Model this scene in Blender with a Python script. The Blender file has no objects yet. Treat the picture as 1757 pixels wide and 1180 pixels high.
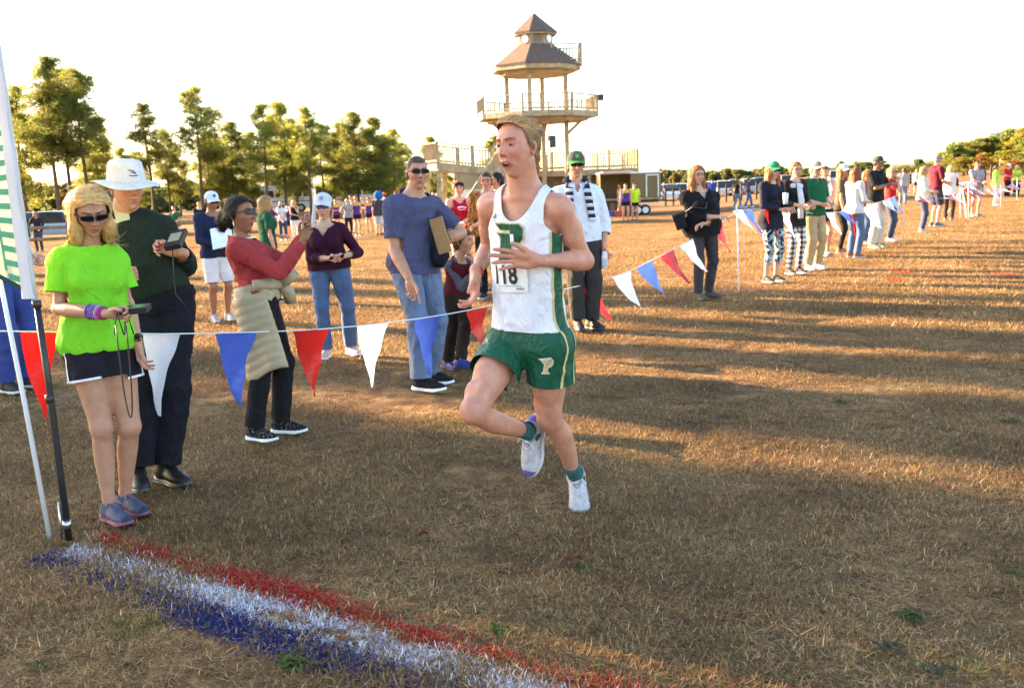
import bpy, bmesh, math, random
import numpy as np
from mathutils import Vector, Matrix
from mathutils.bvhtree import BVHTree

# ------------------------------------------------------------------ camera, sky, sun, exposure
SC = bpy.context.scene
COL = SC.collection
FPX, CX, CY = 1620.0, 878.5, 590.0            # focal length and centre in pixels of the 1757 x 1180 photograph
PITCH, ROLL, CAMH = math.radians(10.05), math.radians(1.95), 1.6
_R = Vector((1, 0, 0)); _F = Vector((0, math.cos(PITCH), -math.sin(PITCH))); _U = Vector((0, math.sin(PITCH), math.cos(PITCH)))
_RI = _R * math.cos(ROLL) - _U * math.sin(ROLL)
_UI = _R * math.sin(ROLL) + _U * math.cos(ROLL)
cam_data = bpy.data.cameras.new('camera')
cam = bpy.data.objects.new('camera', cam_data); COL.objects.link(cam)
cam.matrix_world = Matrix((( _RI.x, _UI.x, -_F.x, 0), (_RI.y, _UI.y, -_F.y, 0), (_RI.z, _UI.z, -_F.z, CAMH), (0, 0, 0, 1)))
cam_data.sensor_width = 36.0; cam_data.lens = 36.0 * FPX / 1757.0
cam_data.clip_start = 0.05; cam_data.clip_end = 4000.0
cam_data.dof.use_dof = True; cam_data.dof.focus_distance = 4.6; cam_data.dof.aperture_fstop = 5.0
SC.camera = cam

SUN_EL = math.radians(16.0)
SUN_H = Vector((-0.87, 0.49, 0)).normalized()       # horizontal direction towards the sun
TO_SUN = SUN_H * math.cos(SUN_EL) + Vector((0, 0, math.sin(SUN_EL)))
world = bpy.data.worlds.new('World'); SC.world = world; world.use_nodes = True
_wn = world.node_tree.nodes; _wl = world.node_tree.links
_bg = _wn.get('Background'); _sky = _wn.new('ShaderNodeTexSky'); _sky.sky_type = 'NISHITA'
_sky.sun_disc = False; _sky.sun_elevation = SUN_EL; _sky.sun_rotation = math.atan2(SUN_H.x, SUN_H.y)
_sky.air_density = 1.0; _sky.dust_density = 1.0; _sky.ozone_density = 1.0
_wl.new(_sky.outputs[0], _bg.inputs[0]); _bg.inputs[1].default_value = 0.075
sun_data = bpy.data.lights.new('sun', 'SUN'); sun_data.energy = 5.0; sun_data.angle = math.radians(0.55)
sun_data.color = (1.0, 0.70, 0.40)
sun = bpy.data.objects.new('sun', sun_data); COL.objects.link(sun)
sun.rotation_euler = TO_SUN.to_track_quat('Z', 'Y').to_euler(); sun.location = TO_SUN * 60
SC.view_settings.view_transform = 'Standard'; SC.view_settings.look = 'None'
SC.view_settings.gamma = 1.0; SC.view_settings.use_curve_mapping = False
SC.view_settings.exposure = 3.28

# ------------------------------------------------------------------ pixel -> place, terrain
def ray(x, y):
    u, v = x - CX, CY - y
    return (_RI * u + _UI * v + _F * FPX).normalized()
def P(x, y, Y):
    d = ray(x, y); t = Y / d.y
    return Vector((d.x * t, Y, CAMH + d.z * t))
def sstep(t):
    t = np.clip(t, 0, 1); return t * t * (3 - 2 * t)
def gz(x, y):
    x = np.asarray(x, float); y = np.asarray(y, float)
    w = 1 - 0.8 * sstep((x / np.maximum(np.abs(y), 1.0) - 0.15) / 0.3)
    d = 0.85 * sstep((y - 12) / 33) + 0.012 * np.clip(y - 45, 0, 150)
    return -d * w
def G(x, y):
    d = ray(x, y); z = 0.0
    for _ in range(40):
        t = (z - CAMH) / d.z; q = Vector((d.x * t, d.y * t, z)); z = 0.5 * z + 0.5 * float(gz(q.x, q.y))
    return Vector((q.x, q.y, float(gz(q.x, q.y))))

# ------------------------------------------------------------------ materials
MATS = {}
def _nodes(m):
    m.use_nodes = True; nt = m.node_tree
    return nt, nt.nodes, nt.links, nt.nodes['Principled BSDF']
def mat(name, col, rough=0.6, var=0.12, scale=6.0, bump=0.0, bscale=60.0, attr=False, metal=0.0, spec=0.3, sheen=0.0, sss=0.0, trans=0.0, coords='Object'):
    key = (name, tuple(round(c, 3) for c in col), rough, var, scale, bump, bscale, attr, metal, trans, sss)
    if key in MATS: return MATS[key]
    m = bpy.data.materials.new(name); nt, N, L, b = _nodes(m)
    b.inputs['Roughness'].default_value = rough; b.inputs['Metallic'].default_value = metal
    b.inputs['Specular IOR Level'].default_value = spec
    if sheen: b.inputs['Sheen Weight'].default_value = sheen
    if sss:
        b.inputs['Subsurface Weight'].default_value = sss; b.inputs['Subsurface Radius'].default_value = (1.0, 0.35, 0.2)
        b.inputs['Subsurface Scale'].default_value = 0.008
    tc = N.new('ShaderNodeTexCoord')
    src = None
    if var > 0:
        nz = N.new('ShaderNodeTexNoise'); nz.inputs['Scale'].default_value = scale; nz.inputs['Detail'].default_value = 4
        L.new(tc.outputs[coords], nz.inputs['Vector'])
        mr = N.new('ShaderNodeMapRange'); mr.inputs[1].default_value = 0.3; mr.inputs[2].default_value = 0.7
        mr.inputs[3].default_value = 1 - var; mr.inputs[4].default_value = 1 + var
        L.new(nz.outputs[0], mr.inputs[0])
        mx = N.new('ShaderNodeMix'); mx.data_type = 'RGBA'; mx.blend_type = 'MULTIPLY'; mx.inputs[0].default_value = 1
        mx.inputs[6].default_value = (*col, 1); L.new(mr.outputs[0], mx.inputs[7]); src = mx.outputs[2]
    if attr:
        at = N.new('ShaderNodeAttribute'); at.attribute_name = 'Col'
        m2 = N.new('ShaderNodeMix'); m2.data_type = 'RGBA'; m2.blend_type = 'MULTIPLY'; m2.inputs[0].default_value = 1
        if src: L.new(src, m2.inputs[6])
        else: m2.inputs[6].default_value = (*col, 1)
        L.new(at.outputs['Color'], m2.inputs[7]); src = m2.outputs[2]
    if src: L.new(src, b.inputs['Base Color'])
    else: b.inputs['Base Color'].default_value = (*col, 1)
    if bump > 0:
        n2 = N.new('ShaderNodeTexNoise'); n2.inputs['Scale'].default_value = bscale; n2.inputs['Detail'].default_value = 3
        L.new(tc.outputs[coords], n2.inputs['Vector'])
        bp = N.new('ShaderNodeBump'); bp.inputs['Strength'].default_value = bump; bp.inputs['Distance'].default_value = 0.02
        L.new(n2.outputs[0], bp.inputs['Height']); L.new(bp.outputs[0], b.inputs['Normal'])
        if name in ('cloth', 'denim', 'denim_light', 'denim_dark', 'runner_green'):      # soft folds
            mp = N.new('ShaderNodeMapping'); mp.inputs['Scale'].default_value = (1, 1, 0.55); mp.inputs['Rotation'].default_value = (0.5, 0.3, 0); L.new(tc.outputs[coords], mp.inputs[0])
            n3 = N.new('ShaderNodeTexNoise'); n3.inputs['Scale'].default_value = 11.0; n3.inputs['Detail'].default_value = 2.5; n3.inputs['Distortion'].default_value = 1.6; L.new(mp.outputs[0], n3.inputs['Vector'])
            ab = N.new('ShaderNodeMath'); ab.operation = 'SUBTRACT'; ab.inputs[1].default_value = 0.5; L.new(n3.outputs[0], ab.inputs[0]); a2 = N.new('ShaderNodeMath'); a2.operation = 'ABSOLUTE'; L.new(ab.outputs[0], a2.inputs[0])
            b3 = N.new('ShaderNodeBump'); b3.inputs['Strength'].default_value = 0.75; b3.inputs['Distance'].default_value = 0.035; L.new(a2.outputs[0], b3.inputs['Height']); L.new(b3.outputs[0], bp.inputs['Normal'])
    if trans > 0:
        tr = N.new('ShaderNodeBsdfTranslucent'); ms = N.new('ShaderNodeMixShader'); ms.inputs[0].default_value = trans
        if src: L.new(src, tr.inputs['Color'])
        else: tr.inputs['Color'].default_value = (*col, 1)
        out = N['Material Output']
        L.new(b.outputs[0], ms.inputs[1]); L.new(tr.outputs[0], ms.inputs[2]); L.new(ms.outputs[0], out.inputs[0])
    MATS[key] = m
    return m
def cloth(col, rough=0.85, var=0.10, bump=0.25, bscale=90.0, name='cloth'):
    return mat(name, col, rough, var, 9.0, bump, bscale, spec=0.15)
def plastic(col, rough=0.35, name='plastic'):
    return mat(name, col, rough, 0.05, 5.0, spec=0.5)
def pattern_cloth(name, kind, cols, scale):
    key = (name, kind, scale)
    if key in MATS: return MATS[key]
    m = bpy.data.materials.new(name); nt, N, L, b = _nodes(m)
    b.inputs['Roughness'].default_value = 0.85; b.inputs['Specular IOR Level'].default_value = 0.075
    tc = N.new('ShaderNodeTexCoord')
    if kind == 'plaid':
        mp = N.new('ShaderNodeMapping'); mp.inputs['Scale'].default_value = (scale, scale, scale); L.new(tc.outputs['Object'], mp.inputs[0])
        sx = N.new('ShaderNodeSeparateXYZ'); L.new(mp.outputs[0], sx.inputs[0])
        outs = []
        for o in (0, 2):
            fr = N.new('ShaderNodeMath'); fr.operation = 'FRACT'; L.new(sx.outputs[o], fr.inputs[0])
            lt = N.new('ShaderNodeMath'); lt.operation = 'LESS_THAN'; lt.inputs[1].default_value = 0.5; L.new(fr.outputs[0], lt.inputs[0]); outs.append(lt)
        ad = N.new('ShaderNodeMath'); ad.operation = 'ADD'; L.new(outs[0].outputs[0], ad.inputs[0]); L.new(outs[1].outputs[0], ad.inputs[1])
        ml = N.new('ShaderNodeMath'); ml.operation = 'MULTIPLY'; ml.inputs[1].default_value = 0.5; L.new(ad.outputs[0], ml.inputs[0]); fac = ml.outputs[0]
    elif kind == 'bands':
        sx = N.new('ShaderNodeSeparateXYZ'); L.new(tc.outputs['Object'], sx.inputs[0])
        mu = N.new('ShaderNodeMath'); mu.operation = 'MULTIPLY'; mu.inputs[1].default_value = scale; L.new(sx.outputs[2], mu.inputs[0])
        fr = N.new('ShaderNodeMath'); fr.operation = 'FRACT'; L.new(mu.outputs[0], fr.inputs[0])
        lt = N.new('ShaderNodeMath'); lt.operation = 'LESS_THAN'; lt.inputs[1].default_value = 0.5; L.new(fr.outputs[0], lt.inputs[0]); fac = lt.outputs[0]
    else:
        vo = N.new('ShaderNodeTexVoronoi' if kind == 'dots' else 'ShaderNodeTexNoise'); vo.inputs['Scale'].default_value = scale
        L.new(tc.outputs['Object'], vo.inputs['Vector']); fac = vo.outputs[0]
    cr = N.new('ShaderNodeValToRGB'); e = cr.color_ramp
    e.interpolation = 'CONSTANT' if kind != 'dots' else 'LINEAR'
    while len(e.elements) > 1: e.elements.remove(e.elements[-1])
    e.elements[0].position = 0; e.elements[0].color = (*cols[0][1], 1)
    for p, c in cols[1:]:
        q = e.elements.new(p); q.color = (*c, 1)
    L.new(fac, cr.inputs[0]); L.new(cr.outputs[0], b.inputs['Base Color'])
    MATS[key] = m
    return m

# ------------------------------------------------------------------ mesh helpers
def link_mesh(name, V, F, m, parent=None, smooth=False, col=None, off=None):
    """V (n,3) array in world space, F array (k,3|4) or list; placed under parent (offset by the parent's place)."""
    V = np.asarray(V, np.float32).reshape(-1, 3)
    if parent is not None: V = V - np.array(world_loc(parent), np.float32)
    me = bpy.data.meshes.new(name)
    if isinstance(F, np.ndarray):
        k = F.shape[1]; me.vertices.add(len(V)); me.vertices.foreach_set('co', V.ravel())
        me.loops.add(F.size); me.loops.foreach_set('vertex_index', F.astype(np.int32).ravel())
        me.polygons.add(len(F)); me.polygons.foreach_set('loop_start', np.arange(0, F.size, k, dtype=np.int32))
        me.polygons.foreach_set('loop_total', np.full(len(F), k, np.int32)); me.update(calc_edges=True)
    else:
        me.from_pydata(V.tolist(), [], F); me.update()
    if smooth: me.polygons.foreach_set('use_smooth', np.ones(len(me.polygons), bool))
    if col is not None:
        a = me.color_attributes.new('Col', 'FLOAT_COLOR', 'POINT')
        c = np.ones((len(V), 4), np.float32); c[:, :3] = col; a.data.foreach_set('color', c.ravel())
    if m is not None: me.materials.append(m)
    o = bpy.data.objects.new(name, me); COL.objects.link(o)
    if parent is not None: o.parent = parent
    return o
def world_loc(o):
    v = Vector((0, 0, 0))
    while o is not None: v = v + o.location; o = o.parent
    return v
def tag(o, label=None, cat=None, group=None, kind=None):
    if label: o['label'] = label
    if cat: o['category'] = cat
    if group: o['group'] = group
    if kind: o['kind'] = kind
    return o
def empty(name, loc, label=None, cat=None, group=None):
    o = bpy.data.objects.new(name, None); COL.objects.link(o); o.location = loc; o.empty_display_size = 0.1
    return tag(o, label, cat, group)
def frame_z(d, hint=(0, 0, 1)):
    z = Vector(d).normalized(); h = Vector(hint)
    if abs(z.dot(h.normalized())) > 0.98: h = Vector((1, 0, 0)) if abs(z.x) < 0.9 else Vector((0, 1, 0))
    x = h.cross(z).normalized(); y = z.cross(x)
    return x, y, z
class MB:
    def __init__(s): s.V = []; s.F = []; s.n = 0
    def add(s, V, F):
        s.V += [tuple(v) for v in V]; s.F += [tuple(i + s.n for i in f) for f in F]; s.n += len(V); return s
    def box(s, c, size, rz=0.0, taper=1.0):
        cx, cy, cz = c; a, b, h = size[0] / 2, size[1] / 2, size[2] / 2; ca, sa = math.cos(rz), math.sin(rz)
        V = []
        for z, t in ((-h, 1.0), (h, taper)):
            for x, y in ((-a, -b), (a, -b), (a, b), (-a, b)):
                V.append((cx + (x * ca - y * sa) * t, cy + (x * sa + y * ca) * t, cz + z))
        return s.add(V, [(3, 2, 1, 0), (4, 5, 6, 7), (0, 1, 5, 4), (1, 2, 6, 5), (2, 3, 7, 6), (3, 0, 4, 7)])
    def bar(s, p, q, w, h, up=(0, 0, 1)):
        p, q = Vector(p), Vector(q); x, y, z = frame_z(q - p, up)
        V = []
        for e in (p, q):
            for a, b in ((-1, -1), (1, -1), (1, 1), (-1, 1)): V.append(e + x * (a * w / 2) + y * (b * h / 2))
        return s.add(V, [(3, 2, 1, 0), (4, 5, 6, 7), (0, 1, 5, 4), (1, 2, 6, 5), (2, 3, 7, 6), (3, 0, 4, 7)])
    def tube(s, pts, rad, n=8, caps=True):
        pts = [Vector(p) for p in pts]
        if not hasattr(rad, '__len__'): rad = [rad] * len(pts)
        V = []; F = []; px = None
        for i, p in enumerate(pts):
            d = pts[min(i + 1, len(pts) - 1)] - pts[max(i - 1, 0)]
            x, y, z = frame_z(d, px if px is not None else (0, 0, 1))
            if px is not None: x = (px - z * px.dot(z)).normalized(); y = z.cross(x)
            px = x if i else x
            for k in range(n):
                a = 2 * math.pi * k / n; V.append(p + x * (rad[i] * math.cos(a)) + y * (rad[i] * math.sin(a)))
        for i in range(len(pts) - 1):
            for k in range(n):
                F.append((i * n + k, i * n + (k + 1) % n, (i + 1) * n + (k + 1) % n, (i + 1) * n + k))
        if caps: F.append(tuple(range(n - 1, -1, -1))); F.append(tuple((len(pts) - 1) * n + k for k in range(n)))
        return s.add(V, F)
    def prism(s, poly, z0, z1):
        n = len(poly); V = [(x, y, z0) for x, y in poly] + [(x, y, z1) for x, y in poly]
        return s.add(V, [tuple(range(n - 1, -1, -1)), tuple(range(n, 2 * n))] + [(i, (i + 1) % n, n + (i + 1) % n, n + i) for i in range(n)])
    def build(s, name, m, parent=None, smooth=False):
        return link_mesh(name, np.array([tuple(v) for v in s.V]), s.F, m, parent, smooth)
def copy_tree(o, parent=None):
    c = o.copy(); COL.objects.link(c); c.parent = parent
    for ch in list(o.children): copy_tree(ch, c)
    return c
# smooth random field, vectorised
def vnoise(Pt, scale, seed=0, oct=3):
    rs = np.random.RandomState(seed); out = np.zeros(len(Pt)); amp = 1.0
    Q = np.asarray(Pt, float) * scale
    for o in range(oct):
        for k in range(5):
            d = rs.randn(3); ph = rs.rand(2) * 6.283; d2 = rs.randn(3) * 0.6
            out += amp * np.sin(Q @ d + ph[0] + 1.3 * np.sin(Q @ d2 + ph[1])) / 5.0
        Q = Q * 1.9; amp *= 0.55
    return out
def nrm(v):
    v = np.asarray(v, float); return v / (np.linalg.norm(v) + 1e-9)
# ------------------------------------------------------------------ ground
def ground_material(name):
    m = bpy.data.materials.new(name); nt, N, L, b = _nodes(m); b.inputs['Roughness'].default_value = 0.95; b.inputs['Specular IOR Level'].default_value = 0.1
    ge = N.new('ShaderNodeNewGeometry')
    def noise(s, d=5): n = N.new('ShaderNodeTexNoise'); n.inputs['Scale'].default_value = s; n.inputs['Detail'].default_value = d; L.new(ge.outputs['Position'], n.inputs['Vector']); return n
    def ramp(src, st):
        r = N.new('ShaderNodeValToRGB'); e = r.color_ramp.elements
        e[0].position, e[0].color = st[0][0], (*st[0][1], 1); e[1].position, e[1].color = st[-1][0], (*st[-1][1], 1)
        for p, c in st[1:-1]: q = e.new(p); q.color = (*c, 1)
        L.new(src, r.inputs[0]); return r
    n1, n2, n3 = noise(0.45, 4), noise(7.0, 6), noise(60.0, 5)
    c1 = ramp(n2.outputs[0], [(0.28, (0.10, 0.055, 0.030)), (0.45, (0.20, 0.115, 0.055)), (0.62, (0.34, 0.20, 0.088)), (0.8, (0.43, 0.27, 0.12))])
    c2 = ramp(n3.outputs[0], [(0.3, (0.45, 0.42, 0.40)), (0.7, (1.15, 1.12, 1.05))])
    mx = N.new('ShaderNodeMix'); mx.data_type = 'RGBA'; mx.blend_type = 'MULTIPLY'; mx.inputs[0].default_value = 1; L.new(c1.outputs[0], mx.inputs[6]); L.new(c2.outputs[0], mx.inputs[7])
    gr = ramp(n1.outputs[0], [(0.55, (0, 0, 0)), (0.72, (1, 1, 1))])
    m2 = N.new('ShaderNodeMix'); m2.data_type = 'RGBA'; L.new(gr.outputs[0], m2.inputs[0]); L.new(mx.outputs[2], m2.inputs[6]); m2.inputs[7].default_value = (0.17, 0.15, 0.05, 1)
    L.new(m2.outputs[2], b.inputs['Base Color'])
    bp = N.new('ShaderNodeBump'); bp.inputs['Strength'].default_value = 0.9; bp.inputs['Distance'].default_value = 0.05; L.new(n2.outputs[0], bp.inputs['Height'])
    b2 = N.new('ShaderNodeBump'); b2.inputs['Strength'].default_value = 0.8; b2.inputs['Distance'].default_value = 0.02; L.new(n3.outputs[0], b2.inputs['Height']); L.new(bp.outputs[0], b2.inputs['Normal']); L.new(b2.outputs[0], b.inputs['Normal'])
    return m
GROUND_MAT = ground_material('dry_turf')
def rough(x, y):
    Q = np.stack([x, y, 0 * x], -1); sh = x.shape; Q = Q.reshape(-1, 3)
    return (0.010 * vnoise(Q, 1.3, 3, 3) + 0.006 * vnoise(Q, 6, 9, 2)).reshape(sh) * np.clip(1.5 - np.abs(y) / 40, 0.0, 1)
def build_ground():
    t = np.linspace(-1, 1, 241); xs = np.sinh(t * 5.6) / np.sinh(5.6) * 900.0; t = np.linspace(-0.62, 1, 300); ys = np.sinh(t * 6.0) / np.sinh(6.0) * 1400.0 + 3
    X, Y = np.meshgrid(xs, ys, indexing='ij'); Z = gz(X, Y) + rough(X, Y) - 0.012
    o = link_mesh('ground', np.stack([X, Y, Z], -1).reshape(-1, 3), grid_faces_(len(xs), len(ys)), GROUND_MAT, None, True); tag(o, kind='structure')
def grid_faces_(nu, nv):
    i, j = np.meshgrid(np.arange(nu - 1), np.arange(nv - 1), indexing='ij'); i, j = i.ravel(), j.ravel()
    return np.stack([i * nv + j, (i + 1) * nv + j, (i + 1) * nv + j + 1, i * nv + j + 1], 1)
build_ground()
# ------------------------------------------------------------------ blades of grass
def blade_material(name, paint=None):
    m = bpy.data.materials.new(name); nt, N, L, b = _nodes(m); b.inputs['Roughness'].default_value = 0.7; b.inputs['Specular IOR Level'].default_value = 0.2
    at = N.new('ShaderNodeAttribute'); at.attribute_name = 'Col'; src = at.outputs['Color']
    if paint is None:
        ge = N.new('ShaderNodeNewGeometry'); n = N.new('ShaderNodeTexNoise'); n.inputs['Scale'].default_value = 1.1; n.inputs['Detail'].default_value = 5; L.new(ge.outputs['Position'], n.inputs['Vector'])
        r = N.new('ShaderNodeValToRGB'); e = r.color_ramp.elements; e[0].position, e[0].color = 0.30, (0.62, 0.56, 0.52, 1); e[1].position, e[1].color = 0.62, (1.1, 1.06, 1.0, 1); q = e.new(0.72); q.color = (0.62, 0.74, 0.42, 1)
        L.new(n.outputs[0], r.inputs[0]); mx = N.new('ShaderNodeMix'); mx.data_type = 'RGBA'; mx.blend_type = 'MULTIPLY'; mx.inputs[0].default_value = 1; L.new(src, mx.inputs[6]); L.new(r.outputs[0], mx.inputs[7]); src = mx.outputs[2]
    L.new(src, b.inputs['Base Color']); tr = N.new('ShaderNodeBsdfTranslucent'); L.new(src, tr.inputs['Color']); ms = N.new('ShaderNodeMixShader'); ms.inputs[0].default_value = 0.3
    L.new(b.outputs[0], ms.inputs[1]); L.new(tr.outputs[0], ms.inputs[2]); L.new(ms.outputs[0], N['Material Output'].inputs[0]); return m
def blades(pos, L, W, tilt, rs, cols, droop=0.6):
    n = len(pos); az = rs.rand(n) * 6.283; d = np.stack([np.cos(az), np.sin(az), 0 * az], -1); s = np.stack([-np.sin(az), np.cos(az), 0 * az], -1); up = np.array([0, 0, 1.0])
    a0 = tilt; a1 = tilt + droop * rs.rand(n); p0 = pos; p1 = p0 + (d * np.sin(a0)[:, None] + up * np.cos(a0)[:, None]) * (L * 0.55)[:, None]; p2 = p1 + (d * np.sin(a1)[:, None] + up * np.cos(a1)[:, None]) * (L * 0.45)[:, None]
    p2[:, 2] = np.maximum(p2[:, 2], pos[:, 2] + 0.002); w = W[:, None] / 2
    V = np.stack([p0 - s * w, p0 + s * w, p1 - s * w * 0.8, p1 + s * w * 0.8, p2], 1).reshape(-1, 3); b = np.arange(n) * 5
    F = np.concatenate([np.stack([b, b + 1, b + 3], 1), np.stack([b, b + 3, b + 2], 1), np.stack([b + 2, b + 3, b + 4], 1)])
    return V, F, np.repeat(cols, 5, 0)
STRAW = 1.14 * np.array([(0.40, 0.245, 0.105), (0.30, 0.175, 0.075), (0.56, 0.40, 0.21), (0.20, 0.112, 0.055), (0.105, 0.060, 0.036), (0.27, 0.20, 0.095), (0.13, 0.15, 0.04)])
def straw_cols(n, rs, green=0.10):
    p = np.array([.20, .21, .12, .19, .16, .12, 0]); p[6] = green; p /= p.sum(); c = STRAW[rs.choice(7, n, p=p)] * (0.75 + 0.5 * rs.rand(n))[:, None]; return c
def grass_field():
    gm = blade_material('dry_grass_blades'); coll = bpy.data.collections.new('grass_tufts')
    for v in range(6):
        rs = np.random.RandomState(100 + v); near = v < 4; S = 0.5 if near else 1.7; n = 2300 if near else 2600
        cl = rs.rand(60, 2) * S - S / 2; which = rs.randint(0, 60, n); xy = np.where(rs.rand(n, 1) < 0.6, cl[which] + rs.randn(n, 2) * 0.022 * (1 if near else 3), rs.rand(n, 2) * S - S / 2)
        lie = rs.rand(n) < (0.80 if near else 0.6); L = np.where(lie, 0.022 + 0.045 * rs.rand(n) ** 1.5, 0.012 + 0.030 * rs.rand(n) ** 2) if near else 0.02 + 0.04 * rs.rand(n) ** 2; W = np.where(lie, 0.0014 + 0.0016 * rs.rand(n), 0.002 + 0.002 * rs.rand(n)) if near else 0.0045 + 0.0035 * rs.rand(n); tilt = np.where(lie, 1.22 + 0.33 * rs.rand(n), 0.25 + 0.85 * rs.rand(n))
        V, F, C = blades(np.concatenate([xy, 0.004 * rs.rand(n, 1)], 1), L, W, tilt, rs, straw_cols(n, rs, 0.08 if near else 0.05))
        o = link_mesh('grass_tuft', V, F, gm, None, False, C); COL.objects.unlink(o); coll.objects.link(o)
    rs = np.random.RandomState(7); pts = []; idx = []
    def scatter(y0, y1, dens, lo, hi, ex):
        n = int(dens * ((y1 * y1 - y0 * y0) * 0.60 + 1.6 * (y1 - y0))); u = rs.rand(n * 2); Y = np.sqrt(y0 * y0 + u * (y1 * y1 - y0 * y0)); X = (rs.rand(n * 2) * 2 - 1) * (0.60 * Y + 0.8); X, Y = X[:n], Y[:n]
        bare = vnoise(np.stack([X, Y, 0 * X], -1), 0.8, 21, 3) + 0.35 * vnoise(np.stack([X, Y, 0 * X], -1), 3.5, 22, 2) > (0.62 if lo == 0 else 9); X, Y = X[~bare], Y[~bare]; n = len(X)
        pts.append(np.stack([X, Y, gz(X, Y) + rough(X, Y) - 0.012], -1)); idx.append(rs.randint(lo, hi, n))
    scatter(1.6, 6.5, 17.0, 0, 4, 0); scatter(6.5, 12.0, 11.0, 0, 4, 0); scatter(12.0, 20.0, 5.0, 0, 4, 0); scatter(9.0, 24.0, 1.3, 4, 6, 0); scatter(24.0, 60.0, 0.9, 4, 6, 0)
    pts = np.concatenate(pts); idx = np.concatenate(idx); n = len(pts)
    me = bpy.data.meshes.new('dry_grass'); me.vertices.add(n); me.vertices.foreach_set('co', pts.astype(np.float32).ravel())
    a = me.attributes.new('pick', 'INT', 'POINT'); a.data.foreach_set('value', idx.astype(np.int32)); a = me.attributes.new('turn', 'FLOAT', 'POINT'); a.data.foreach_set('value', (rs.rand(n) * 6.283).astype(np.float32)); a = me.attributes.new('size', 'FLOAT', 'POINT'); a.data.foreach_set('value', (0.75 + 0.5 * rs.rand(n)).astype(np.float32))
    o = bpy.data.objects.new('dry_grass', me); COL.objects.link(o); tag(o, 'short dry straw coloured grass covering the field', 'grass', kind='stuff')
    ng = bpy.data.node_groups.new('grass_scatter', 'GeometryNodeTree'); ng.interface.new_socket('Geometry', in_out='INPUT', socket_type='NodeSocketGeometry'); ng.interface.new_socket('Geometry', in_out='OUTPUT', socket_type='NodeSocketGeometry')
    N, L = ng.nodes, ng.links; gi, go = N.new('NodeGroupInput'), N.new('NodeGroupOutput'); ip = N.new('GeometryNodeInstanceOnPoints'); ci = N.new('GeometryNodeCollectionInfo'); ci.inputs[0].default_value = coll; ci.inputs[1].default_value = True; ci.inputs[2].default_value = True
    def att(nm, ty): q = N.new('GeometryNodeInputNamedAttribute'); q.data_type = ty; q.inputs[0].default_value = nm; return q.outputs[0]
    cx = N.new('ShaderNodeCombineXYZ'); L.new(att('turn', 'FLOAT'), cx.inputs[2])
    ip.inputs['Pick Instance'].default_value = True
    L.new(gi.outputs[0], ip.inputs['Points']); L.new(ci.outputs[0], ip.inputs['Instance']); L.new(att('pick', 'INT'), ip.inputs['Instance Index']); L.new(cx.outputs[0], ip.inputs['Rotation']); L.new(att('size', 'FLOAT'), ip.inputs['Scale']); L.new(ip.outputs[0], go.inputs[0])
    md = o.modifiers.new('scatter', 'NODES'); md.node_group = ng
grass_field()
# ------------------------------------------------------------------ finish line painted on the grass
def paint_line():
    pm = blade_material('painted_blades', True); rs = np.random.RandomState(5)
    for nm, a, b, c, wd in (('red_paint_stripe', (172, 918), (1055, 1186), (0.50, 0.018, 0.014), 0.155), ('white_paint_stripe', (118, 936), (895, 1178), (0.72, 0.70, 0.78), 0.18), ('blue_paint_stripe', (66, 950), (715, 1178), (0.014, 0.032, 0.17), 0.17)):
        A, B = np.array(G(*a)), np.array(G(*b)); d = B - A; B2 = A + d * 1.35; L = np.linalg.norm(B2 - A); n = int(L * 24000); t = rs.rand(n); w = rs.randn(n) * 0.36; side = nrm(np.array([-d[1], d[0], 0]))
        q = A + (B2 - A) * t[:, None] + side * (w * wd * 0.72)[:, None]; wear = 1.3 * vnoise(np.stack([t * L, w * 0.4, 0 * t + len(nm)], -1), 7.0, 11, 3); keep = (wear + 2.4 * np.abs(t * 1.35 - 0.60) + 1.0 * (t < 0.3) + 0.25 * rs.randn(n)) > -0.02
        q = q[keep]; n = len(q); q[:, 2] = gz(q[:, 0], q[:, 1]) + rough(q[:, 0], q[:, 1]) - 0.010
        cc = np.array(c) * (0.45 + 0.8 * rs.rand(n))[:, None]; old = rs.rand(n) < 0.16 + 0.10 * np.abs(w[keep]); cc[old] = straw_cols(int(old.sum()), rs)
        V, F, C = blades(q, 0.010 + 0.030 * rs.rand(n) ** 3, 0.0030 + 0.002 * rs.rand(n), np.where(rs.rand(n) < 0.86, 1.15 + 0.35 * rs.rand(n), 0.3 + 0.7 * rs.rand(n)), rs, cc)
        o = link_mesh(nm, V, F, pm, None, False, C); tag(o, kind='structure')
    for i, (x, y, sx) in enumerate(((1545, 466, 0.5), (1727, 472, 0.7), (1535, 480, 0.4))):    # faded orange marks sprayed further out
        g = np.array(G(x, y)); n = 420; q = g + np.concatenate([rs.randn(n, 2) * np.array([0.13, 0.30]) * sx, np.zeros((n, 1))], 1); cc = np.array((0.45, 0.11, 0.04)) * (0.6 + 0.6 * rs.rand(n))[:, None]
        V, F, C = blades(q, 0.02 + 0.03 * rs.rand(n), 0.005 + 0.003 * rs.rand(n), 0.3 + 0.9 * rs.rand(n), rs, cc); tag(link_mesh('orange_paint_mark', V, F, pm, None, False, C), kind='structure')
paint_line()
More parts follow.
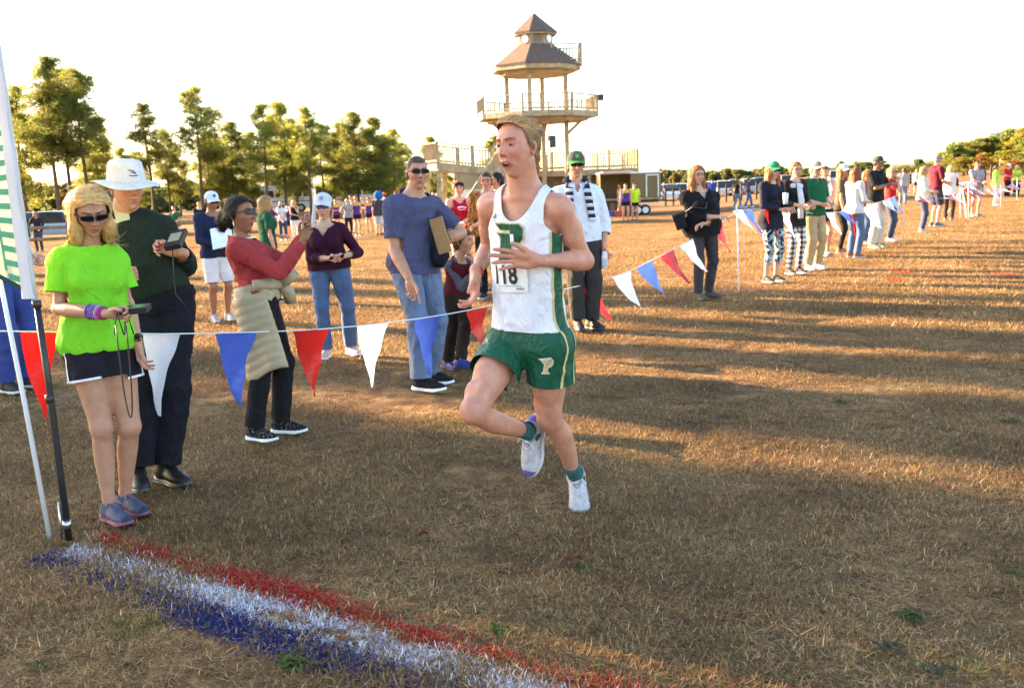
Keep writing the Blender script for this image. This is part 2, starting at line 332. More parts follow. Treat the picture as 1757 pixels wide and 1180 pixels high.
# ------------------------------------------------------------------ trees
def tree_obj(name, label, cat, loc, trunk, crown, tm, cm, rz, sc, group, szz=None):
    r = empty(name, loc, label, cat, group); r.rotation_euler = (0, 0, rz); r.scale = (sc, sc, sc if szz is None else szz)
    for nm, me in (('trunk', trunk), ('crown', crown)):
        o = bpy.data.objects.new(nm, me); COL.objects.link(o); o.parent = r
    return r
def as_mesh(name, V, F, m, col=None, smooth=False):
    o = link_mesh(name, V, F, m, None, smooth, col); me = o.data; bpy.data.objects.remove(o); return me
def leaf_material(name, tr=0.45):
    m = bpy.data.materials.new(name); nt, N, L, b = _nodes(m); b.inputs['Roughness'].default_value = 0.6; b.inputs['Specular IOR Level'].default_value = 0.25
    at = N.new('ShaderNodeAttribute'); at.attribute_name = 'Col'; oi = N.new('ShaderNodeObjectInfo'); mr = N.new('ShaderNodeMapRange'); mr.inputs[3].default_value = 0.75; mr.inputs[4].default_value = 1.25; L.new(oi.outputs['Random'], mr.inputs[0])
    mx = N.new('ShaderNodeMix'); mx.data_type = 'RGBA'; mx.blend_type = 'MULTIPLY'; mx.inputs[0].default_value = 1; L.new(at.outputs['Color'], mx.inputs[6]); L.new(mr.outputs[0], mx.inputs[7])
    L.new(mx.outputs[2], b.inputs['Base Color']); t = N.new('ShaderNodeBsdfTranslucent'); L.new(mx.outputs[2], t.inputs['Color']); ms = N.new('ShaderNodeMixShader'); ms.inputs[0].default_value = tr
    L.new(b.outputs[0], ms.inputs[1]); L.new(t.outputs[0], ms.inputs[2]); L.new(ms.outputs[0], N['Material Output'].inputs[0]); return m
BARK = mat('pine_bark', (0.11, 0.075, 0.05), 0.9, 0.4, 8.0, 0.6, 20.0); NEEDLE = leaf_material('pine_needles', 0.68); LEAF = leaf_material('broad_leaves', 0.6)
def pine_variant(seed, cb=0.42, wide=1.0, lush=1.0):
    """unit pine about 16 m tall"""
    rs = np.random.RandomState(seed); H = 16.0; mb = MB(); n = 9; ph = rs.rand(2) * 6; pts = [Vector((0.25 * math.sin(ph[0] + i * 0.7) * i / n, 0.25 * math.sin(ph[1] + i * 0.6) * i / n, H * 0.97 * i / (n - 1))) for i in range(n)]
    mb.tube(pts, [0.21 * (1 - 0.9 * (i / (n - 1)) ** 1.1) + 0.01 for i in range(n)], 8)
    ax = lambda z: np.array([np.interp(z, [p.z for p in pts], [p.x for p in pts]), np.interp(z, [p.z for p in pts], [p.y for p in pts]), z])
    cen = []; nb = int(46 * lush)
    for i in range(nb):
        u = (i + rs.rand()) / nb; z = H * (cb + (0.985 - cb) * u); az = rs.rand() * 6.283 if i % 3 else i * 2.4
        ln = wide * (0.5 + 2.9 * (1 - u) ** 0.75 * (0.55 + 0.45 * min(1, u * 4))) * (0.55 + 0.6 * rs.rand()); up = 0.15 + 0.55 * u + 0.2 * rs.randn()
        d = np.array([math.cos(az), math.sin(az), up]); a = ax(z); b = a + d * ln; m_ = a + d * ln * 0.55 - np.array([0, 0, 0.10 * ln]); mb.tube([Vector(a), Vector(m_), Vector(b)], [0.05 * (1 - 0.6 * u), 0.03, 0.012], 4, False)
        k = int((7 + 11.0 * ln) * lush)
        for j in range(k):
            t = 0.45 + 0.6 * rs.rand(); c = a + (b - a) * t + rs.randn(3) * np.array([0.38, 0.38, 0.24]) * (0.7 + 0.35 * ln); cen.append((c, 0.26 + 0.24 * rs.rand()))
    for i in range(7): cen.append((ax(H * (0.93 + 0.01 * i)) + rs.randn(3) * 0.18, 0.35))
    for i in range(5):   # dead snags low on the trunk
        z = H * (cb - 0.03 - 0.18 * rs.rand()); az = rs.rand() * 6.28; a = ax(z); mb.tube([Vector(a), Vector(a + np.array([math.cos(az), math.sin(az), 0.1]) * (0.5 + rs.rand()))], [0.03, 0.008], 4, False)
    C = np.array([c for c, r in cen]); R = np.array([r for c, r in cen]); m = 15; nn = len(C) * m; D = rs.randn(nn, 3); D[:, 2] = D[:, 2] * 0.75 + 0.25; D /= np.linalg.norm(D, axis=1)[:, None]
    c = np.repeat(C, m, 0); r = np.repeat(R, m); S = np.cross(D, rs.randn(nn, 3)); S /= np.linalg.norm(S, axis=1)[:, None]; a = c + D * (r * 0.12)[:, None]; b = c + D * (r * (0.8 + 0.5 * rs.rand(nn)))[:, None]; w = (0.016 + 0.016 * rs.rand(nn))[:, None]
    V = np.stack([a - S * w * 0.5, a + S * w * 0.5, b + S * w, b - S * w], 1).reshape(-1, 3); q = np.arange(nn)[:, None] * 4 + np.arange(4)
    tone = np.repeat(0.65 + 0.7 * rs.rand(len(C)), m); gcol = np.array([0.215, 0.235, 0.048]) * tone[:, None]; old = np.repeat(rs.rand(len(C)) < 0.14, m); gcol[old] = np.array([0.22, 0.17, 0.04])
    return as_mesh('pine_trunk', np.array([tuple(v) for v in mb.V]), mb.F, BARK, None, True), as_mesh('pine_crown', V, q, NEEDLE, np.repeat(gcol, 4, 0))
PINES = [pine_variant(1, 0.36, 1.0, 1.0), pine_variant(2, 0.18, 1.15, 1.3), pine_variant(3, 0.40, 0.9, 1.0), pine_variant(4, 0.24, 1.05, 1.3), pine_variant(5, 0.42, 1.15, 1.0)]
def pine(x, ytop, Y, v, label, group='pines along the field edge', wide=1.0):
    t = P(x, ytop, Y); z = float(gz(t.x, Y)) - 0.1; h = t.z - z; s = h / 16.0
    r = tree_obj('pine_tree', label, 'tree', (t.x, Y, z), *PINES[v], None, None, (x * 0.7) % 6.28, s * wide, group, s); return r
PX = [(20, 150, 96, 1, 'dense pine rising right behind the feather flag'), (72, 98, 92, 0, 'tallest pine with layered crown behind the feather flag'), (98, 118, 99, 2, 'slender pine close beside the tallest pine'), (128, 122, 94, 4, 'open crowned pine with bare lower trunk above the blond woman'), (172, 240, 112, 1, 'low bushy pine behind the white sun hat'),
      (246, 178, 96, 2, 'lone pine standing right of the sun hat'), (205, 255, 118, 3, 'short pine tucked behind the sun hat'), (330, 153, 92, 4, 'tall pine with a separate top tuft above the olive polo man'), (352, 226, 100, 1, 'bushy pine below the tufted pine'), (392, 212, 98, 3, 'dense pine left of the pine group'), (300, 250, 110, 3, 'short dense pine between two taller pines'),
      (425, 228, 104, 1, 'mid height pine behind the coral top woman'), (447, 180, 90, 0, 'leaning tall pine left in the middle pine group'), (478, 178, 95, 3, 'tall full pine in the middle pine group'), (500, 205, 106, 1, 'broad pine in the middle group behind its neighbours'), (522, 184, 92, 2, 'tall thin pine above the white cap'), (548, 214, 99, 4, 'outermost pine of the middle pine group'),
      (158, 205, 104, 3, 'feathery pine just left of the sun hat'), (280, 222, 106, 2, 'thin pine right of the lone pine'), (370, 236, 112, 3, 'low pine filling the row behind the navy top'), (568, 238, 112, 1, 'low pine between the two pine groups'), (655, 232, 108, 1, 'bushy pine low in the group beside the tower'), (232, 262, 120, 1, 'low pine behind the lone pine'),
      (585, 214, 100, 3, 'pine at the near end of the group beside the tower'), (606, 194, 94, 1, 'tallest pine of the group beside the tower'), (640, 204, 92, 3, 'dark dense pine in the group beside the tower'), (672, 222, 98, 2, 'slim pine in the group beside the tower'), (690, 246, 110, 1, 'low pine behind the man in blue'), (738, 236, 150, 3, 'distant pine peeking over the wooden walkway'), (846, 234, 150, 1, 'distant pine beside the tower legs'), (766, 290, 135, 1, 'dark pine seen under the walkway')]
for x, yt, Y, v, lb in PX: pine(x, yt, Y, v, lb, wide=1.12)
# pines beyond the frame on the sunny side: they shade the near part of the course
def shade_pine(q, dist, h, v, label, rz=0.0, wide=1.0):
    b = Vector((q * 0.49, q * 0.87, 0)) + SUN_H * dist; s = h / 16.0
    tree_obj('pine_tree', label, 'tree', (b.x, b.y, float(gz(b.x, b.y)) - 0.1), *PINES[v], None, None, rz, s * wide, 'pines shading the course', s)
SHADE = [(3.7, 44, 15, 3, 0.52), (4.1, 36, 14, 1, 0.46), (3.4, 52, 16, 1, 0.46), (4.2, 60, 18, 3, 0.5), (6.2, 46, 16, 1, 0.30), (6.3, 23, 14, 4, 0.34), (6.1, 25, 15, 2, 0.34), (8.1, 22, 14, 4, 0.30), (8.2, 24, 15, 2, 0.30), (8.0, 21, 15, 0, 0.3), (9.5, 23, 14, 4, 0.22), (9.5, 25, 15, 2, 0.22), (10.9, 28, 14, 3, 0.17), (12.3, 30, 14, 1, 0.13), (0.7, 50, 14, 3, 0.42), (1.6, 40.5, 12.5, 1, 0.85), (1.3, 43, 12.8, 3, 0.8), (0.2, 40, 13, 3, 0.5)]
for i, (q, d, h, v, w) in enumerate(SHADE): shade_pine(q, d, h, v, 'tall pine on the sunny side of the course outside the view', i * 1.3, w)
# broadleaf wood on the right
def broad_variant(seed, cols):
    rs = np.random.RandomState(seed); mb = MB(); H = 10.0; mb.tube([Vector((0, 0, -0.3)), Vector((0.1, 0, 2.5)), Vector((0, 0.15, 6.5))], [0.22, 0.17, 0.06], 7); lob = []
    for i in range(26):
        az = rs.rand() * 6.28; z = 2.2 + 7.2 * rs.rand() ** 0.8; r = (2.9 - 2.2 * max(0, (z - 5.5) / 4.5)) * (0.35 + 0.65 * rs.rand()); c = np.array([r * math.cos(az), r * math.sin(az), z]); lob.append((c, 0.75 + 0.7 * rs.rand(), rs.rand()))
        mb.tube([Vector((0, 0, min(z * 0.6, 5.5))), Vector(c)], [0.06, 0.015], 4, False)
    Vs = []; Cs = []; n = 170
    for c, r, tn in lob:
        D = rs.randn(n, 3); D /= np.linalg.norm(D, axis=1)[:, None]; p = c + D * (r * (0.55 + 0.5 * rs.rand(n)))[:, None] * np.array([1, 1, 0.8]); a = rs.randn(n, 3); a /= np.linalg.norm(a, axis=1)[:, None]; b = np.cross(a, rs.randn(n, 3)); b /= np.linalg.norm(b, axis=1)[:, None]; s = (0.10 + 0.10 * rs.rand(n))[:, None]
        Vs.append(np.stack([p - a * s - b * s * 0.6, p + a * s - b * s * 0.6, p + a * s + b * s * 0.6, p - a * s + b * s * 0.6], 1).reshape(-1, 3)); k = np.array(cols[int(tn * len(cols)) % len(cols)]) * (0.75 + 0.5 * rs.rand()); Cs.append(np.repeat(k * (0.75 + 0.5 * rs.rand(n))[:, None], 4, 0))
    V = np.concatenate(Vs); q = np.arange(len(V)).reshape(-1, 4)
    return as_mesh('broad_trunk', np.array([tuple(v) for v in mb.V]), mb.F, BARK, None, True), as_mesh('broad_crown', V, q, LEAF, np.concatenate(Cs))
YG = [(0.25, 0.225, 0.035), (0.19, 0.20, 0.035), (0.28, 0.22, 0.035)]; GR = [(0.12, 0.16, 0.035), (0.16, 0.175, 0.035)]; OR = [(0.26, 0.17, 0.035), (0.24, 0.20, 0.035), (0.28, 0.14, 0.035)]
BROAD = [broad_variant(11, YG), broad_variant(12, GR), broad_variant(13, OR), broad_variant(14, YG + GR)]
RW = [(1622, 262, 150, 3, 'yellowing broadleaf tree at the low end of the right hand wood'), (1640, 246, 140, 1, 'green broadleaf tree next to the low end of the wood'), (1662, 243, 145, 0, 'yellow green rounded tree in the wood'), (1684, 238, 140, 3, 'mottled yellow and green tree in the wood'), (1705, 236, 150, 0, 'bright yellow green tree rising behind the orange one'), (1690, 262, 128, 2, 'orange autumn tree in the wood'), (1712, 230, 140, 1, 'darker green tree standing above the wood'), (1736, 222, 138, 3, 'tall mottled tree above the waving spectators'), (1757, 220, 135, 0, 'tallest yellow tree at the edge of the wood'), (1730, 258, 125, 0, 'yellow tree in front of the taller ones'), (1760, 262, 120, 3, 'bushy tree low in front of the wood'), (1655, 270, 130, 0, 'small yellow tree in front of the wood'), (1780, 216, 130, 1, 'large green tree at the far side of the wood'), (1600, 281, 165, 2, 'small russet tree where the wood begins'), (1745, 275, 118, 2, 'russet tree behind the waving spectators'), (1580, 285, 180, 1, 'distant round green tree where the wood thins out'), (1556, 287, 190, 3, 'distant pale green tree beside the black capped man'), (1535, 292, 200, 1, 'distant low tree behind the red top woman')]
for x, yt, Y, v, lb in RW:
    t = P(x, yt, Y); z = float(gz(t.x, Y)); h = t.z - z; s = h / 10.0; tree_obj('broadleaf_tree', lb, 'tree', (t.x, Y, z), *BROAD[v], None, None, x * 0.37 % 6.28, max(s * 1.1, 0.75), 'trees of the right hand wood', s * 1.02)
def far_wood():      # distant tree line along the horizon, one mass
    rs = np.random.RandomState(77); Vs = []; Cs = []
    spans = [(-100, 760, 356, 318, 140, 190), (1120, 1160, 305, 296, 230, 300), (1150, 1480, 318, 296, 240, 300), (1440, 1640, 300, 290, 220, 260)]
    for x0, x1, yb, yt, Ya, Yb in spans:
        x = x0
        while x < x1:
            Y = Ya + (Yb - Ya) * rs.rand(); top = P(x, yt + 5 * rs.randn(), Y); zb = float(gz(top.x, Y)) - 0.5; h = max(top.z - zb, 4); w = h * 0.30 * (0.8 + 0.5 * rs.rand()); n = 700
            D = rs.randn(n, 3); D /= np.linalg.norm(D, axis=1)[:, None]; lob = rs.randint(0, 9, n); lc = np.stack([rs.randn(9) * w * 0.45, rs.randn(9) * w * 0.45, h * (0.2 + 0.72 * rs.rand(9))], -1); lr = w * (0.35 + 0.3 * rs.rand(9))
            p = np.array([top.x, Y, zb]) + lc[lob] + D * lr[lob][:, None]; p[:, 2] = np.minimum(p[:, 2], top.z + 0.5); a = rs.randn(n, 3); a /= np.linalg.norm(a, axis=1)[:, None]; b = np.cross(a, D); s = 0.30 + 0.2 * rs.rand(n)[:, None]
            Vs.append(np.stack([p - a * s - b * s * 0.5, p + a * s - b * s * 0.5, p + a * s + b * s * 0.5, p - a * s + b * s * 0.5], 1).reshape(-1, 3)); base = np.array([(0.11, 0.13, 0.04), (0.085, 0.115, 0.04), (0.12, 0.12, 0.04), (0.15, 0.115, 0.045)][rs.choice(4, p=[.35, .35, .2, .1])]); Cs.append(np.repeat(base * (0.7 + 0.6 * rs.rand(n))[:, None], 4, 0)); x += (4 + 6 * rs.rand()) * (1.0 if x0 > 0 else 1.8)
    V = np.concatenate(Vs); o = link_mesh('far_woodland', V, np.arange(len(V)).reshape(-1, 4), LEAF, None, False, np.concatenate(Cs)); tag(o, 'distant band of mixed woodland along the horizon', 'woodland', kind='stuff')
far_wood()
# ------------------------------------------------------------------ timber tower with its decks
WOOD = mat('weathered_timber', (0.34, 0.275, 0.175), 0.85, 0.30, 3.0, 0.35, 30.0); WOOD2 = mat('plywood', (0.31, 0.25, 0.16), 0.85, 0.22, 1.5, 0.2, 20.0); SHING = mat('brown_shingles', (0.13, 0.085, 0.065), 0.9, 0.3, 9.0, 0.8, 25.0); WALLW = mat('painted_wall', (0.80, 0.78, 0.72), 0.8, 0.06, 2.0)
def tower():
    Yt = 60.0; c = P(921, 197, Yt); cx = c.x; zy = lambda y: P(918, y, Yt).z; g0 = float(gz(cx, Yt)); R = empty('observation_tower', (cx, Yt, g0), 'octagonal timber observation tower with brown shingled roofs behind the runner', 'tower'); A0 = math.radians(14)
    oct_ = lambda r, k: (cx + r * math.cos(A0 + k * math.pi / 4), Yt - r * math.sin(A0 + k * math.pi / 4))
    zf, zr, ze, zl, zt, za = zy(196), zy(169), zy(124), zy(79), zy(59), zy(23)
    for k in range(4):
        x, y = oct_(1.85, 2 * k); mb = MB(); mb.bar((x, y, g0), (x, y, ze), 0.26, 0.26); mb.build('post', WOOD, R)
        for q in (-1, 1):
            mb = MB(); xx, yy = oct_(3.0, 2 * k); mb.bar((x, y, zf - 1.3 - 0.02 * q), (xx, yy, zf - 0.30), 0.12, 0.16)
        mb.build('brace', WOOD, R)
    mb = MB(); P8 = [oct_(3.85, k) for k in range(8)]; mb.prism(P8[::-1], zf - 0.32, zf); dk = mb.build('deck', WOOD, R)
    mb = MB(); mb.prism([oct_(3.2, k) for k in range(8)][::-1], zf - 0.52, zf - 0.322); mb.build('deck_joists', WOOD2, R)
    def railing(pts, z0, z1, name, closed=True, par=R, corner=True):
        n = len(pts); post = []; top = MB(); bal = MB()
        for i in range(n if closed else n - 1):
            a, b = Vector(pts[i]), Vector(pts[(i + 1) % n]); L = (b - a).length; za, zb = (z0, z0) if not hasattr(z0, '__len__') else (z0[i], z0[(i + 1) % n]); h = z1
            A3, B3 = Vector((a.x, a.y, za)), Vector((b.x, b.y, zb)); up = Vector((0, 0, h)); rl = MB(); rl.bar(A3 + up, B3 + up, 0.12, 0.06); rl.build('rail', WOOD, par); rl = MB(); rl.bar(A3 + up * 0.14, B3 + up * 0.14, 0.05, 0.08); rl.build('rail', WOOD, par)
            ns = max(1, int(L / 1.6))
            for j in range(0 if corner or i else 1, ns): q = A3.lerp(B3, j / ns); m = MB(); m.bar(q - Vector((0, 0, 0.3)), q + up * 1.04, 0.13, 0.13); m.build('rail_post', WOOD, par)
            nb = int(L / 0.17)
            for j in range(1, nb): q = A3.lerp(B3, j / nb); bal.bar(q + up * 0.06, q + up * 0.97, 0.045, 0.045)
        if not closed and corner: q = Vector((pts[-1][0], pts[-1][1], z0 if not hasattr(z0, '__len__') else z0[-1])); m = MB(); m.bar(q - Vector((0, 0, 0.3)), q + Vector((0, 0, h * 1.04)), 0.13, 0.13); m.build('rail_post', WOOD, par)
        tag(bal.build(name, WOOD, par), kind='stuff')
    railing([oct_(3.78, k) for k in range(8)], zf, zr - zf, 'balusters')
    # roofs
    def frustum(r0, z0, r1, z1, name, m, th=0.0):
        for k in range(8):
            a, b, cc, d = (*oct_(r0, k), z0), (*oct_(r0, k + 1), z0), (*oct_(r1, k + 1), z1), (*oct_(r1, k), z1); mb = MB(); off = Vector((0, 0, -0.10)); V = [Vector(v) for v in (a, b, cc, d)]; V += [v + off for v in V]; mb.add(V, [(0, 3, 2, 1), (4, 5, 6, 7), (0, 1, 5, 4), (1, 2, 6, 5), (2, 3, 7, 6), (3, 0, 4, 7)]); mb.build(name, m, R)
    frustum(2.85, ze + 0.34, 1.15, zl, 'roof_panel', SHING); frustum(1.42, zt + 0.06, 0.03, za, 'roof_panel', SHING)
    for r, z0, z1 in ((2.80, ze, ze + 0.26), (1.38, zt - 0.12, zt)):
        mb = MB(); mb.prism([oct_(r, k) for k in range(8)][::-1], z0, z1); mb.build('eave', WOOD, R)
    mb = MB(); mb.prism([oct_(2.2, k) for k in range(8)][::-1], ze - 0.22, ze - 0.003); mb.build('ceiling_frame', WOOD2, R)
    mb = MB(); mb.prism([oct_(1.12, k) for k in range(8)][::-1], zl - 0.3, zt - 0.12); mb.build('lantern', WOOD, R)
    SKYG = plastic((0.75, 0.78, 0.80), 0.15, 'round_window'); DKV = mat('vent', (0.20, 0.16, 0.10), 0.8)
    for k in range(8):
        a = A0 + (k + 0.5) * math.pi / 4; d = Vector((math.cos(a), -math.sin(a), 0)); q = Vector((cx, Yt, (zl + zt - 0.12) / 2 + 0.05)) + d * (1.12 * math.cos(math.pi / 8)); mb = MB(); mb.tube([q - d * 0.05, q + d * 0.03], 0.27, 20); w = mb.build('round_window' if k != 1 else 'round_vent', SKYG if k != 1 else DKV, R)
        mb = MB(); x, y, z = frame_z(d); mb.tube([q + d * 0.02 + (x * math.cos(t) + y * math.sin(t)) * 0.28 for t in np.linspace(0, 6.283, 21)], 0.03, 5, False); mb.build('window_frame', WOOD2, w)
    # balcony let into the roof
    zb = ze + 0.36; q = [P(950, 115, Yt - 0.2), P(993, 115, Yt - 1.2), P(993, 115, Yt + 1.0)]; bx0, bx1 = cx + 0.95, cx + 2.72
    mb = MB(); mb.box(((bx0 + bx1) / 2, Yt - 0.1, zb), (bx1 - bx0, 2.2, 0.12)); mb.build('balcony_floor', WOOD, R); railing([(bx0, Yt - 1.15), (bx1, Yt - 1.15), (bx1, Yt + 0.95), (bx0, Yt + 0.95)], zb + 0.05, 1.05, 'balcony_balusters', False)
    mb = MB(); mb.box((oct_(3.9, 0)[0] + 0.12, Yt - 0.9, zr - 0.15), (0.30, 0.30, 0.36)); mb.build('loudspeaker', BLKM, R)
    mb = MB(); mb.tube([(cx + 0.75, Yt - 1.9, zf - 0.4), (cx + 0.78, Yt - 1.9, zy(262))], 0.02, 5); mb.build('cable', BLKM, R); mb = MB(); mb.box((cx + 0.8, Yt - 1.9, zy(246)), (0.4, 0.35, 0.7), 0.3); mb.build('hanging_speaker', BLKM, R)
    # storage level below: platform with railing
    W = empty('timber_platform', (cx + 2, 63, g0), 'timber viewing platform with baluster railing round the tower base', 'platform')
    zp = P(1000, 291, 64).z; x0, x1 = P(850, 300, 62).x, P(1094, 291, 62).x; ya, yb = 62.0, 70.0
    mb = MB(); mb.box(((x0 + x1) / 2, (ya + yb) / 2, zp - 0.2), (x1 - x0, yb - ya, 0.38)); mb.build('platform_deck', WOOD, W)
    railing([(x0, ya), (x1, ya), (x1, yb), (x0, yb)], zp, 1.12, 'balusters', True, W)
    xs = np.linspace(x0 + 0.2, x1 - 0.2, 7)
    for x in xs: m = MB(); m.bar((x, ya + 0.15, g0 - 0.3), (x, ya + 0.15, zp - 0.4), 0.24, 0.24); m.build('post', WOOD, W)
    mb = MB(); mb.box(((x0 + x1) / 2, ya + 0.9, (g0 + zp) / 2 - 0.2), (x1 - x0 - 0.3, 0.12, zp - g0)); mb.build('back_wall', mat('dark_board', (0.20, 0.145, 0.085), 0.9, 0.3, 2.0), W)
    # walkway on the left, nearer the camera and slightly climbing
    K = empty('raised_walkway', P(740, 330, 52), 'raised timber walkway with white wall and stair left of the runner', 'walkway'); a, b = P(751, 281, 52), P(870, 292, 53.5); pz = lambda t: a.z + (b.z - a.z) * t
    d = Vector((b.x - a.x, b.y - a.y, 0)).normalized(); back = Vector((-0.35, 0.94, 0)).normalized(); wd = 2.6; g1 = float(gz(a.x, 54))
    mb = MB(); V = [Vector((a.x, a.y, a.z)), Vector((b.x, b.y, b.z)), Vector((b.x, b.y, b.z)) + back * wd, Vector((a.x, a.y, a.z)) + back * wd]; V += [v - Vector((0, 0, 0.36)) for v in V]; mb.add(V, [(0, 1, 2, 3), (7, 6, 5, 4), (4, 5, 1, 0), (5, 6, 2, 1), (6, 7, 3, 2), (7, 4, 0, 3)]); mb.build('walkway_deck', WOOD, K)
    railing([(a.x, a.y), (b.x, b.y)], [a.z, b.z], 1.12, 'balusters', False, K); aa, bb = a + back * wd, b + back * wd; railing([(aa.x, aa.y), (bb.x, bb.y)], [a.z, b.z], 1.12, 'balusters', False, K); railing([(aa.x, aa.y), (a.x, a.y)], a.z, 1.12, 'balusters', False, K, False)
    for t in (0.02, 0.27): q = a.lerp(b, t) + back * 0.15; m = MB(); m.bar((q.x, q.y, g1 - 0.3), (q.x, q.y, pz(t) - 0.34), 0.24, 0.24); m.build('post', WOOD, K); q = q + back * (wd - 0.3); m = MB(); m.bar((q.x, q.y, g1 - 0.3), (q.x, q.y, pz(t) - 0.34), 0.24, 0.24); m.build('post', WOOD, K)
    L = (b - a).length
    def wall(t0, t1, z0, z1, m, name, o=0.10): p, q = a.lerp(b, t0) + back * o, a.lerp(b, t1) + back * o; mb = MB(); mb.bar(Vector((p.x, p.y, (z0 + z1) / 2)), Vector((q.x, q.y, (z0 + z1) / 2)), 0.12, abs(z1 - z0)); return mb.build(name, m, K)
    wall(0.30, 1.0, a.z - 1.35, a.z - 0.45, WOOD2, 'plywood_panel', 0.14); wall(0.29, 1.0, a.z - 1.43, a.z - 1.33, WOOD, 'skirting_board', 0.08); wall(0.30, 1.0, g1 - 0.3, a.z - 1.42, WALLW, 'white_wall', 0.17)
    q = a.lerp(b, 0.52); mb = MB(); mb.box((q.x, q.y + 0.10, g1 + 1.35), (0.22, 0.14, 0.26)); mb.build('meter_box', mat('box_brown', (0.22, 0.14, 0.06), 0.7), K)
    lat = MB(); p, r = a.lerp(b, 0.02) + back * 2.4, a.lerp(b, 0.28) + back * 2.4; ln = (r - p).length
    for i in range(-9, 14):
        for s in (1, -1):
            u0, u1 = i * 0.22, i * 0.22 + s * 1.5; pts = []
            for u, zz in ((u0, 0.0), (u1, 1.5)): pts.append((u, zz))
            (ua, za_), (ub, zb_) = pts
            if ub < 0 or ub > ln or ua < 0 or ua > ln: continue
            lat.bar(p.lerp(r, ua / ln) * 1.0 + Vector((0, 0.02 * s, g1 + 0.2 - p.lerp(r, ua / ln).z + za_)), p.lerp(r, ub / ln) + Vector((0, 0.02 * s, g1 + 0.2 - p.lerp(r, ub / ln).z + zb_)), 0.05, 0.02)
    tag(lat.build('lattice', WOOD, K), kind='stuff')
    # stair in front
    s0, s1 = P(792, 346, 50.4), P(858, 290, 51.2); s0.z = g1; n = 9
    for i in range(n): t = (i + 0.5) / n; q = s0.lerp(s1, t); mb = MB(); mb.box((q.x, q.y + 0.5, q.z), (0.30, 1.0, 0.05)); mb.build('stair_tread', WOOD, K)
    for o in (0.0, 1.0):
        mb = MB(); mb.bar(s0 + Vector((0, o, 0)), s1 + Vector((0, o, 0)), 0.06, 0.26); mb.build('stringer', WOOD, K); mb = MB(); mb.bar(s0 + Vector((-0.05, o, 1.0)), s1 + Vector((-0.05, o, 1.0)), 0.09, 0.09); mb.build('handrail', WOOD, K)
    bl = MB()
    for i in range(1, 22): q = s0.lerp(s1, i / 22); bl.bar(q + Vector((0, 0, 0.1)), q + Vector((0, 0, 0.98)), 0.04, 0.04)
    tag(bl.build('stair_balusters', WOOD, K), kind='stuff')
BLKM = plastic((0.02, 0.02, 0.022), 0.5, 'black_box')
tower()
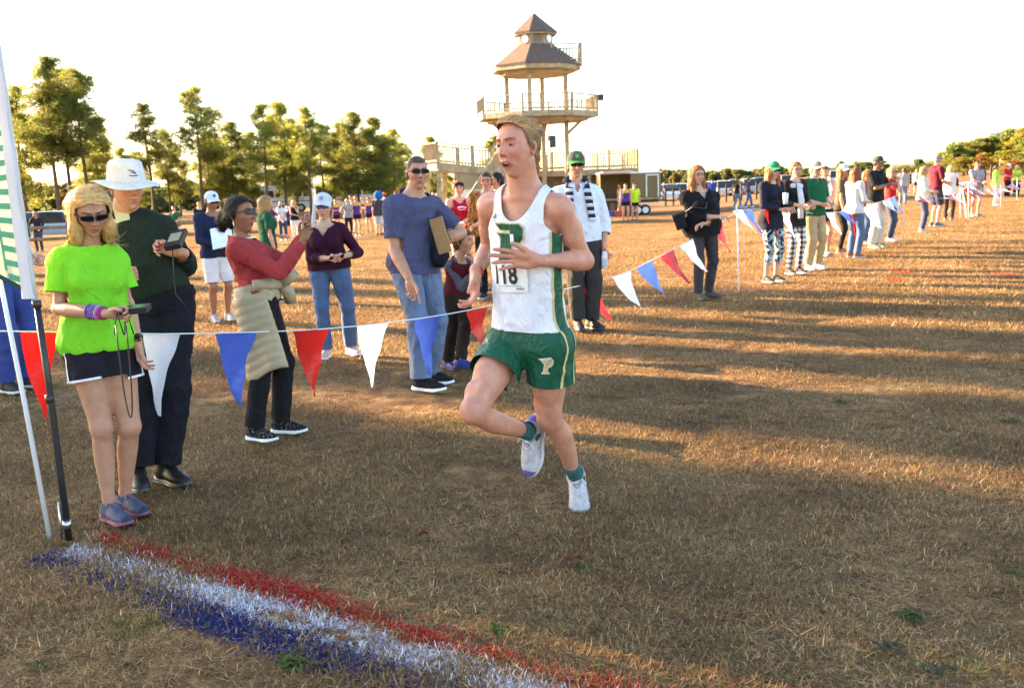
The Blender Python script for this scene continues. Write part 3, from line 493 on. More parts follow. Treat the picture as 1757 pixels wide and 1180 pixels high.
def trailer():
    Y = 58.0; a, b = P(1030, 350, Y), P(1134, 348, Y); zt, zb = P(1080, 298, Y).z, P(1080, 340, Y).z; g = float(gz(a.x, Y)); x0, x1 = a.x, b.x; D = 2.4; R = empty('cargo_trailer', ((x0 + x1) / 2, Y + 1, g), 'open sided cargo trailer with tan interior parked beside the platform', 'trailer')
    TAN = mat('trailer_interior', (0.30, 0.22, 0.10), 0.7, 0.25, 3.0); WHT = plastic((0.72, 0.72, 0.70), 0.4, 'trailer_white'); box = lambda nm, c, s, m, rz=0.0: (lambda q: q.build(nm, m, R))(MB().box(c, s, rz))
    box('floor', ((x0 + x1) / 2, Y + D / 2, zb - 0.06), (x1 - x0, D, 0.12), TAN); box('back_wall', ((x0 + x1) / 2, Y + D, (zt + zb) / 2), (x1 - x0 - 0.12, 0.06, zt - zb - 0.01), TAN); box('end_wall', (x1 - 0.03, Y + D / 2, (zt + zb) / 2), (0.06, D - 0.1, zt - zb - 0.01), mat('trailer_bronze', (0.16, 0.115, 0.05), 0.4, 0.1, 2.0)); box('end_wall', (x0 + 0.03, Y + D / 2, (zt + zb) / 2), (0.06, D - 0.1, zt - zb - 0.01), TAN)
    box('roof', ((x0 + x1) / 2, Y + D / 2, zt + 0.05), (x1 - x0 + 0.1, D + 0.1, 0.10), WHT); xs = x0 + (x1 - x0) * 0.50
    box('side_panel', ((xs + x1) / 2, Y + 0.02, (zt + zb) / 2), (x1 - xs, 0.05, zt - zb - 0.02), mat('trailer_bronze', (0.16, 0.115, 0.05), 0.4, 0.1, 2.0)); box('awning', ((x0 + xs) / 2, Y - 0.8, zt + 0.12), (xs - x0, 1.5, 0.05), WHT)
    xd = x0 + (x1 - x0) * 0.86
    for c, s in (((xd - 0.36, Y - 0.03, (zt + zb) / 2 - 0.05), (0.07, 0.06, zt - zb - 0.2)), ((xd + 0.36, Y - 0.03, (zt + zb) / 2 - 0.05), (0.07, 0.06, zt - zb - 0.2)), ((xd, Y - 0.03, zt - 0.12), (0.79, 0.06, 0.07))): box('door_frame', c, s, WHT)
    for f in (0.62, 0.74):
        x = x0 + (x1 - x0) * f; mb = MB(); mb.tube([(x, Y - 0.12, g + 0.33), (x, Y + 0.12, g + 0.33)], 0.33, 20); t = mb.build('wheel', plastic((0.02, 0.02, 0.02), 0.8, 'rubber'), R); mb = MB(); mb.tube([(x, Y - 0.14, g + 0.33), (x, Y - 0.10, g + 0.33)], 0.19, 16); mb.build('rim', WHT, t)
    box('fender', (x0 + (x1 - x0) * 0.68, Y - 0.12, g + 0.72), (1.25, 0.36, 0.06), plastic((0.55, 0.55, 0.55), 0.4, 'fender')); box('chassis', ((x0 + x1) / 2, Y + D / 2, zb - 0.22), (x1 - x0 - 0.2, D - 0.4, 0.16), BLKM); mb = MB(); mb.bar((x1, Y + 1.2, zb - 0.22), (x1 + 1.1, Y + 1.2, zb - 0.28), 0.1, 0.1); mb.build('drawbar', BLKM, R)
    for x, c, nm, lb in ((1046, (0.03, 0.06, 0.30), 'storage_bin', 'blue plastic bin on the ground at the trailer'), (1060, (0.4, 0.05, 0.03), 'storage_bin', 'small red bin at the trailer wheels')):
        q = P(x, 346, Y - 0.6); mb = MB(); mb.box((q.x, Y - 0.6, g + 0.18), (0.5, 0.4, 0.36), 0.2, 1.08); o = mb.build(nm, plastic(c, 0.4), None); tag(o, lb, 'bin')
    # low rounded earth bank behind
trailer()
# ------------------------------------------------------------------ fences
def split_rail():
    pts = [G(-30, 418), G(70, 420), G(180, 420), G(262, 420), G(345, 418), G(452, 410)]; pts = []
    for x in (-60, 30, 118, 205, 290, 372, 456):
        q = P(x, 400, 38 + 0.0 * x); z = float(gz(q.x, q.y)); pts.append(Vector((q.x, q.y, z)))
    R = empty('split_rail_fence', pts[3], 'weathered split rail fence with spectators leaning on it under the pines', 'fence'); mt = mat('grey_timber', (0.22, 0.16, 0.10), 0.9, 0.3, 6, 0.4, 25)
    for i, p in enumerate(pts):
        mb = MB(); mb.tube([p - Vector((0, 0, 0.2)), p + Vector((0.01, 0, 1.25))], [0.10, 0.085], 8); mb.build('fence_post', mt, R)
        if i:
            for h in (0.95, 0.5): mb = MB(); mb.tube([pts[i - 1] + Vector((0, -0.03, h)), p + Vector((0, -0.03, h + 0.02))], [0.075, 0.065], 7); mb.build('rail', mt, R)
def wire_fence():
    pts = []
    for x in range(1142, 1320, 13): q = P(x, 330, 80); pts.append(Vector((q.x, 80, float(gz(q.x, 80)))))
    for x in (1580, 1625, 1665, 1700, 1735, 1765): q = P(x, 300, 100); pts.append(Vector((q.x, 100, float(gz(q.x, 100)))))
    mt = mat('dark_post', (0.06, 0.045, 0.035), 0.9, 0.2, 5)
    for lo, hi, lb in ((0, len(pts) - 6, 'dark post and wire fence in front of the parked cars'), (len(pts) - 6, len(pts), 'low post and wire fence below the right hand wood')):
        R = empty('wire_fence', pts[lo], lb, 'fence', 'post and wire fences')
        for i in range(lo, hi):
            p = pts[i]; mb = MB(); mb.bar(p - Vector((0, 0, 0.2)), p + Vector((0, 0, 1.45)), 0.14, 0.14); mb.build('fence_post', mt, R)
            if i > lo:
                for h in (1.4, 0.9, 0.45): mb = MB(); mb.bar(pts[i - 1] + Vector((0, 0, h)), p + Vector((0, 0, h)), 0.03, 0.035); mb.build('wire', mt, R)
split_rail(); wire_fence()
# ------------------------------------------------------------------ vehicles
GLASS = plastic((0.03, 0.035, 0.04), 0.08, 'car_glass'); RUB = plastic((0.02, 0.02, 0.02), 0.8, 'rubber'); RIM = plastic((0.45, 0.45, 0.46), 0.3, 'rim')
def make_car(label, loc, rz, col, suv=True, group='cars parked beyond the fence'):
    R = empty('parked_car', loc, label, 'car', group); L, W, H = 4.6, 1.85, 1.72 if suv else 1.45; paint = mat('car_paint', col, 0.25, 0.0, spec=0.6)
    ca, sa = math.cos(rz), math.sin(rz); T = lambda p: Vector((loc[0] + p[0] * ca - p[1] * sa, loc[1] + p[0] * sa + p[1] * ca, loc[2] + p[2]))
    def loft(secs, nm, m, par=R):      # secs: (x, half width, z0, z1) across the length
        V = []; F = []
        for x, w, z0, z1 in secs:
            for y, z in ((-w * .94, z0), (-w, z0 + (z1 - z0) * .45), (-w * .9, z1), (w * .9, z1), (w, z0 + (z1 - z0) * .45), (w * .94, z0)): V.append(T((x, y, z)))
        n = 6
        for i in range(len(secs) - 1):
            for k in range(n): F.append((i * n + k, i * n + (k + 1) % n, (i + 1) * n + (k + 1) % n, (i + 1) * n + k))
        F += [tuple(range(n))[::-1], tuple((len(secs) - 1) * n + k for k in range(n))]; mb = MB(); mb.add(V, F); return mb.build(nm, m, par)
    h1 = 0.98 if suv else 0.85; w = W / 2
    loft([(-L / 2, w * .86, .42, .80), (-L / 2 + .12, w * .95, .30, h1 - .05), (-L / 2 + .8, w, .26, h1), (L / 2 - 1.1, w, .26, h1), (L / 2 - .3, w * .95, .28, h1 - .12), (L / 2, w * .82, .40, .72)], 'body', paint)
    rx = -L / 2 + (.15 if suv else .7)
    loft([(rx, w * .86, h1 - .03, h1 + .02), (rx + .35, w * .82, h1 - .03, H - .04), (rx + 1.9, w * .80, h1 - .03, H), (L / 2 - 1.75, w * .80, h1 - .03, H - .05), (L / 2 - 1.05, w * .86, h1 - .03, h1 + .02)], 'windows', GLASS); loft([(rx + .36, w * .80, H - .05, H + .01), (rx + 1.9, w * .80, H - .02, H + .03), (L / 2 - 1.78, w * .78, H - .06, H - .01)], 'roof', paint)
    for x in (-L / 2 + .85, L / 2 - .9):
        for s in (-1, 1): mb = MB(); mb.tube([T((x, s * (w - .16), .33)), T((x, s * (w + .02), .33))], .33, 16); t = mb.build('wheel', RUB, R); mb = MB(); mb.tube([T((x, s * (w + .0), .33)), T((x, s * (w + .035), .33))], .20, 12); mb.build('rim', RIM, t)
    for s in (-1, 1): mb = MB(); mb.box(T((L / 2 - .07, s * w * .62, .66)), (.16, .36, .14), rz); mb.build('headlight', plastic((.8, .8, .8), .1), R); mb = MB(); mb.box(T((-L / 2 + .05, s * w * .72, .78)), (.14, .22, .2), rz); mb.build('tail_light', plastic((.35, .02, .02), .2), R)
    return R
q = P(104, 420, 62); make_car('silver blue car parked behind the split rail fence', (q.x, 62, float(gz(q.x, 62)) - 0.3), 0.12, (0.35, 0.40, 0.48), True)
CARS = [(1150, 104, (0.7, 0.7, 0.7), 0.2, 'white car half hidden beside the trailer'), (1170, 112, (0.45, 0.46, 0.48), 1.3, 'silver car beside the white one near the trailer'), (1241, 108, (0.55, 0.56, 0.57), 1.4, 'pale silver sport utility car behind the walking women'), (1262, 112, (0.10, 0.10, 0.11), 1.4, 'dark car between the walking women'), (1282, 108, (0.40, 0.42, 0.45), 1.5, 'grey car behind the fence posts'), (1302, 110, (0.06, 0.07, 0.09), 1.4, 'black car left of the green cap woman'), (1218, 116, (0.72, 0.72, 0.72), 1.4, 'white car beside the man in the bright blue shirt'), (1430, 112, (0.6, 0.6, 0.6), 1.4, 'light car far behind the spectator row'), (1345, 115, (0.35, 0.05, 0.05), 1.5, 'dark red car behind the spectator row')]
for x, Y, c, rz, lb in CARS: q = P(x, 330, Y); make_car(lb, (q.x, Y, float(gz(q.x, Y))), rz, c, True)
def bus(x0, x1, Y, label):
    a, b = P(x0, 340, Y), P(x1, 340, Y); g = float(gz(a.x, Y)); R = empty('white_bus', ((a.x + b.x) / 2, Y, g), label, 'bus', 'buses parked behind the pines'); L = b.x - a.x; W = 2.5; H = 3.0; wh = plastic((0.72, 0.72, 0.70), 0.35, 'bus_white'); cx = (a.x + b.x) / 2
    mb = MB(); mb.box((cx, Y + W / 2, g + 0.55 + (H - 0.55) / 2), (L, W, H - 0.55)); mb.build('body', wh, R); mb = MB(); mb.box((cx, Y + W / 2, g + H + 0.06), (L * 0.985, W * 0.88, 0.14)); mb.build('roof', wh, R); n = int(L / 1.05)
    for i in range(n): mb = MB(); mb.box((a.x + L * (i + 0.5) / n, Y - 0.012, g + 2.15), (L / n * 0.80, 0.05, 0.78)); mb.build('window', GLASS, R)
    mb = MB(); mb.box((cx, Y - 0.01, g + 1.25), (L * 0.98, 0.03, 0.10)); mb.build('side_stripe', mat('stripe_blue', (0.05, 0.09, 0.2), 0.4), R)
    for f in (0.18, 0.8): mb = MB(); mb.tube([(a.x + L * f, Y - 0.05, g + 0.48), (a.x + L * f, Y + 0.3, g + 0.48)], 0.48, 18); w = mb.build('wheel', RUB, R); mb = MB(); mb.tube([(a.x + L * f, Y - 0.08, g + 0.48), (a.x + L * f, Y, g + 0.48)], 0.24, 14); mb.build('rim', RIM, w)
bus(440, 535, 112, 'long white bus behind the middle pines'); bus(556, 655, 116, 'white bus behind the purple jerseys')

# ------------------------------------------------------------------ bodies: signed distance fields meshed by surface nets
def surface_nets(Fd, org, h):
    nx, ny, nz = Fd.shape; ins = Fd < 0
    c = [ins[i:nx - 1 + i, j:ny - 1 + j, k:nz - 1 + k] for i in (0, 1) for j in (0, 1) for k in (0, 1)]
    s = sum(a.astype(np.int8) for a in c); act = (s > 0) & (s < 8)
    idx = np.full(act.shape, -1, np.int64); ids = np.argwhere(act); idx[act] = np.arange(len(ids))
    off = np.array([(i, j, k) for i in (0, 1) for j in (0, 1) for k in (0, 1)])
    vals = np.stack([Fd[ids[:, 0] + o[0], ids[:, 1] + o[1], ids[:, 2] + o[2]] for o in off], 1)
    acc = np.zeros((len(ids), 3)); cnt = np.zeros(len(ids))
    for a in range(8):
        for b in range(a + 1, 8):
            if np.abs(off[a] - off[b]).sum() != 1: continue
            va, vb = vals[:, a], vals[:, b]; m = (va < 0) != (vb < 0)
            t = np.where(m, va / np.where(m, va - vb, 1), 0)
            acc += np.where(m[:, None], off[a] + t[:, None] * (off[b] - off[a]), 0); cnt += m
    V = (ids + acc / cnt[:, None]) * h + org
    Fs = []
    for ax in range(3):
        sl0 = [slice(None)] * 3; sl1 = [slice(None)] * 3; sl0[ax] = slice(0, -1); sl1[ax] = slice(1, None)
        a, b = ins[tuple(sl0)], ins[tuple(sl1)]; ed = np.argwhere(a != b)
        u, w = (ax + 1) % 3, (ax + 2) % 3
        ok = (ed[:, u] > 0) & (ed[:, w] > 0) & (ed[:, u] < Fd.shape[u] - 1) & (ed[:, w] < Fd.shape[w] - 1); ed = ed[ok]
        fl = a[ed[:, 0], ed[:, 1], ed[:, 2]]
        def ci(du, dw):
            e = ed.copy(); e[:, u] -= du; e[:, w] -= dw; return idx[e[:, 0], e[:, 1], e[:, 2]]
        q = np.stack([ci(1, 1), ci(0, 1), ci(0, 0), ci(1, 0)], 1)
        q[~fl] = q[~fl][:, ::-1]; Fs.append(q)
    return V, np.concatenate(Fs)
class Limb:      # tapered limb between a and b; radius profile along it; smooth-union width k(h)
    def __init__(s, a, b, hs, rs, k=0.012, k0=None, off=None, offp=None):
        s.a, s.b = np.array(a, float), np.array(b, float); s.hs, s.rs = hs, np.array(rs, float); s.k, s.k0 = k, k0
        s.off = None if off is None else np.array(off, float); s.offp = offp
    def bbox(s, m): r = s.rs.max() + m + 0.05; return np.minimum(s.a, s.b) - r, np.maximum(s.a, s.b) + r
    def ev(s, X, m):
        ba = s.b - s.a; pa = X - s.a; h = np.clip(pa @ ba / max(ba @ ba, 1e-9), 0, 1)
        c = h[..., None] * ba
        if s.off is not None: c = c + np.interp(h, s.hs, s.offp)[..., None] * s.off
        d = np.linalg.norm(pa - c, axis=-1) - np.interp(h, s.hs, s.rs) - m
        k = s.k if s.k0 is None else np.interp(h, [0, 0.4], [s.k0, s.k])
        return d, k
class Ell:       # ellipsoid with axes (columns of M) and radii r
    def __init__(s, c, r, M=None, k=0.02): s.c, s.r, s.M, s.k = np.array(c, float), np.array(r, float), (np.eye(3) if M is None else np.array(M, float)), k
    def bbox(s, m): r = s.r.max() + m + 0.05; return s.c - r, s.c + r
    def ev(s, X, m):
        q = (X - s.c) @ s.M; r = s.r + m; n = np.linalg.norm(q / r, axis=-1)
        return (n - 1) * r.min(), s.k
class Trunk:     # elliptic loft from pelvis to neck
    def __init__(s, p, n, uh, us, prof, k=0.03, bend=None, ex=2.3):
        s.p, s.n = np.array(p, float), np.array(n, float); s.uh, s.us, s.prof, s.k, s.bend, s.ex = nrm(uh), nrm(us), np.array(prof, float), k, bend, ex
    def bbox(s, m): r = max(s.prof[:, 1].max(), s.prof[:, 2].max()) + m + 0.08; return np.minimum(s.p, s.n) - r, np.maximum(s.p, s.n) + r
    def ev(s, X, m):
        ax = s.n - s.p; L = np.linalg.norm(ax); A = ax / L; q = X - s.p; t = q @ A / L
        t0, t1 = s.prof[0, 0], s.prof[-1, 0]; tc = np.clip(t, t0, t1)
        a = np.interp(tc, s.prof[:, 0], s.prof[:, 1]) + m; b = np.interp(tc, s.prof[:, 0], s.prof[:, 2]) + m
        fo = np.interp(tc, s.prof[:, 0], s.prof[:, 3])
        w = np.clip(tc, 0, 1)[..., None]; u = (1 - w) * s.uh + w * s.us
        u = u - (u @ A)[..., None] * A; u /= np.linalg.norm(u, axis=-1)[..., None]
        f = np.cross(u, A); q = q - (f * fo[..., None])
        x = (q * u).sum(-1); y = (q * f).sum(-1)
        rr = ((np.abs(x) / a) ** s.ex + (np.abs(y) / b) ** s.ex) ** (1 / s.ex)
        d = (rr - 1) * np.minimum(a, b); e = np.abs(t - tc) * L
        return np.where(e > 0, np.sqrt(np.maximum(d, 0) ** 2 + e ** 2) + np.minimum(d, 0) * 0, d), s.k
def eval_prims(prims, h, pad=0.03):
    lo = np.min([p.bbox(m)[0] for p, m in prims], 0) - pad; hi = np.max([p.bbox(m)[1] for p, m in prims], 0) + pad
    n = np.ceil((hi - lo) / h).astype(int) + 1; Fd = np.full(n, 0.2)
    gx = [lo[i] + np.arange(n[i]) * h for i in range(3)]
    for p, m in prims:
        b0, b1 = p.bbox(m); i0 = np.clip(np.floor((b0 - lo) / h).astype(int), 0, n - 1); i1 = np.clip(np.ceil((b1 - lo) / h).astype(int) + 1, 1, n)
        sl = tuple(slice(a, b) for a, b in zip(i0, i1))
        X = np.stack(np.meshgrid(gx[0][sl[0]], gx[1][sl[1]], gx[2][sl[2]], indexing='ij'), -1)
        d, k = p.ev(X, m); f = Fd[sl]; k = np.maximum(k, 1e-4)
        hh = np.clip(0.5 + 0.5 * (f - d) / k, 0, 1); Fd[sl] = f * (1 - hh) + d * hh - k * hh * (1 - hh)
    return Fd, lo
def mesh_prims(prims, h):
    Fd, lo = eval_prims(prims, h); return surface_nets(Fd, lo, h)
def to_tris(F):
    if F.shape[1] == 3: return F
    return np.concatenate([F[:, [0, 1, 2]], F[:, [0, 2, 3]]])
def clip_mesh(V, T, f, A=None):
    """keep the part of a triangle mesh where f > 0, cut cleanly along f = 0"""
    T = to_tris(T); pos = f > 0; n = pos[T].sum(1); keep = [T[n == 3]]; NV = [V]; NA = [A] if A is not None else None; base = len(V)
    def cut(i, j):
        nonlocal base
        t = (f[i] / (f[i] - f[j]))[:, None]; NV.append(V[i] + t * (V[j] - V[i]))
        if A is not None: NA.append(A[i] + t * (A[j] - A[i]))
        r = np.arange(base, base + len(i)); base += len(i); return r
    for want in (1, 2):
        tt = T[n == want]
        if not len(tt): continue
        p = pos[tt] if want == 1 else ~pos[tt]; k = p.argmax(1); r = np.arange(len(tt))
        a, b, c = tt[r, k], tt[r, (k + 1) % 3], tt[r, (k + 2) % 3]
        ab, ac = cut(a, b), cut(a, c)
        if want == 1: keep.append(np.stack([a, ab, ac], 1))
        else: keep += [np.stack([ab, b, c], 1), np.stack([ab, c, ac], 1)]
    T2 = np.concatenate(keep); V2 = np.concatenate(NV)
    us, inv = np.unique(T2.ravel(), return_inverse=True)
    r = (V2[us], inv.reshape(-1, 3))
    return r if A is None else (*r, np.concatenate(NA)[us])
def weld(V, T, q=1e-5):
    k = np.round(V / q).astype(np.int64); _, i, inv = np.unique(k, axis=0, return_index=True, return_inverse=True)
    inv = np.asarray(inv).ravel(); T = inv[T]; T = T[(T[:, 0] != T[:, 1]) & (T[:, 1] != T[:, 2]) & (T[:, 0] != T[:, 2])]
    return V[i], T
def vnormals(V, T):
    T = to_tris(T); n = np.cross(V[T[:, 1]] - V[T[:, 0]], V[T[:, 2]] - V[T[:, 0]]); N = np.zeros_like(V)
    for i in range(3): np.add.at(N, T[:, i], n)
    return N / (np.linalg.norm(N, axis=1)[:, None] + 1e-12)

# ------------------------------------------------------------------ head (local: x left, y forward, z up; chin about z = -0.118, crown 0.117)
def head_mesh(tier, female=False, mouth=0.0, fat=0.0):
    nl, nt = {0: (150, 120), 1: (84, 66), 2: (36, 28)}[tier]
    lon = np.linspace(-np.pi, np.pi, nl, endpoint=False); lon = lon - 0.50 * np.sin(lon)      # denser in front
    lat = np.linspace(0.02, np.pi - 0.02, nt)
    LA, LO = np.meshgrid(lat, lon, indexing='ij'); sl = np.sin(LA); dz = np.cos(LA)
    g = lambda a, s: np.exp(-(a / s) ** 2)
    z = np.where(dz > 0, dz * 0.112, dz * 0.124)
    r = np.where(dz > 0, sl ** 0.92, sl ** 0.62)                      # squarer jaw than skull
    dx, dy = r * np.sin(LO), r * np.cos(LO); front = dy > 0
    fm = 1.0 if female else 0.0
    w = np.interp(z, [-0.124, -0.105, -0.085, -0.055, -0.02, 0.02, 0.05, 0.112], [0.034, 0.045 - 0.004 * fm, 0.053 - 0.004 * fm, 0.062 - 0.002 * fm, 0.0705, 0.0745, 0.0765, 0.079]) + 0.006 * fat * g(z + 0.07, 0.05)
    x = dx * w
    yf = np.interp(z, [-0.124, -0.110, -0.085, -0.05, 0.0, 0.04, 0.07, 0.112], [0.066, 0.082, 0.083, 0.086, 0.088, 0.090, 0.089, 0.090])
    yb = np.interp(z, [-0.124, -0.09, -0.05, 0.0, 0.04, 0.112], [0.010, 0.030, 0.062, 0.092, 0.102, 0.104])
    y = np.where(front, np.sign(dy) * np.abs(dy) ** 0.86 * yf, dy * yb)
    fr = sstep((np.cos(LO) - 0.30) / 0.3); ax = np.abs(x)
    y = y + fr * (0.0065 * g(z - 0.033, 0.010) * g(ax - 0.026, 0.024)             # brow ridge
                  - 0.0135 * g(z - 0.011, 0.0145) * g(ax - 0.031, 0.0165)          # sockets
                  - 0.006 * g(z - 0.018, 0.010) * g(ax - 0.010, 0.006)
                  + 0.0065 * g(z + 0.026, 0.018) * g(ax - 0.042, 0.016)            # cheekbones
                  - (0.006 - 0.004 * fat) * g(z + 0.058, 0.022) * g(ax - 0.046, 0.014)
                  + 0.004 * g(z + 0.108, 0.013) * g(ax, 0.020))                     # chin
    nb = np.interp(z, [-0.0385, -0.034, -0.029, -0.024, -0.006, 0.014, 0.032], [0.0, 0.013, 0.0235, 0.0250, 0.0165, 0.0085, 0.0]) * (0.88 if female else 1.0)
    nw = np.interp(z, [-0.04, -0.028, -0.016, 0.0, 0.03], [0.0095, 0.0095, 0.0070, 0.0058, 0.0080])
    y = y + fr * nb * g(ax, nw) + fr * 0.0085 * g(z + 0.030, 0.0065) * g(ax - 0.0135, 0.0052)
    op = mouth; mz = -0.0625 - 0.006 * op; mw, mh = 0.0215, (0.0098 if op else 0.0011)
    e = np.sqrt((x / mw) ** 2 + ((z - mz) / mh) ** 2) if op else np.sqrt((x / (mw + 0.002)) ** 2 + ((z - mz) / 0.0085) ** 2)
    if op:
        ring = g(e - 1.25, 0.34); y = y + fr * (0.0055 * ring) - fr * (0.024 - 0.017 * sstep((z - mz) / 0.002)) * (1 - sstep((e - 0.72) / 0.32))
    else:
        y = y + fr * (0.0036 * g(z - mz - 0.0055, 0.0050) * g(ax, 0.024) + 0.0042 * g(z - mz + 0.0065, 0.0058) * g(ax, 0.022) - 0.0036 * g(z - mz, 0.0022) * g(ax, 0.024))
    y = y - fr * (0.0045 * g(z - mz + 0.022 + 0.008 * op, 0.0075) * g(ax, 0.020) + 0.002 * g(z - mz - 0.015, 0.007) * g(ax, 0.004))
    V = np.stack([x, y, z], -1).reshape(-1, 3)
    col = np.ones((nt, nl, 3)); lipc = np.array([0.80, 0.47, 0.50]) if not female else np.array([0.78, 0.36, 0.42])
    if op:
        lip = fr * g(e - 1.28, 0.26); col *= 1 + lip[..., None] * (lipc - 1)
        ins = fr * (1 - sstep((e - 0.80) / 0.22)); teeth = fr * (1 - sstep((e - 0.88) / 0.12)) * sstep((z - mz - 0.0015) / 0.0015) * g(ax, 0.017)
        col = col * (1 - 0.94 * ins[..., None]); col = col * (1 - teeth[..., None]) + teeth[..., None] * np.array([1.2, 2.1, 2.9])
    else:
        lip = fr * np.clip(g(z - mz - 0.0045, 0.0042) + g(z - mz + 0.0055, 0.0052), 0, 1) * g(ax, 0.0195); col *= 1 + lip[..., None] * (lipc - 1) * 0.95
        col *= 1 - 0.75 * (fr * g(z - mz, 0.0019) * g(ax, 0.0215))[..., None]
    zb = 0.0262 + 0.0060 * np.sin(np.clip((ax - 0.012) / 0.040, 0, 1) * 2.4)
    brow = fr * g(z - zb, 0.0040) * sstep((ax - 0.010) / 0.006) * (1 - sstep((ax - 0.046) / 0.008)); col *= 1 - brow[..., None] * np.array([0.70, 0.77, 0.80])
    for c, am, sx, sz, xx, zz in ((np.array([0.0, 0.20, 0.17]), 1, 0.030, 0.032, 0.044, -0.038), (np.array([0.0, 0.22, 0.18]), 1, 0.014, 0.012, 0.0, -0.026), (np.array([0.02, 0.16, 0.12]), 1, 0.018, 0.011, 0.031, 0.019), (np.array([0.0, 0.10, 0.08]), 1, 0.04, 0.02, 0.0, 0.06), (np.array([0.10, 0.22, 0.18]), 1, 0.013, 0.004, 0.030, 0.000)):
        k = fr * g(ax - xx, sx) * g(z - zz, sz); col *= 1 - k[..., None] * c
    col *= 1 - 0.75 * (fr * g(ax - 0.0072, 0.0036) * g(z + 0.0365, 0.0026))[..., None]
    col = np.clip(col, 0.015, 3).reshape(-1, 3)
    i, j = np.meshgrid(np.arange(nt - 1), np.arange(nl), indexing='ij'); i, j = i.ravel(), j.ravel(); j2 = (j + 1) % nl
    Fq = np.stack([i * nl + j, (i + 1) * nl + j, (i + 1) * nl + j2, i * nl + j2], 1)
    Vs, Fs, Cs = [V], [Fq], [col]; n = len(V)
    Vs.append(np.array([V[:nl].mean(0), V[-nl:].mean(0)])); Cs.append(np.ones((2, 3)))
    jj = np.arange(nl); j3 = (jj + 1) % nl
    Fs.append(np.stack([np.full(nl, n), jj, j3, j3], 1)); Fs.append(np.stack([np.full(nl, n + 1), (nt - 1) * nl + j3, (nt - 1) * nl + jj, (nt - 1) * nl + jj], 1)); n += 2
    def ball(c, r, cf, m=(14, 10), sc=(1, 1, 1), M=None, warp=None):
        nonlocal n
        lo = np.linspace(0, 2 * np.pi, m[0], endpoint=False); la = np.linspace(0.01, np.pi - 0.01, m[1])
        A, O = np.meshgrid(la, lo, indexing='ij'); D = np.stack([np.sin(A) * np.cos(O), np.sin(A) * np.sin(O), np.cos(A)], -1).reshape(-1, 3)
        q = D * r * np.array(sc)
        if warp is not None: q = warp(D, q)
        if M is not None: q = q @ np.array(M).T
        Vs.append(q + c); Cs.append(cf(D))
        a, b = np.meshgrid(np.arange(m[1] - 1), np.arange(m[0]), indexing='ij'); a, b = a.ravel(), b.ravel(); b2 = (b + 1) % m[0]
        Fs.append(np.stack([a * m[0] + b, (a + 1) * m[0] + b, (a + 1) * m[0] + b2, a * m[0] + b2], 1) + n); n += len(q)
    if tier < 2:
        low = 0.0064 if mouth else 0.0          # tired, lowered lids
        for s in (-1, 1):
            look = nrm([0.10 if not mouth else -0.05, 1, -0.10 - (0.20 if mouth else 0)])
            def cf(D):
                c = np.tile(np.array([0.80, 1.15, 1.35]) * 0.58, (len(D), 1)); a = D @ look
                c[a > 0.86] = (0.16, 0.26, 0.30); c[a > 0.955] = (0.015, 0.02, 0.02); return c
            ball(np.array([s * 0.0310, 0.0655, 0.0105]), 0.0125, cf, (56, 40))
            up = lambda D: np.where((D[:, 2] < -0.55)[:, None], np.array([0.22, 0.20, 0.2]), np.array([0.93, 0.80, 0.78]))
            lo_ = lambda D: np.where((D[:, 2] > 0.75)[:, None], np.array([0.72, 0.50, 0.48]), np.array([0.94, 0.84, 0.82]))
            ball(np.array([s * 0.0310, 0.0630, 0.0222 - low]), 0.0145, up, (28, 20), (1.12, 1.0, 0.60), None, lambda D, q: q - np.stack([0 * q[:, 0], 0 * q[:, 0], 16.0 * q[:, 0] ** 2], 1))
            ball(np.array([s * 0.0310, 0.0620, -0.0015]), 0.0140, lo_, (28, 16), (1.10, 1.0, 0.52), None, lambda D, q: q + np.stack([0 * q[:, 0], 0 * q[:, 0], 14.0 * q[:, 0] ** 2], 1))
    ec = lambda D: np.tile(np.array([1.0, 0.80, 0.76]), (len(D), 1)) * (1 - 0.5 * np.exp(-(((D[:, 1] - 0.1) / 0.45) ** 2 + ((D[:, 2] - 0.05) / 0.5) ** 2)) * (np.abs(D[:, 0]) > 0.3))[:, None]
    ew = lambda D, q: q * np.stack([1 - 1.5 * np.exp(-(((D[:, 1] - 0.1) / 0.40) ** 2 + ((D[:, 2] - 0.05) / 0.5) ** 2)) * (np.abs(D[:, 0]) > 0.3), (0.72 + 0.33 * D[:, 2]), np.ones(len(D))], 1)
    for s in (-1, 1):
        a = s * 0.42; M = [[math.cos(a), -math.sin(a), 0], [math.sin(a), math.cos(a), 0], [0, 0, 1]]
        ball(np.array([s * 0.0775, -0.012, -0.006]), 1.0, ec, (30, 22) if tier < 2 else (8, 6), (0.0090, 0.0200, 0.0295), M, ew)
    return np.concatenate(Vs), np.concatenate(Fs), np.concatenate(Cs)
_HEADS = {}
def get_head(*a):
    if a not in _HEADS: _HEADS[a] = head_mesh(*a)
    return _HEADS[a]

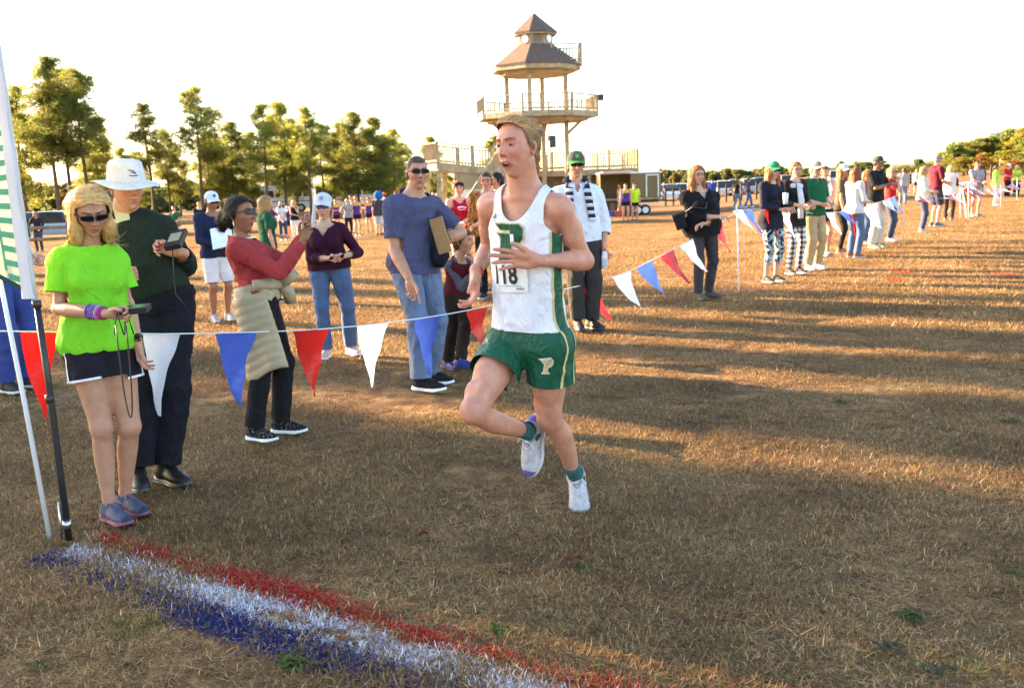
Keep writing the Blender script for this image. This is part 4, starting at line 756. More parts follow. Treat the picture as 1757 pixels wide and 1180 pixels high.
# ------------------------------------------------------------------ hand (local: x along the fingers, y to the thumb side, z back of the hand), wrist at 0
HAND_POSES = {  # per finger: (spread deg, curl base, mid, tip) index..little ; thumb (dir yaw, drop, curl)
    'relax': ([(6, 22, 30, 18), (1, 26, 34, 20), (-4, 30, 38, 22), (-9, 34, 40, 24)], (38, -22, 14)),
    'grip': ([(4, 62, 70, 40), (1, 66, 72, 42), (-3, 70, 74, 42), (-7, 72, 76, 44)], (22, -52, 26)),
    'flat': ([(8, 4, 8, 6), (2, 2, 6, 5), (-4, 4, 8, 6), (-11, 10, 12, 8)], (36, -8, 8)),
    'hold': ([(5, 46, 40, 22), (1, 48, 42, 22), (-3, 50, 44, 24), (-7, 52, 46, 26)], (34, -34, 22)),
    'point': ([(7, 8, 10, 6), (1, 30, 40, 25), (-4, 44, 52, 30), (-8, 50, 56, 30)], (36, -25, 18)),
    'mouth': ([(5, 30, 46, 30), (1, 40, 50, 30), (-3, 60, 60, 35), (-7, 66, 62, 36)], (30, -30, 30)),
}
_HANDS = {}
def hand_mesh(pose, tier):
    key = (pose, tier)
    if key in _HANDS: return _HANDS[key]
    fing, th = HAND_POSES[pose]; pr = []
    pr.append((Limb((-0.03, 0, 0), (0.02, 0, 0), [0, 1], [0.0255, 0.026], 0.02), 0))
    ys = [0.030, 0.0105, -0.0095, -0.028]; xs = [0.094, 0.098, 0.093, 0.084]; Ls = [(0.042, 0.026, 0.021), (0.046, 0.029, 0.022), (0.042, 0.027, 0.021), (0.033, 0.021, 0.019)]
    rr = [0.0092, 0.0094, 0.0088, 0.0078]
    for i in range(4):
        pr.append((Limb((0.012, ys[i] * 0.55, 0), (xs[i], ys[i], 0.002), [0, 0.6, 1], [0.0165, 0.0135, 0.0108], 0.012), 0))
    pr.append((Ell((0.045, 0.024, -0.010), (0.036, 0.018, 0.014), None, 0.012), 0))
    pr.append((Ell((0.045, -0.022, -0.009), (0.036, 0.014, 0.012), None, 0.012), 0))
    for i in range(4):
        sp, c1, c2, c3 = fing[i]; p = np.array([xs[i], ys[i], 0.0]); yaw = math.radians(sp); pit = 0.0
        for j, (L, c) in enumerate(zip(Ls[i], (c1, c2, c3))):
            pit += math.radians(c); d = np.array([math.cos(yaw) * math.cos(pit), math.sin(yaw) * math.cos(pit), -math.sin(pit)])
            q = p + d * L; r0, r1 = rr[i] * (1.0 - 0.07 * j), rr[i] * (0.95 - 0.09 * j)
            pr.append((Limb(p, q, [0, 0.5, 1], [r0 * 1.04, r0 * 0.95, r1], 0.003), 0)); p = q
    yaw, drop, cu = th; p = np.array([0.022, 0.022, -0.006]); yw = math.radians(yaw); dr = math.radians(drop)
    for j, L in enumerate((0.046, 0.033, 0.027)):
        d = np.array([math.cos(yw) * math.cos(dr), math.sin(yw) * math.cos(dr), math.sin(dr)]); q = p + d * L
        pr.append((Limb(p, q, [0, 1], [(0.0155, 0.0112, 0.0104)[j], (0.0114, 0.0104, 0.0082)[j]], 0.006), 0)); p = q; yw -= math.radians(cu) * (1.0 if j == 0 else 0.8)
    V, F = mesh_prims(pr, {0: 0.0030, 1: 0.0045, 2: 0.008}[tier])
    tips = V[:, 0]; C = np.ones((len(V), 3)); k = np.clip((tips - 0.1) / 0.07, 0, 1)[:, None]; C = C * (1 - k * np.array([0.0, 0.12, 0.10]))
    _HANDS[key] = (V, F, C); return _HANDS[key]

# ------------------------------------------------------------------ shoe (local: x toe, y left, z up, ankle at (0,0,0.085))
_SHOES = {}
def shoe_meshes(kind, tier):
    key = (kind, tier)
    if key in _SHOES: return _SHOES[key]
    h = {0: 0.005, 1: 0.008, 2: 0.014}[tier]; hi = {'sneaker': 0.012, 'running': 0.020, 'dress': 0.008}[kind]
    pr = [(Ell((-0.025, 0, 0.05), (0.052, 0.036, 0.05), None, 0.02), 0), (Ell((0.055, 0.002, 0.042), (0.085, 0.040, 0.040), None, 0.03), 0),
          (Ell((0.135, -0.002, 0.030), (0.072, 0.044, 0.028), None, 0.03), 0), (Limb((-0.008, 0, 0.05), (-0.012, 0, 0.108), [0, 1], [0.040, 0.037], 0.02), 0),
          (Limb((0.02, 0, 0.085), (0.10, 0, 0.052), [0, 1], [0.026, 0.024], 0.02), 0)]
    V, F = mesh_prims(pr, h); T = to_tris(F); V, T = clip_mesh(V, T, V[:, 2] - 0.010); V, T = clip_mesh(V, T, 0.104 - V[:, 2])
    up = (V, T)
    sp = [(Ell((-0.03, 0, 0.0), (0.054, 0.039, 0.05), None, 0.02), 0), (Ell((0.055, 0, 0.0), (0.10, 0.037, 0.05), None, 0.03), 0), (Ell((0.13, -0.002, 0.0), (0.083, 0.049, 0.05), None, 0.03), 0)]
    V, F = mesh_prims(sp, h); T = to_tris(F)
    top = 0.012 + hi
    zc = np.clip(V[:, 2], 0.002, top) + np.where(V[:, 0] > 0.13, (V[:, 0] - 0.13) * 0.16, 0) + (0.006 if kind == 'running' else 0.0) * (V[:, 0] < 0.02)
    V2 = V.copy(); V2[:, 2] = np.where(V[:, 2] < 0.003, 0.0 + np.where(V[:, 0] > 0.13, (V[:, 0] - 0.13) * 0.22, 0), zc)
    so = (V2, T)
    mb = MB()
    for i in range(6):
        t = i / 5; x = 0.035 + 0.075 * t; z = 0.112 - 0.036 * t - 0.004
        zz = 0.108 - 0.42 * (x - 0.02)
        mb.bar((x, -0.022, zz - 0.012), (x + 0.006, 0.0, zz + 0.003), 0.006, 0.005); mb.bar((x, 0.022, zz - 0.012), (x + 0.006, 0.0, zz + 0.003), 0.006, 0.005)
    if tier < 2:
        mb.tube([(0.035, 0, 0.103), (0.03, 0.03, 0.112), (0.05, 0.045, 0.098)], 0.0025, 5); mb.tube([(0.035, 0, 0.103), (0.045, -0.028, 0.112), (0.065, -0.038, 0.094)], 0.0025, 5)
    la = (np.array([tuple(v) for v in mb.V]), mb.F)
    _SHOES[key] = (up, so, la); return _SHOES[key]

# ------------------------------------------------------------------ poses
def ik(S, W, la, lb, hint):
    S, W = np.array(S, float), np.array(W, float); d = W - S; L = np.linalg.norm(d); L2 = min(L, (la + lb) * 0.995); u = d / (L + 1e-9); W = S + u * L2
    c = (la * la + L2 * L2 - lb * lb) / (2 * la * L2); c = np.clip(c, -1, 1); hn = np.array(hint, float); hn = hn - u * (hn @ u); hn = nrm(hn)
    return S + u * la * c + hn * la * math.sqrt(max(0, 1 - c * c)), W
ARMS = {  # wrist (left, fwd, up) for the left arm at H = 1.75 ; elbow hint (left, fwd, up); hand pose
    'down': ((0.245, 0.05, 0.84), (0.5, -1, 0), 'relax'), 'slack': ((0.225, 0.10, 0.86), (0.6, -1, 0), 'relax'),
    'front': ((0.075, 0.25, 1.08), (0.7, -0.6, -1), 'hold'), 'frontlow': ((0.04, 0.20, 0.90), (0.8, -0.6, -0.2), 'relax'),
    'cross': ((-0.07, 0.20, 1.17), (0.8, 0.1, -1), 'relax'), 'crosslow': ((-0.08, 0.19, 1.07), (0.8, 0.1, -1), 'relax'),
    'raise': ((0.28, 0.12, 1.86), (1, 0.3, 0), 'flat'), 'head': ((0.10, -0.07, 1.70), (1, 0.1, 0.2), 'relax'),
    'phone': ((0.06, 0.34, 1.36), (0.6, 0, -1), 'hold'), 'hip': ((0.165, 0.02, 1.03), (1, -0.7, 0), 'relax'),
    'mouth': ((0.04, 0.15, 1.42), (0.5, 0.1, -1), 'mouth'), 'back': ((0.08, -0.17, 0.97), (1, -0.5, 0), 'relax'),
    'swingf': ((0.21, 0.22, 0.93), (0.3, -1, 0), 'relax'), 'swingb': ((0.23, -0.16, 0.88), (0.3, -1, 0), 'relax'),
    'clap': ((0.03, 0.26, 1.22), (0.8, 0, -1), 'flat'), 'lean': ((0.20, 0.30, 1.02), (1, -0.3, -0.2), 'relax'),
}
def stand(base, H, face, arms=('down', 'down'), fem=False, stance=0.10, step=0.0, hyaw=0, hpitch=0, lean=0.0, toes=8, build=1.0, sway=0.0):
    k = H / 1.75; a = math.radians(face); F = np.array([math.sin(a), -math.cos(a), 0]); L = np.array([math.cos(a), math.sin(a), 0]); Z = np.array([0, 0, 1.0]); B = np.array(base, float)
    def W(l, f, z): return B + k * (L * l + F * (f + lean * (z - 0.9) * (z > 0.9)) + Z * z)
    sw = (0.165 if fem else 0.188) * (0.6 + 0.4 * build)
    J = dict(k=k, H=H, pelvis=W(sway, 0, 0.94), neck=W(sway * 0.6, -0.012, 1.475), head=W(sway * 0.5, 0.025, 1.632), hipL=W(0.088 + sway, 0, 0.925), hipR=W(-0.088 + sway, 0, 0.925),
             shL=W(sw + sway * 0.6, -0.01, 1.425), shR=W(-sw + sway * 0.6, -0.01, 1.425), facing=face)
    for s, n in ((1, 'L'), (-1, 'R')):
        an = W(s * stance, s * step * 0.5, 0.085); J['kn' + n], J['an' + n] = ik(J['hip' + n], an, 0.435 * k, 0.42 * k, F + L * s * 0.15)
        ta = math.radians(face + s * toes); J['toe' + n] = np.array([math.sin(ta), -math.cos(ta), 0]); J['fup' + n] = Z
        (wl, wf, wz), (hl, hf, hz), hp = ARMS[arms[0 if s > 0 else 1]] if isinstance(arms[0 if s > 0 else 1], str) else arms[0 if s > 0 else 1]
        J['el' + n], J['wr' + n] = ik(J['sh' + n], W(s * wl + sway * 0.6, wf, wz), 0.30 * k, 0.258 * k, L * s * hl + F * hf + Z * hz); J['hand' + n] = hp
    J['hyaw'] = face + hyaw; J['hpitch'] = hpitch; J['hroll'] = 0.0
    return J
def head_matrix(J):
    a = math.radians(J['hyaw']); p = math.radians(J['hpitch']); r = math.radians(J.get('hroll', 0))
    F = np.array([math.sin(a), -math.cos(a), 0]); L = np.array([math.cos(a), math.sin(a), 0]); Z = np.array([0, 0, 1.0])
    F2 = F * math.cos(p) - Z * math.sin(p); U2 = Z * math.cos(p) + F * math.sin(p)
    L3 = L * math.cos(r) + U2 * math.sin(r); U3 = U2 * math.cos(r) - L * math.sin(r)
    return np.stack([L3, F2, U3], 1)          # columns: left, forward, up

# ------------------------------------------------------------------ primitives of a posed body
def body_parts(J, fem=False, build=1.0, belly=0.0, arm=1.0, leg=1.0, bust=1.0):
    k = J['k']; b = build; uh = J['hipL'] - J['hipR']; us = J['shL'] - J['shR']
    if fem: prof = [(-0.16, .115, .085, 0), (-0.05, .165, .112, -.008), (.06, .172, .118, -.012), (.35, .128, .094, .004), (.62, .140, .102, .004), (.80, .150, .105, 0), (.92, .118, .080, -.006), (1.03, .050, .048, 0)]
    else: prof = [(-0.16, .11, .08, 0), (-0.05, .158, .108, -.006), (.06, .162, .112, -.008), (.35, .146, .102, .004), (.62, .162, .114, .002), (.80, .172, .118, 0), (.92, .135, .088, -.004), (1.03, .058, .055, 0)]
    prof = np.array([(t, x * k * (b if t > -0.1 else 1), y * k * (b + belly * np.exp(-((t - 0.3) / 0.22) ** 2)), o * k + belly * 0.06 * k * np.exp(-((t - 0.3) / 0.22) ** 2)) for t, x, y, o in prof])
    D = {}
    tr = Trunk(J['pelvis'], J['neck'], uh, us, prof, 0.03 * k); D['trunk'] = [tr]
    A = nrm(J['neck'] - J['pelvis']); un = nrm(us); fw = nrm(np.cross(un, A)); uhn = nrm(uh); fh = nrm(np.cross(uhn, A))
    nk = J['neck']; M = head_matrix(J); hb = J['head'] - M[:, 2] * 0.055 * k - M[:, 1] * 0.022 * k
    nr = (0.050 if fem else 0.062) * k * (0.7 + 0.3 * b) * J.get('neckw', 1.0)
    D['neck'] = [Limb(nk - A * 0.06 * k, hb, [0, .45, 1], [nr * 1.18, nr, nr * 0.96], 0.03 * k)]
    for n in 'LR':
        sh = J['sh' + n]
        D['trap' + n] = [Limb(nk + (sh - nk) * 0.10 - A * 0.005 * k, sh - A * 0.01 * k, [0, .6, 1], np.array([.050, .047, .048]) * k * (0.6 + 0.4 * b), 0.035 * k)]
    if fem and bust > 0:
        for s in (-1, 1):
            c = nk - A * 0.185 * k + un * s * 0.072 * k + fw * 0.088 * k * b
            D.setdefault('bust', []).append(Ell(c, np.array([.056, .056, .060]) * k * bust, None, 0.03))
    for s, n in ((1, 'L'), (-1, 'R')):
        D.setdefault('seat', []).append(Ell(J['hip' + n] - fh * 0.055 * k * b - A * 0.01 * k, np.array([.085, .085, .088]) * k * b, None, 0.03))
        sh, el, wr, hp, kn, an = (J[q + n] for q in ('sh', 'el', 'wr', 'hip', 'kn', 'an'))
        g = arm * k
        D['uarm' + n] = [Limb(sh, el, [0, .18, .45, .75, 1], np.array([.056, .057, .049, .043, .039]) * g * (0.86 if fem else 1.0), 0.012 * k, 0.04 * k)]
        bend = nrm(np.cross(np.cross(el - sh, wr - el), wr - el) + 1e-6)
        D['farm' + n] = [Limb(el, wr, [0, .25, .6, 1], np.array([.040, .044, .036, .0265]) * g * (0.86 if fem else 1.0), 0.012 * k)]
        q = leg * k
        kd = nrm(J['toe' + n] - A * (J['toe' + n] @ A)) if 'toe' + n in J else fh
        sd = nrm(an - kn); bk = -(fh - sd * (fh @ sd)); bk = nrm(bk) if np.linalg.norm(bk) > .05 else -kd
        if ('bk' + n) in J: bk = nrm(J['bk' + n])
        D['thigh' + n] = [Limb(hp, kn, [0, .25, .6, .85, 1], np.array([.094, .089, .072, .059, .056]) * q * (1.03 if fem else 1.0), 0.02 * k, 0.045 * k)]
        D['shin' + n] = [Limb(kn, an, [0, .12, .32, .6, .85, 1], np.array([.055, .053, .056, .046, .035, .036]) * q * (0.94 if fem else 1.0), 0.016 * k, None, bk, [0, .004 * k, .016 * k, .010 * k, 0, 0])]
        D['knee' + n] = [Ell(kn - bk * 0.012 * k, np.array([.050, .050, .055]) * q * (0.94 if fem else 1.0), None, 0.025)]
    D['detail'] = []
    if J.get('lean_body'):
        for s, n in ((1, 'L'), (-1, 'R')):
            sh, el, hp, kn, an, wr = (J[q + n] for q in ('sh', 'el', 'hip', 'kn', 'an', 'wr'))
            ms = nk + fw * 0.062 * k - A * 0.028 * k + un * s * 0.018 * k            # inner end of the collar bone
            D['detail'] += [Limb(ms, sh + fw * 0.040 * k + A * 0.022 * k - un * s * 0.03 * k, [0, .5, 1], np.array([.011, .009, .010]) * k, 0.016 * k), Limb(ms, J['head'] - M[:, 2] * 0.045 * k - M[:, 1] * 0.02 * k + M[:, 0] * s * 0.056 * k, [0, .5, 1], np.array([.011, .013, .014]) * k, 0.022 * k)]
            ud = nrm(el - sh); fd = nrm(wr - el); inn = nrm(fd - ud * (fd @ ud) + 1e-6); D['detail'] += [Ell(sh + (el - sh) * 0.52 + inn * 0.016 * k, np.array([.036, .036, .036]) * arm * k, None, 0.035), Ell(sh + (el - sh) * 0.40 - inn * 0.018 * k, np.array([.038, .038, .038]) * arm * k, None, 0.035), Limb(el + inn * 0.01 * k, el + (wr - el) * 0.45, [0, 1], np.array([.038, .030]) * arm * k, 0.03 * k)]
            td = nrm(kn - hp); sd = nrm(an - kn); bk2 = nrm(sd - td * (sd @ td) + 1e-6) if abs(sd @ td) < 0.97 else -fh; fx = -bk2; sx = np.cross(td, fx)
            D['detail'] += [Ell(hp + (kn - hp) * 0.80 + fx * 0.024 * k + sx * q_ * 0.028 * k, np.array([.032, .032, .050]) * k, None, 0.03) for q_ in (-1, 1)] + [Ell(hp + (kn - hp) * 0.5 + fx * 0.026 * k, np.array([.058, .058, .075]) * k, None, 0.04), Limb(kn - sd * 0.0 + fx * 0.030 * k, kn + sd * 0.075 * k + fx * 0.022 * k, [0, 1], np.array([.024, .016]) * k, 0.025 * k)]
    D['frame'] = dict(A=A, un=un, fw=fw, uhn=uhn, fh=fh)
    return D
def pick(D, keys, m):
    return [(p, m) for key in keys for p in D[key] if key in D]
H_BODY = {0: 0.0085, 1: 0.012, 2: 0.020}
def smooth_mesh(V, T, it=1, lam=0.5):
    T = to_tris(T); E = np.concatenate([T[:, [0, 1]], T[:, [1, 2]], T[:, [2, 0]]])
    for _ in range(it):
        S = np.zeros_like(V); c = np.zeros(len(V)); np.add.at(S, E[:, 0], V[E[:, 1]]); np.add.at(c, E[:, 0], 1); np.add.at(S, E[:, 1], V[E[:, 0]]); np.add.at(c, E[:, 1], 1)
        V = V + lam * (S / np.maximum(c, 1)[:, None] - V)
    return V
def garment(prims, tier, cuts, wrinkle=0.004, wscale=26.0, seed=0, fine=1.0, aniso=None):
    """cuts: list of (centre, outward normal, radius): everything beyond the plane within the radius is removed"""
    V, F = mesh_prims(prims, H_BODY[tier] * fine); T = to_tris(F)
    if wrinkle > 0:
        N = vnormals(V, T); Q = V.copy()
        if aniso is not None: Q = V * np.array(aniso)
        w = vnoise(Q, wscale, seed, 2); w2 = vnoise(Q * np.array([1, 1, 0.6]), wscale * 0.4, seed + 5, 2)
        V = V + N * ((wrinkle * (1 - np.abs(w) * 1.6)) + wrinkle * 0.7 * w2)[:, None]
    for cut in cuts:
        c, n, r = cut[:3]; c = np.array(c, float); n = nrm(n); s = (V - c) @ n; d = np.linalg.norm(V - c, axis=1); f = np.maximum(-s, d - r)
        if len(cut) > 3:          # only what belongs to this limb, not what hangs next to it
            lim, rest = cut[3], cut[4]; dl = lim[0].ev(V, lim[1])[0]; dr = np.min([q.ev(V, m)[0] for q, m in rest], 0); f = np.maximum(f, dl - dr)
        V, T = clip_mesh(V, T, f)
    return weld(V, T)
# ------------------------------------------------------------------ hair, hats, glasses, shoes, clothes
SKIN = {'fair': (0.58, 0.32, 0.215), 'pink': (0.58, 0.262, 0.172), 'tan': (0.47, 0.235, 0.145), 'brown': (0.30, 0.135, 0.075), 'dark': (0.15, 0.07, 0.042)}
HAIRC = {'blond': (0.50, 0.32, 0.13), 'dirty': (0.34, 0.20, 0.085), 'brown': (0.085, 0.042, 0.02), 'dark': (0.022, 0.014, 0.010), 'red': (0.30, 0.105, 0.035), 'grey': (0.30, 0.28, 0.26), 'auburn': (0.16, 0.06, 0.03)}
def hair_mesh(kind, tier, seed=0, length=0.2):
    h = {0: 0.006, 1: 0.008, 2: 0.013}[tier]; o = {'buzz': -0.0055, 'short': 0.003}.get(kind, 0.007)
    pr = [(Ell((0, -0.006, 0.022), (0.081 + o, 0.101 + o, 0.100 + o), None, 0.02), 0)]
    hl = {'buzz': 0.068, 'short': 0.064, 'runner': 0.096}.get(kind, 0.080); nape = -0.075; free = None
    if kind in ('short', 'buzz'): pr.append((Ell((0, -0.035, -0.02), (0.070 + o, 0.068 + o, 0.075), None, 0.03), 0))
    if kind == 'runner':
        pr = [(Ell((0, -0.006, 0.022), (0.0790, 0.0995, 0.098), None, 0.02), 0), (Ell((0.004, 0.006, 0.092), (0.058, 0.066, 0.031), None, 0.03), 0), (Ell((0, -0.055, 0.060), (0.070, 0.056, 0.055), None, 0.03), 0), (Ell((0, -0.070, -0.030), (0.058, 0.036, 0.06), None, 0.03), 0), (Ell((0, -0.078, -0.085), (0.046, 0.026, 0.036), None, 0.02), 0)]
        nape = -0.118
    if kind in ('long', 'bob'):
        L = length
        for s in (-1, 1):
            pr.append((Limb((s * 0.064, -0.012, 0.04), (s * 0.076, 0.008, -0.10), [0, 1], [0.028, 0.028], 0.03), 0)); pr.append((Limb((s * 0.076, 0.006, -0.08), (s * 0.074, 0.02 if kind == 'long' else 0.0, -L), [0, .7, 1], [0.028, 0.029, 0.014 if kind == 'long' else 0.024], 0.03), 0))
            pr.append((Limb((s * 0.045, -0.065, 0.02), (s * 0.055, -0.075, -L), [0, .7, 1], [0.05, 0.045, 0.02 if kind == 'long' else 0.035], 0.04), 0))
        pr.append((Limb((0, -0.07, 0.02), (0, -0.085, -L * 1.05), [0, .7, 1], [0.055, 0.048, 0.02], 0.04), 0)); nape = -L - 0.08
    if kind == 'bun':
        pr += [(Ell((0, -0.125, -0.01), (0.052, 0.048, 0.055), None, 0.02), 0), (Ell((0, -0.06, -0.02), (0.066, 0.06, 0.06), None, 0.03), 0), (Ell((0.01, -0.155, -0.045), (0.035, 0.032, 0.05), None, 0.02), 0)]; nape = -0.12
    if kind == 'pony':
        pr += [(Ell((0, -0.105, 0.02), (0.03, 0.03, 0.03), None, 0.02), 0), (Limb((0, -0.115, 0.015), (0, -0.145, -0.12), [0, .5, 1], [0.026, 0.034, 0.026], 0.02), 0), (Limb((0, -0.145, -0.12), (0, -0.13, -0.10 - length), [0, 1], [0.028, 0.010], 0.02), 0), (Ell((0, -0.05, -0.02), (0.066, 0.06, 0.06), None, 0.03), 0)]; nape = -0.5
    V, F = mesh_prims(pr, h); T = to_tris(F); N = vnormals(V, T)
    amp = {'buzz': 0.001, 'short': 0.003, 'runner': 0.006}.get(kind, 0.005)
    V = V + N * (amp * vnoise(V * np.array([1, 1, 0.25 if kind in ('long', 'bob', 'pony') else 1]), 90, seed, 2))[:, None]
    x, y, z = V.T; yb = np.interp(z, [-0.12, -0.03, -0.018, 0.03, hl], [-0.03, -0.03, 0.010, 0.028, 0.055])
    if kind == 'runner': yb = np.interp(z, [-0.14, -0.045, -0.01, 0.010, 0.045, hl], [-0.050, -0.046, -0.026, 0.014, 0.026, 0.044])
    if kind in ('long', 'bob'): yb = np.interp(z, [-0.12, -0.03, 0.03, hl], [0.055, 0.050, 0.046, 0.058])
    hlx = hl - (np.abs(x) > 0.04) * (0.9 if kind == 'runner' else 0.3) * (np.abs(x) - 0.04)
    f = np.minimum(np.maximum(z - hlx, yb - y), z - nape) + 0.003 * vnoise(V, 160, seed + 1, 1)
    if kind in ('long', 'bob'): f = np.where((z < -0.06) & (np.abs(x) > 0.05), 0.01, f)
    V, T = clip_mesh(V, T, f); rs = np.random.RandomState(seed); C = 0.85 + 0.25 * rs.rand(len(V))
    Vs, Fs, Cs = [V], [np.concatenate([T, T[:, 2:]], 1)], [np.repeat(C[:, None], 3, 1)]
    n = {0: 1900, 1: 900, 2: 0}[tier]
    if kind == 'runner': n = 4200
    if kind == 'buzz': n = {0: 2600, 1: 900, 2: 0}[tier]
    if n:
        N = vnormals(V, T); idx = rs.randint(0, len(V), n); R = V[idx]; Nn = N[idx]
        if kind in ('long', 'bob', 'pony'): D = np.tile([0, -0.12, -1.0], (n, 1)); D[:, 0] += R[:, 0] * 2; Ls = 0.05 + 0.06 * rs.rand(n); top = R[:, 2] > 0.05; D[top] = np.stack([np.sign(R[top, 0]) * 1.0, -0.6 + 0 * R[top, 0], -0.5 + 0 * R[top, 0]], 1)
        elif kind == 'bun': D = np.stack([0 * R[:, 0], -np.ones(n), -0.3 + 0 * R[:, 0]], 1); Ls = 0.03 + 0.03 * rs.rand(n)
        elif kind == 'runner': tp = R[:, 2] > 0.062; D = np.stack([np.where(tp, 0.55 + 0.25 * np.sin(R[:, 1] * 60), 0.1), np.where(tp, -0.9, -0.55), np.where(tp, 0.10, -0.85)], 1); Ls = np.where(tp, 0.030 + 0.030 * rs.rand(n), 0.010 + 0.016 * rs.rand(n)); Ls = np.where(R[:, 2] < -0.05, 0.02 + 0.02 * rs.rand(n), Ls)
        else: D = np.stack([0.3 * rs.randn(n), -0.5 + 1.2 * (R[:, 2] > 0.08) * (R[:, 1] > -0.02), np.where(R[:, 2] > 0.07, 0.0, -0.9)], 1); Ls = 0.012 + 0.016 * rs.rand(n)
        smo = kind in ('long', 'bob', 'pony', 'bun'); D += (0.09 if smo else 0.16) * rs.randn(n, 3); D = D - Nn * (D * Nn).sum(1)[:, None]; D /= np.linalg.norm(D, axis=1)[:, None] + 1e-9
        S = np.cross(D, Nn); w = ((0.0005 + 0.0008 * rs.rand(n)) if kind == 'runner' else (0.0010 + 0.0012 * rs.rand(n)))[:, None]; lift = ((0.02 + 0.05 * rs.rand(n)) if smo else (0.05 + 0.12 * rs.rand(n)))[:, None]; curl = (0.25 * rs.randn(n))[:, None]; lift = lift + (rs.rand(n) < 0.10)[:, None] * (0.12 if smo else 0.30)
        pts = []; m = 5
        for i in range(m):
            t = i / (m - 1); c = R + D * (Ls[:, None] * t) - Nn * ((Ls[:, None] * t) ** 2 / 0.19) + Nn * (0.001 + lift * Ls[:, None] * t * (1 - t * 0.8)) + S * curl * Ls[:, None] * t * t; ww = w * (1 - 0.75 * t)
            pts += [c - S * ww, c + S * ww]
        tip = R + D * Ls[:, None]; bad = (tip[:, 1] > 0.045) & (np.abs(tip[:, 0]) < 0.07) & (tip[:, 2] < 0.07) & (tip[:, 2] > -0.14)
        pts = [q[~bad] for q in pts]; n = int((~bad).sum())
        A = np.stack(pts, 1).reshape(-1, 3); b = np.arange(n)[:, None] * (2 * m)
        q = np.concatenate([np.stack([b[:, 0] + 2 * i, b[:, 0] + 2 * i + 1, b[:, 0] + 2 * i + 3, b[:, 0] + 2 * i + 2], 1) for i in range(m - 1)])
        base = sum(len(v) for v in Vs); Vs.append(A); Fs.append(q + base); cc = 0.6 + 0.9 * rs.rand(n)
        if kind == 'runner': Rk = R[~bad]; cc = cc * np.where(Rk[:, 2] > 0.065, 1.45, np.where(Rk[:, 2] < -0.03, 0.75, 0.62))
        Cs.append(np.repeat(np.repeat(cc, 2 * m)[:, None], 3, 1))
    return np.concatenate(Vs), np.concatenate(Fs), np.concatenate(Cs)
def grid_faces(nu, nv, wrap=False):
    i, j = np.meshgrid(np.arange(nu - 1), np.arange(nv if wrap else nv - 1), indexing='ij'); i, j = i.ravel(), j.ravel(); j2 = (j + 1) % nv
    return np.stack([i * nv + j, (i + 1) * nv + j, (i + 1) * nv + j2, i * nv + j2], 1)
def cap_meshes(tier, visor=False):
    n = 40 if tier < 2 else 20; m = 14 if tier < 2 else 8
    th = np.linspace(0.02, 1.0, m) * (math.pi / 2 + 0.12); a = np.linspace(0, 2 * math.pi, n, endpoint=False)
    TH, A = np.meshgrid(th, a, indexing='ij')
    R = np.sin(TH); Z = np.cos(TH); bx = 0.089 * (1 + 0.05 * np.cos(2 * A) * 0)
    V = np.stack([bx * R * np.sin(A), 0.108 * R * np.cos(A) - 0.004, 0.040 + 0.088 * np.maximum(Z, -0.2)], -1)
    V[..., 2] += 0.012 * np.exp(-((V[..., 1] - 0.06) / 0.04) ** 2) * (Z > 0.1)
    seam = np.minimum.reduce([np.abs(np.angle(np.exp(1j * (A - q)))) for q in np.arange(6) * math.pi / 3]); V[..., 0] *= 1 - 0.012 * np.exp(-(seam / 0.08) ** 2); V[..., 1] *= 1 - 0.012 * np.exp(-(seam / 0.08) ** 2)
    dome = (V.reshape(-1, 3), grid_faces(m, n, True))
    nu, nv = 8, 20
    u = np.linspace(0, 1, nu); v = np.linspace(-1.15, 1.15, nv); U, W = np.meshgrid(u, v, indexing='ij')
    r = 1 + U * 0.78 * np.cos(W * 1.1) ** 0.6
    top = np.stack([0.0885 * np.sin(W) * (1 + U * 0.12), 0.107 * np.cos(W) * 1 - 0.004 + U * 0.072 * np.cos(W * 0.95) ** 0.5, 0.034 - 0.020 * U - 0.030 * np.sin(W) ** 2 * U], -1).reshape(-1, 3)
    bot = top - np.array([0, 0, 0.0035]); f = grid_faces(nu, nv); N = len(top)
    rim = [(j, j + 1, N + j + 1, N + j) for j in range((nu - 1) * nv, nu * nv - 1)] + [(i * nv + e, (i + 1) * nv + e, N + (i + 1) * nv + e, N + i * nv + e) for i in range(nu - 1) for e in (0, nv - 1)]
    brim = (np.concatenate([top, bot]), np.concatenate([f, f[:, ::-1] + N, np.array(rim)]))
    return dome, brim
def sun_hat_meshes():
    n = 56; prof = [(0.004, 0.150), (0.04, 0.149), (0.070, 0.143), (0.083, 0.130), (0.088, 0.105), (0.093, 0.070), (0.097, 0.042), (0.100, 0.036), (0.125, 0.030), (0.150, 0.022), (0.172, 0.015)]
    a = np.linspace(0, 2 * math.pi, n, endpoint=False); rows = []
    for i, (r, z) in enumerate(prof):
        k = max(0, (i - 6) / 4.0); rr = r * (1 + 0.03 * np.sin(2 * a + 1) * k); zz = z + 0.010 * k * np.sin(3 * a + 0.6) - 0.016 * k * np.cos(2 * a)
        rows.append(np.stack([rr * np.sin(a), rr * np.cos(a) * 1.12 - 0.004, zz], -1))
    V = np.stack(rows); i0 = 7
    crown = (V[:i0 + 1].reshape(-1, 3), grid_faces(i0 + 1, n, True))
    b = V[i0:].reshape(-1, 3); N = len(b); f = grid_faces(len(prof) - i0, n, True); e = (len(prof) - i0 - 1) * n
    rim = np.array([(e + j, N + e + j, N + e + (j + 1) % n, e + (j + 1) % n) for j in range(n)])
    return crown, (np.concatenate([b, b - np.array([0, 0, 0.004])]), np.concatenate([f, f[:, ::-1] + N, rim]))
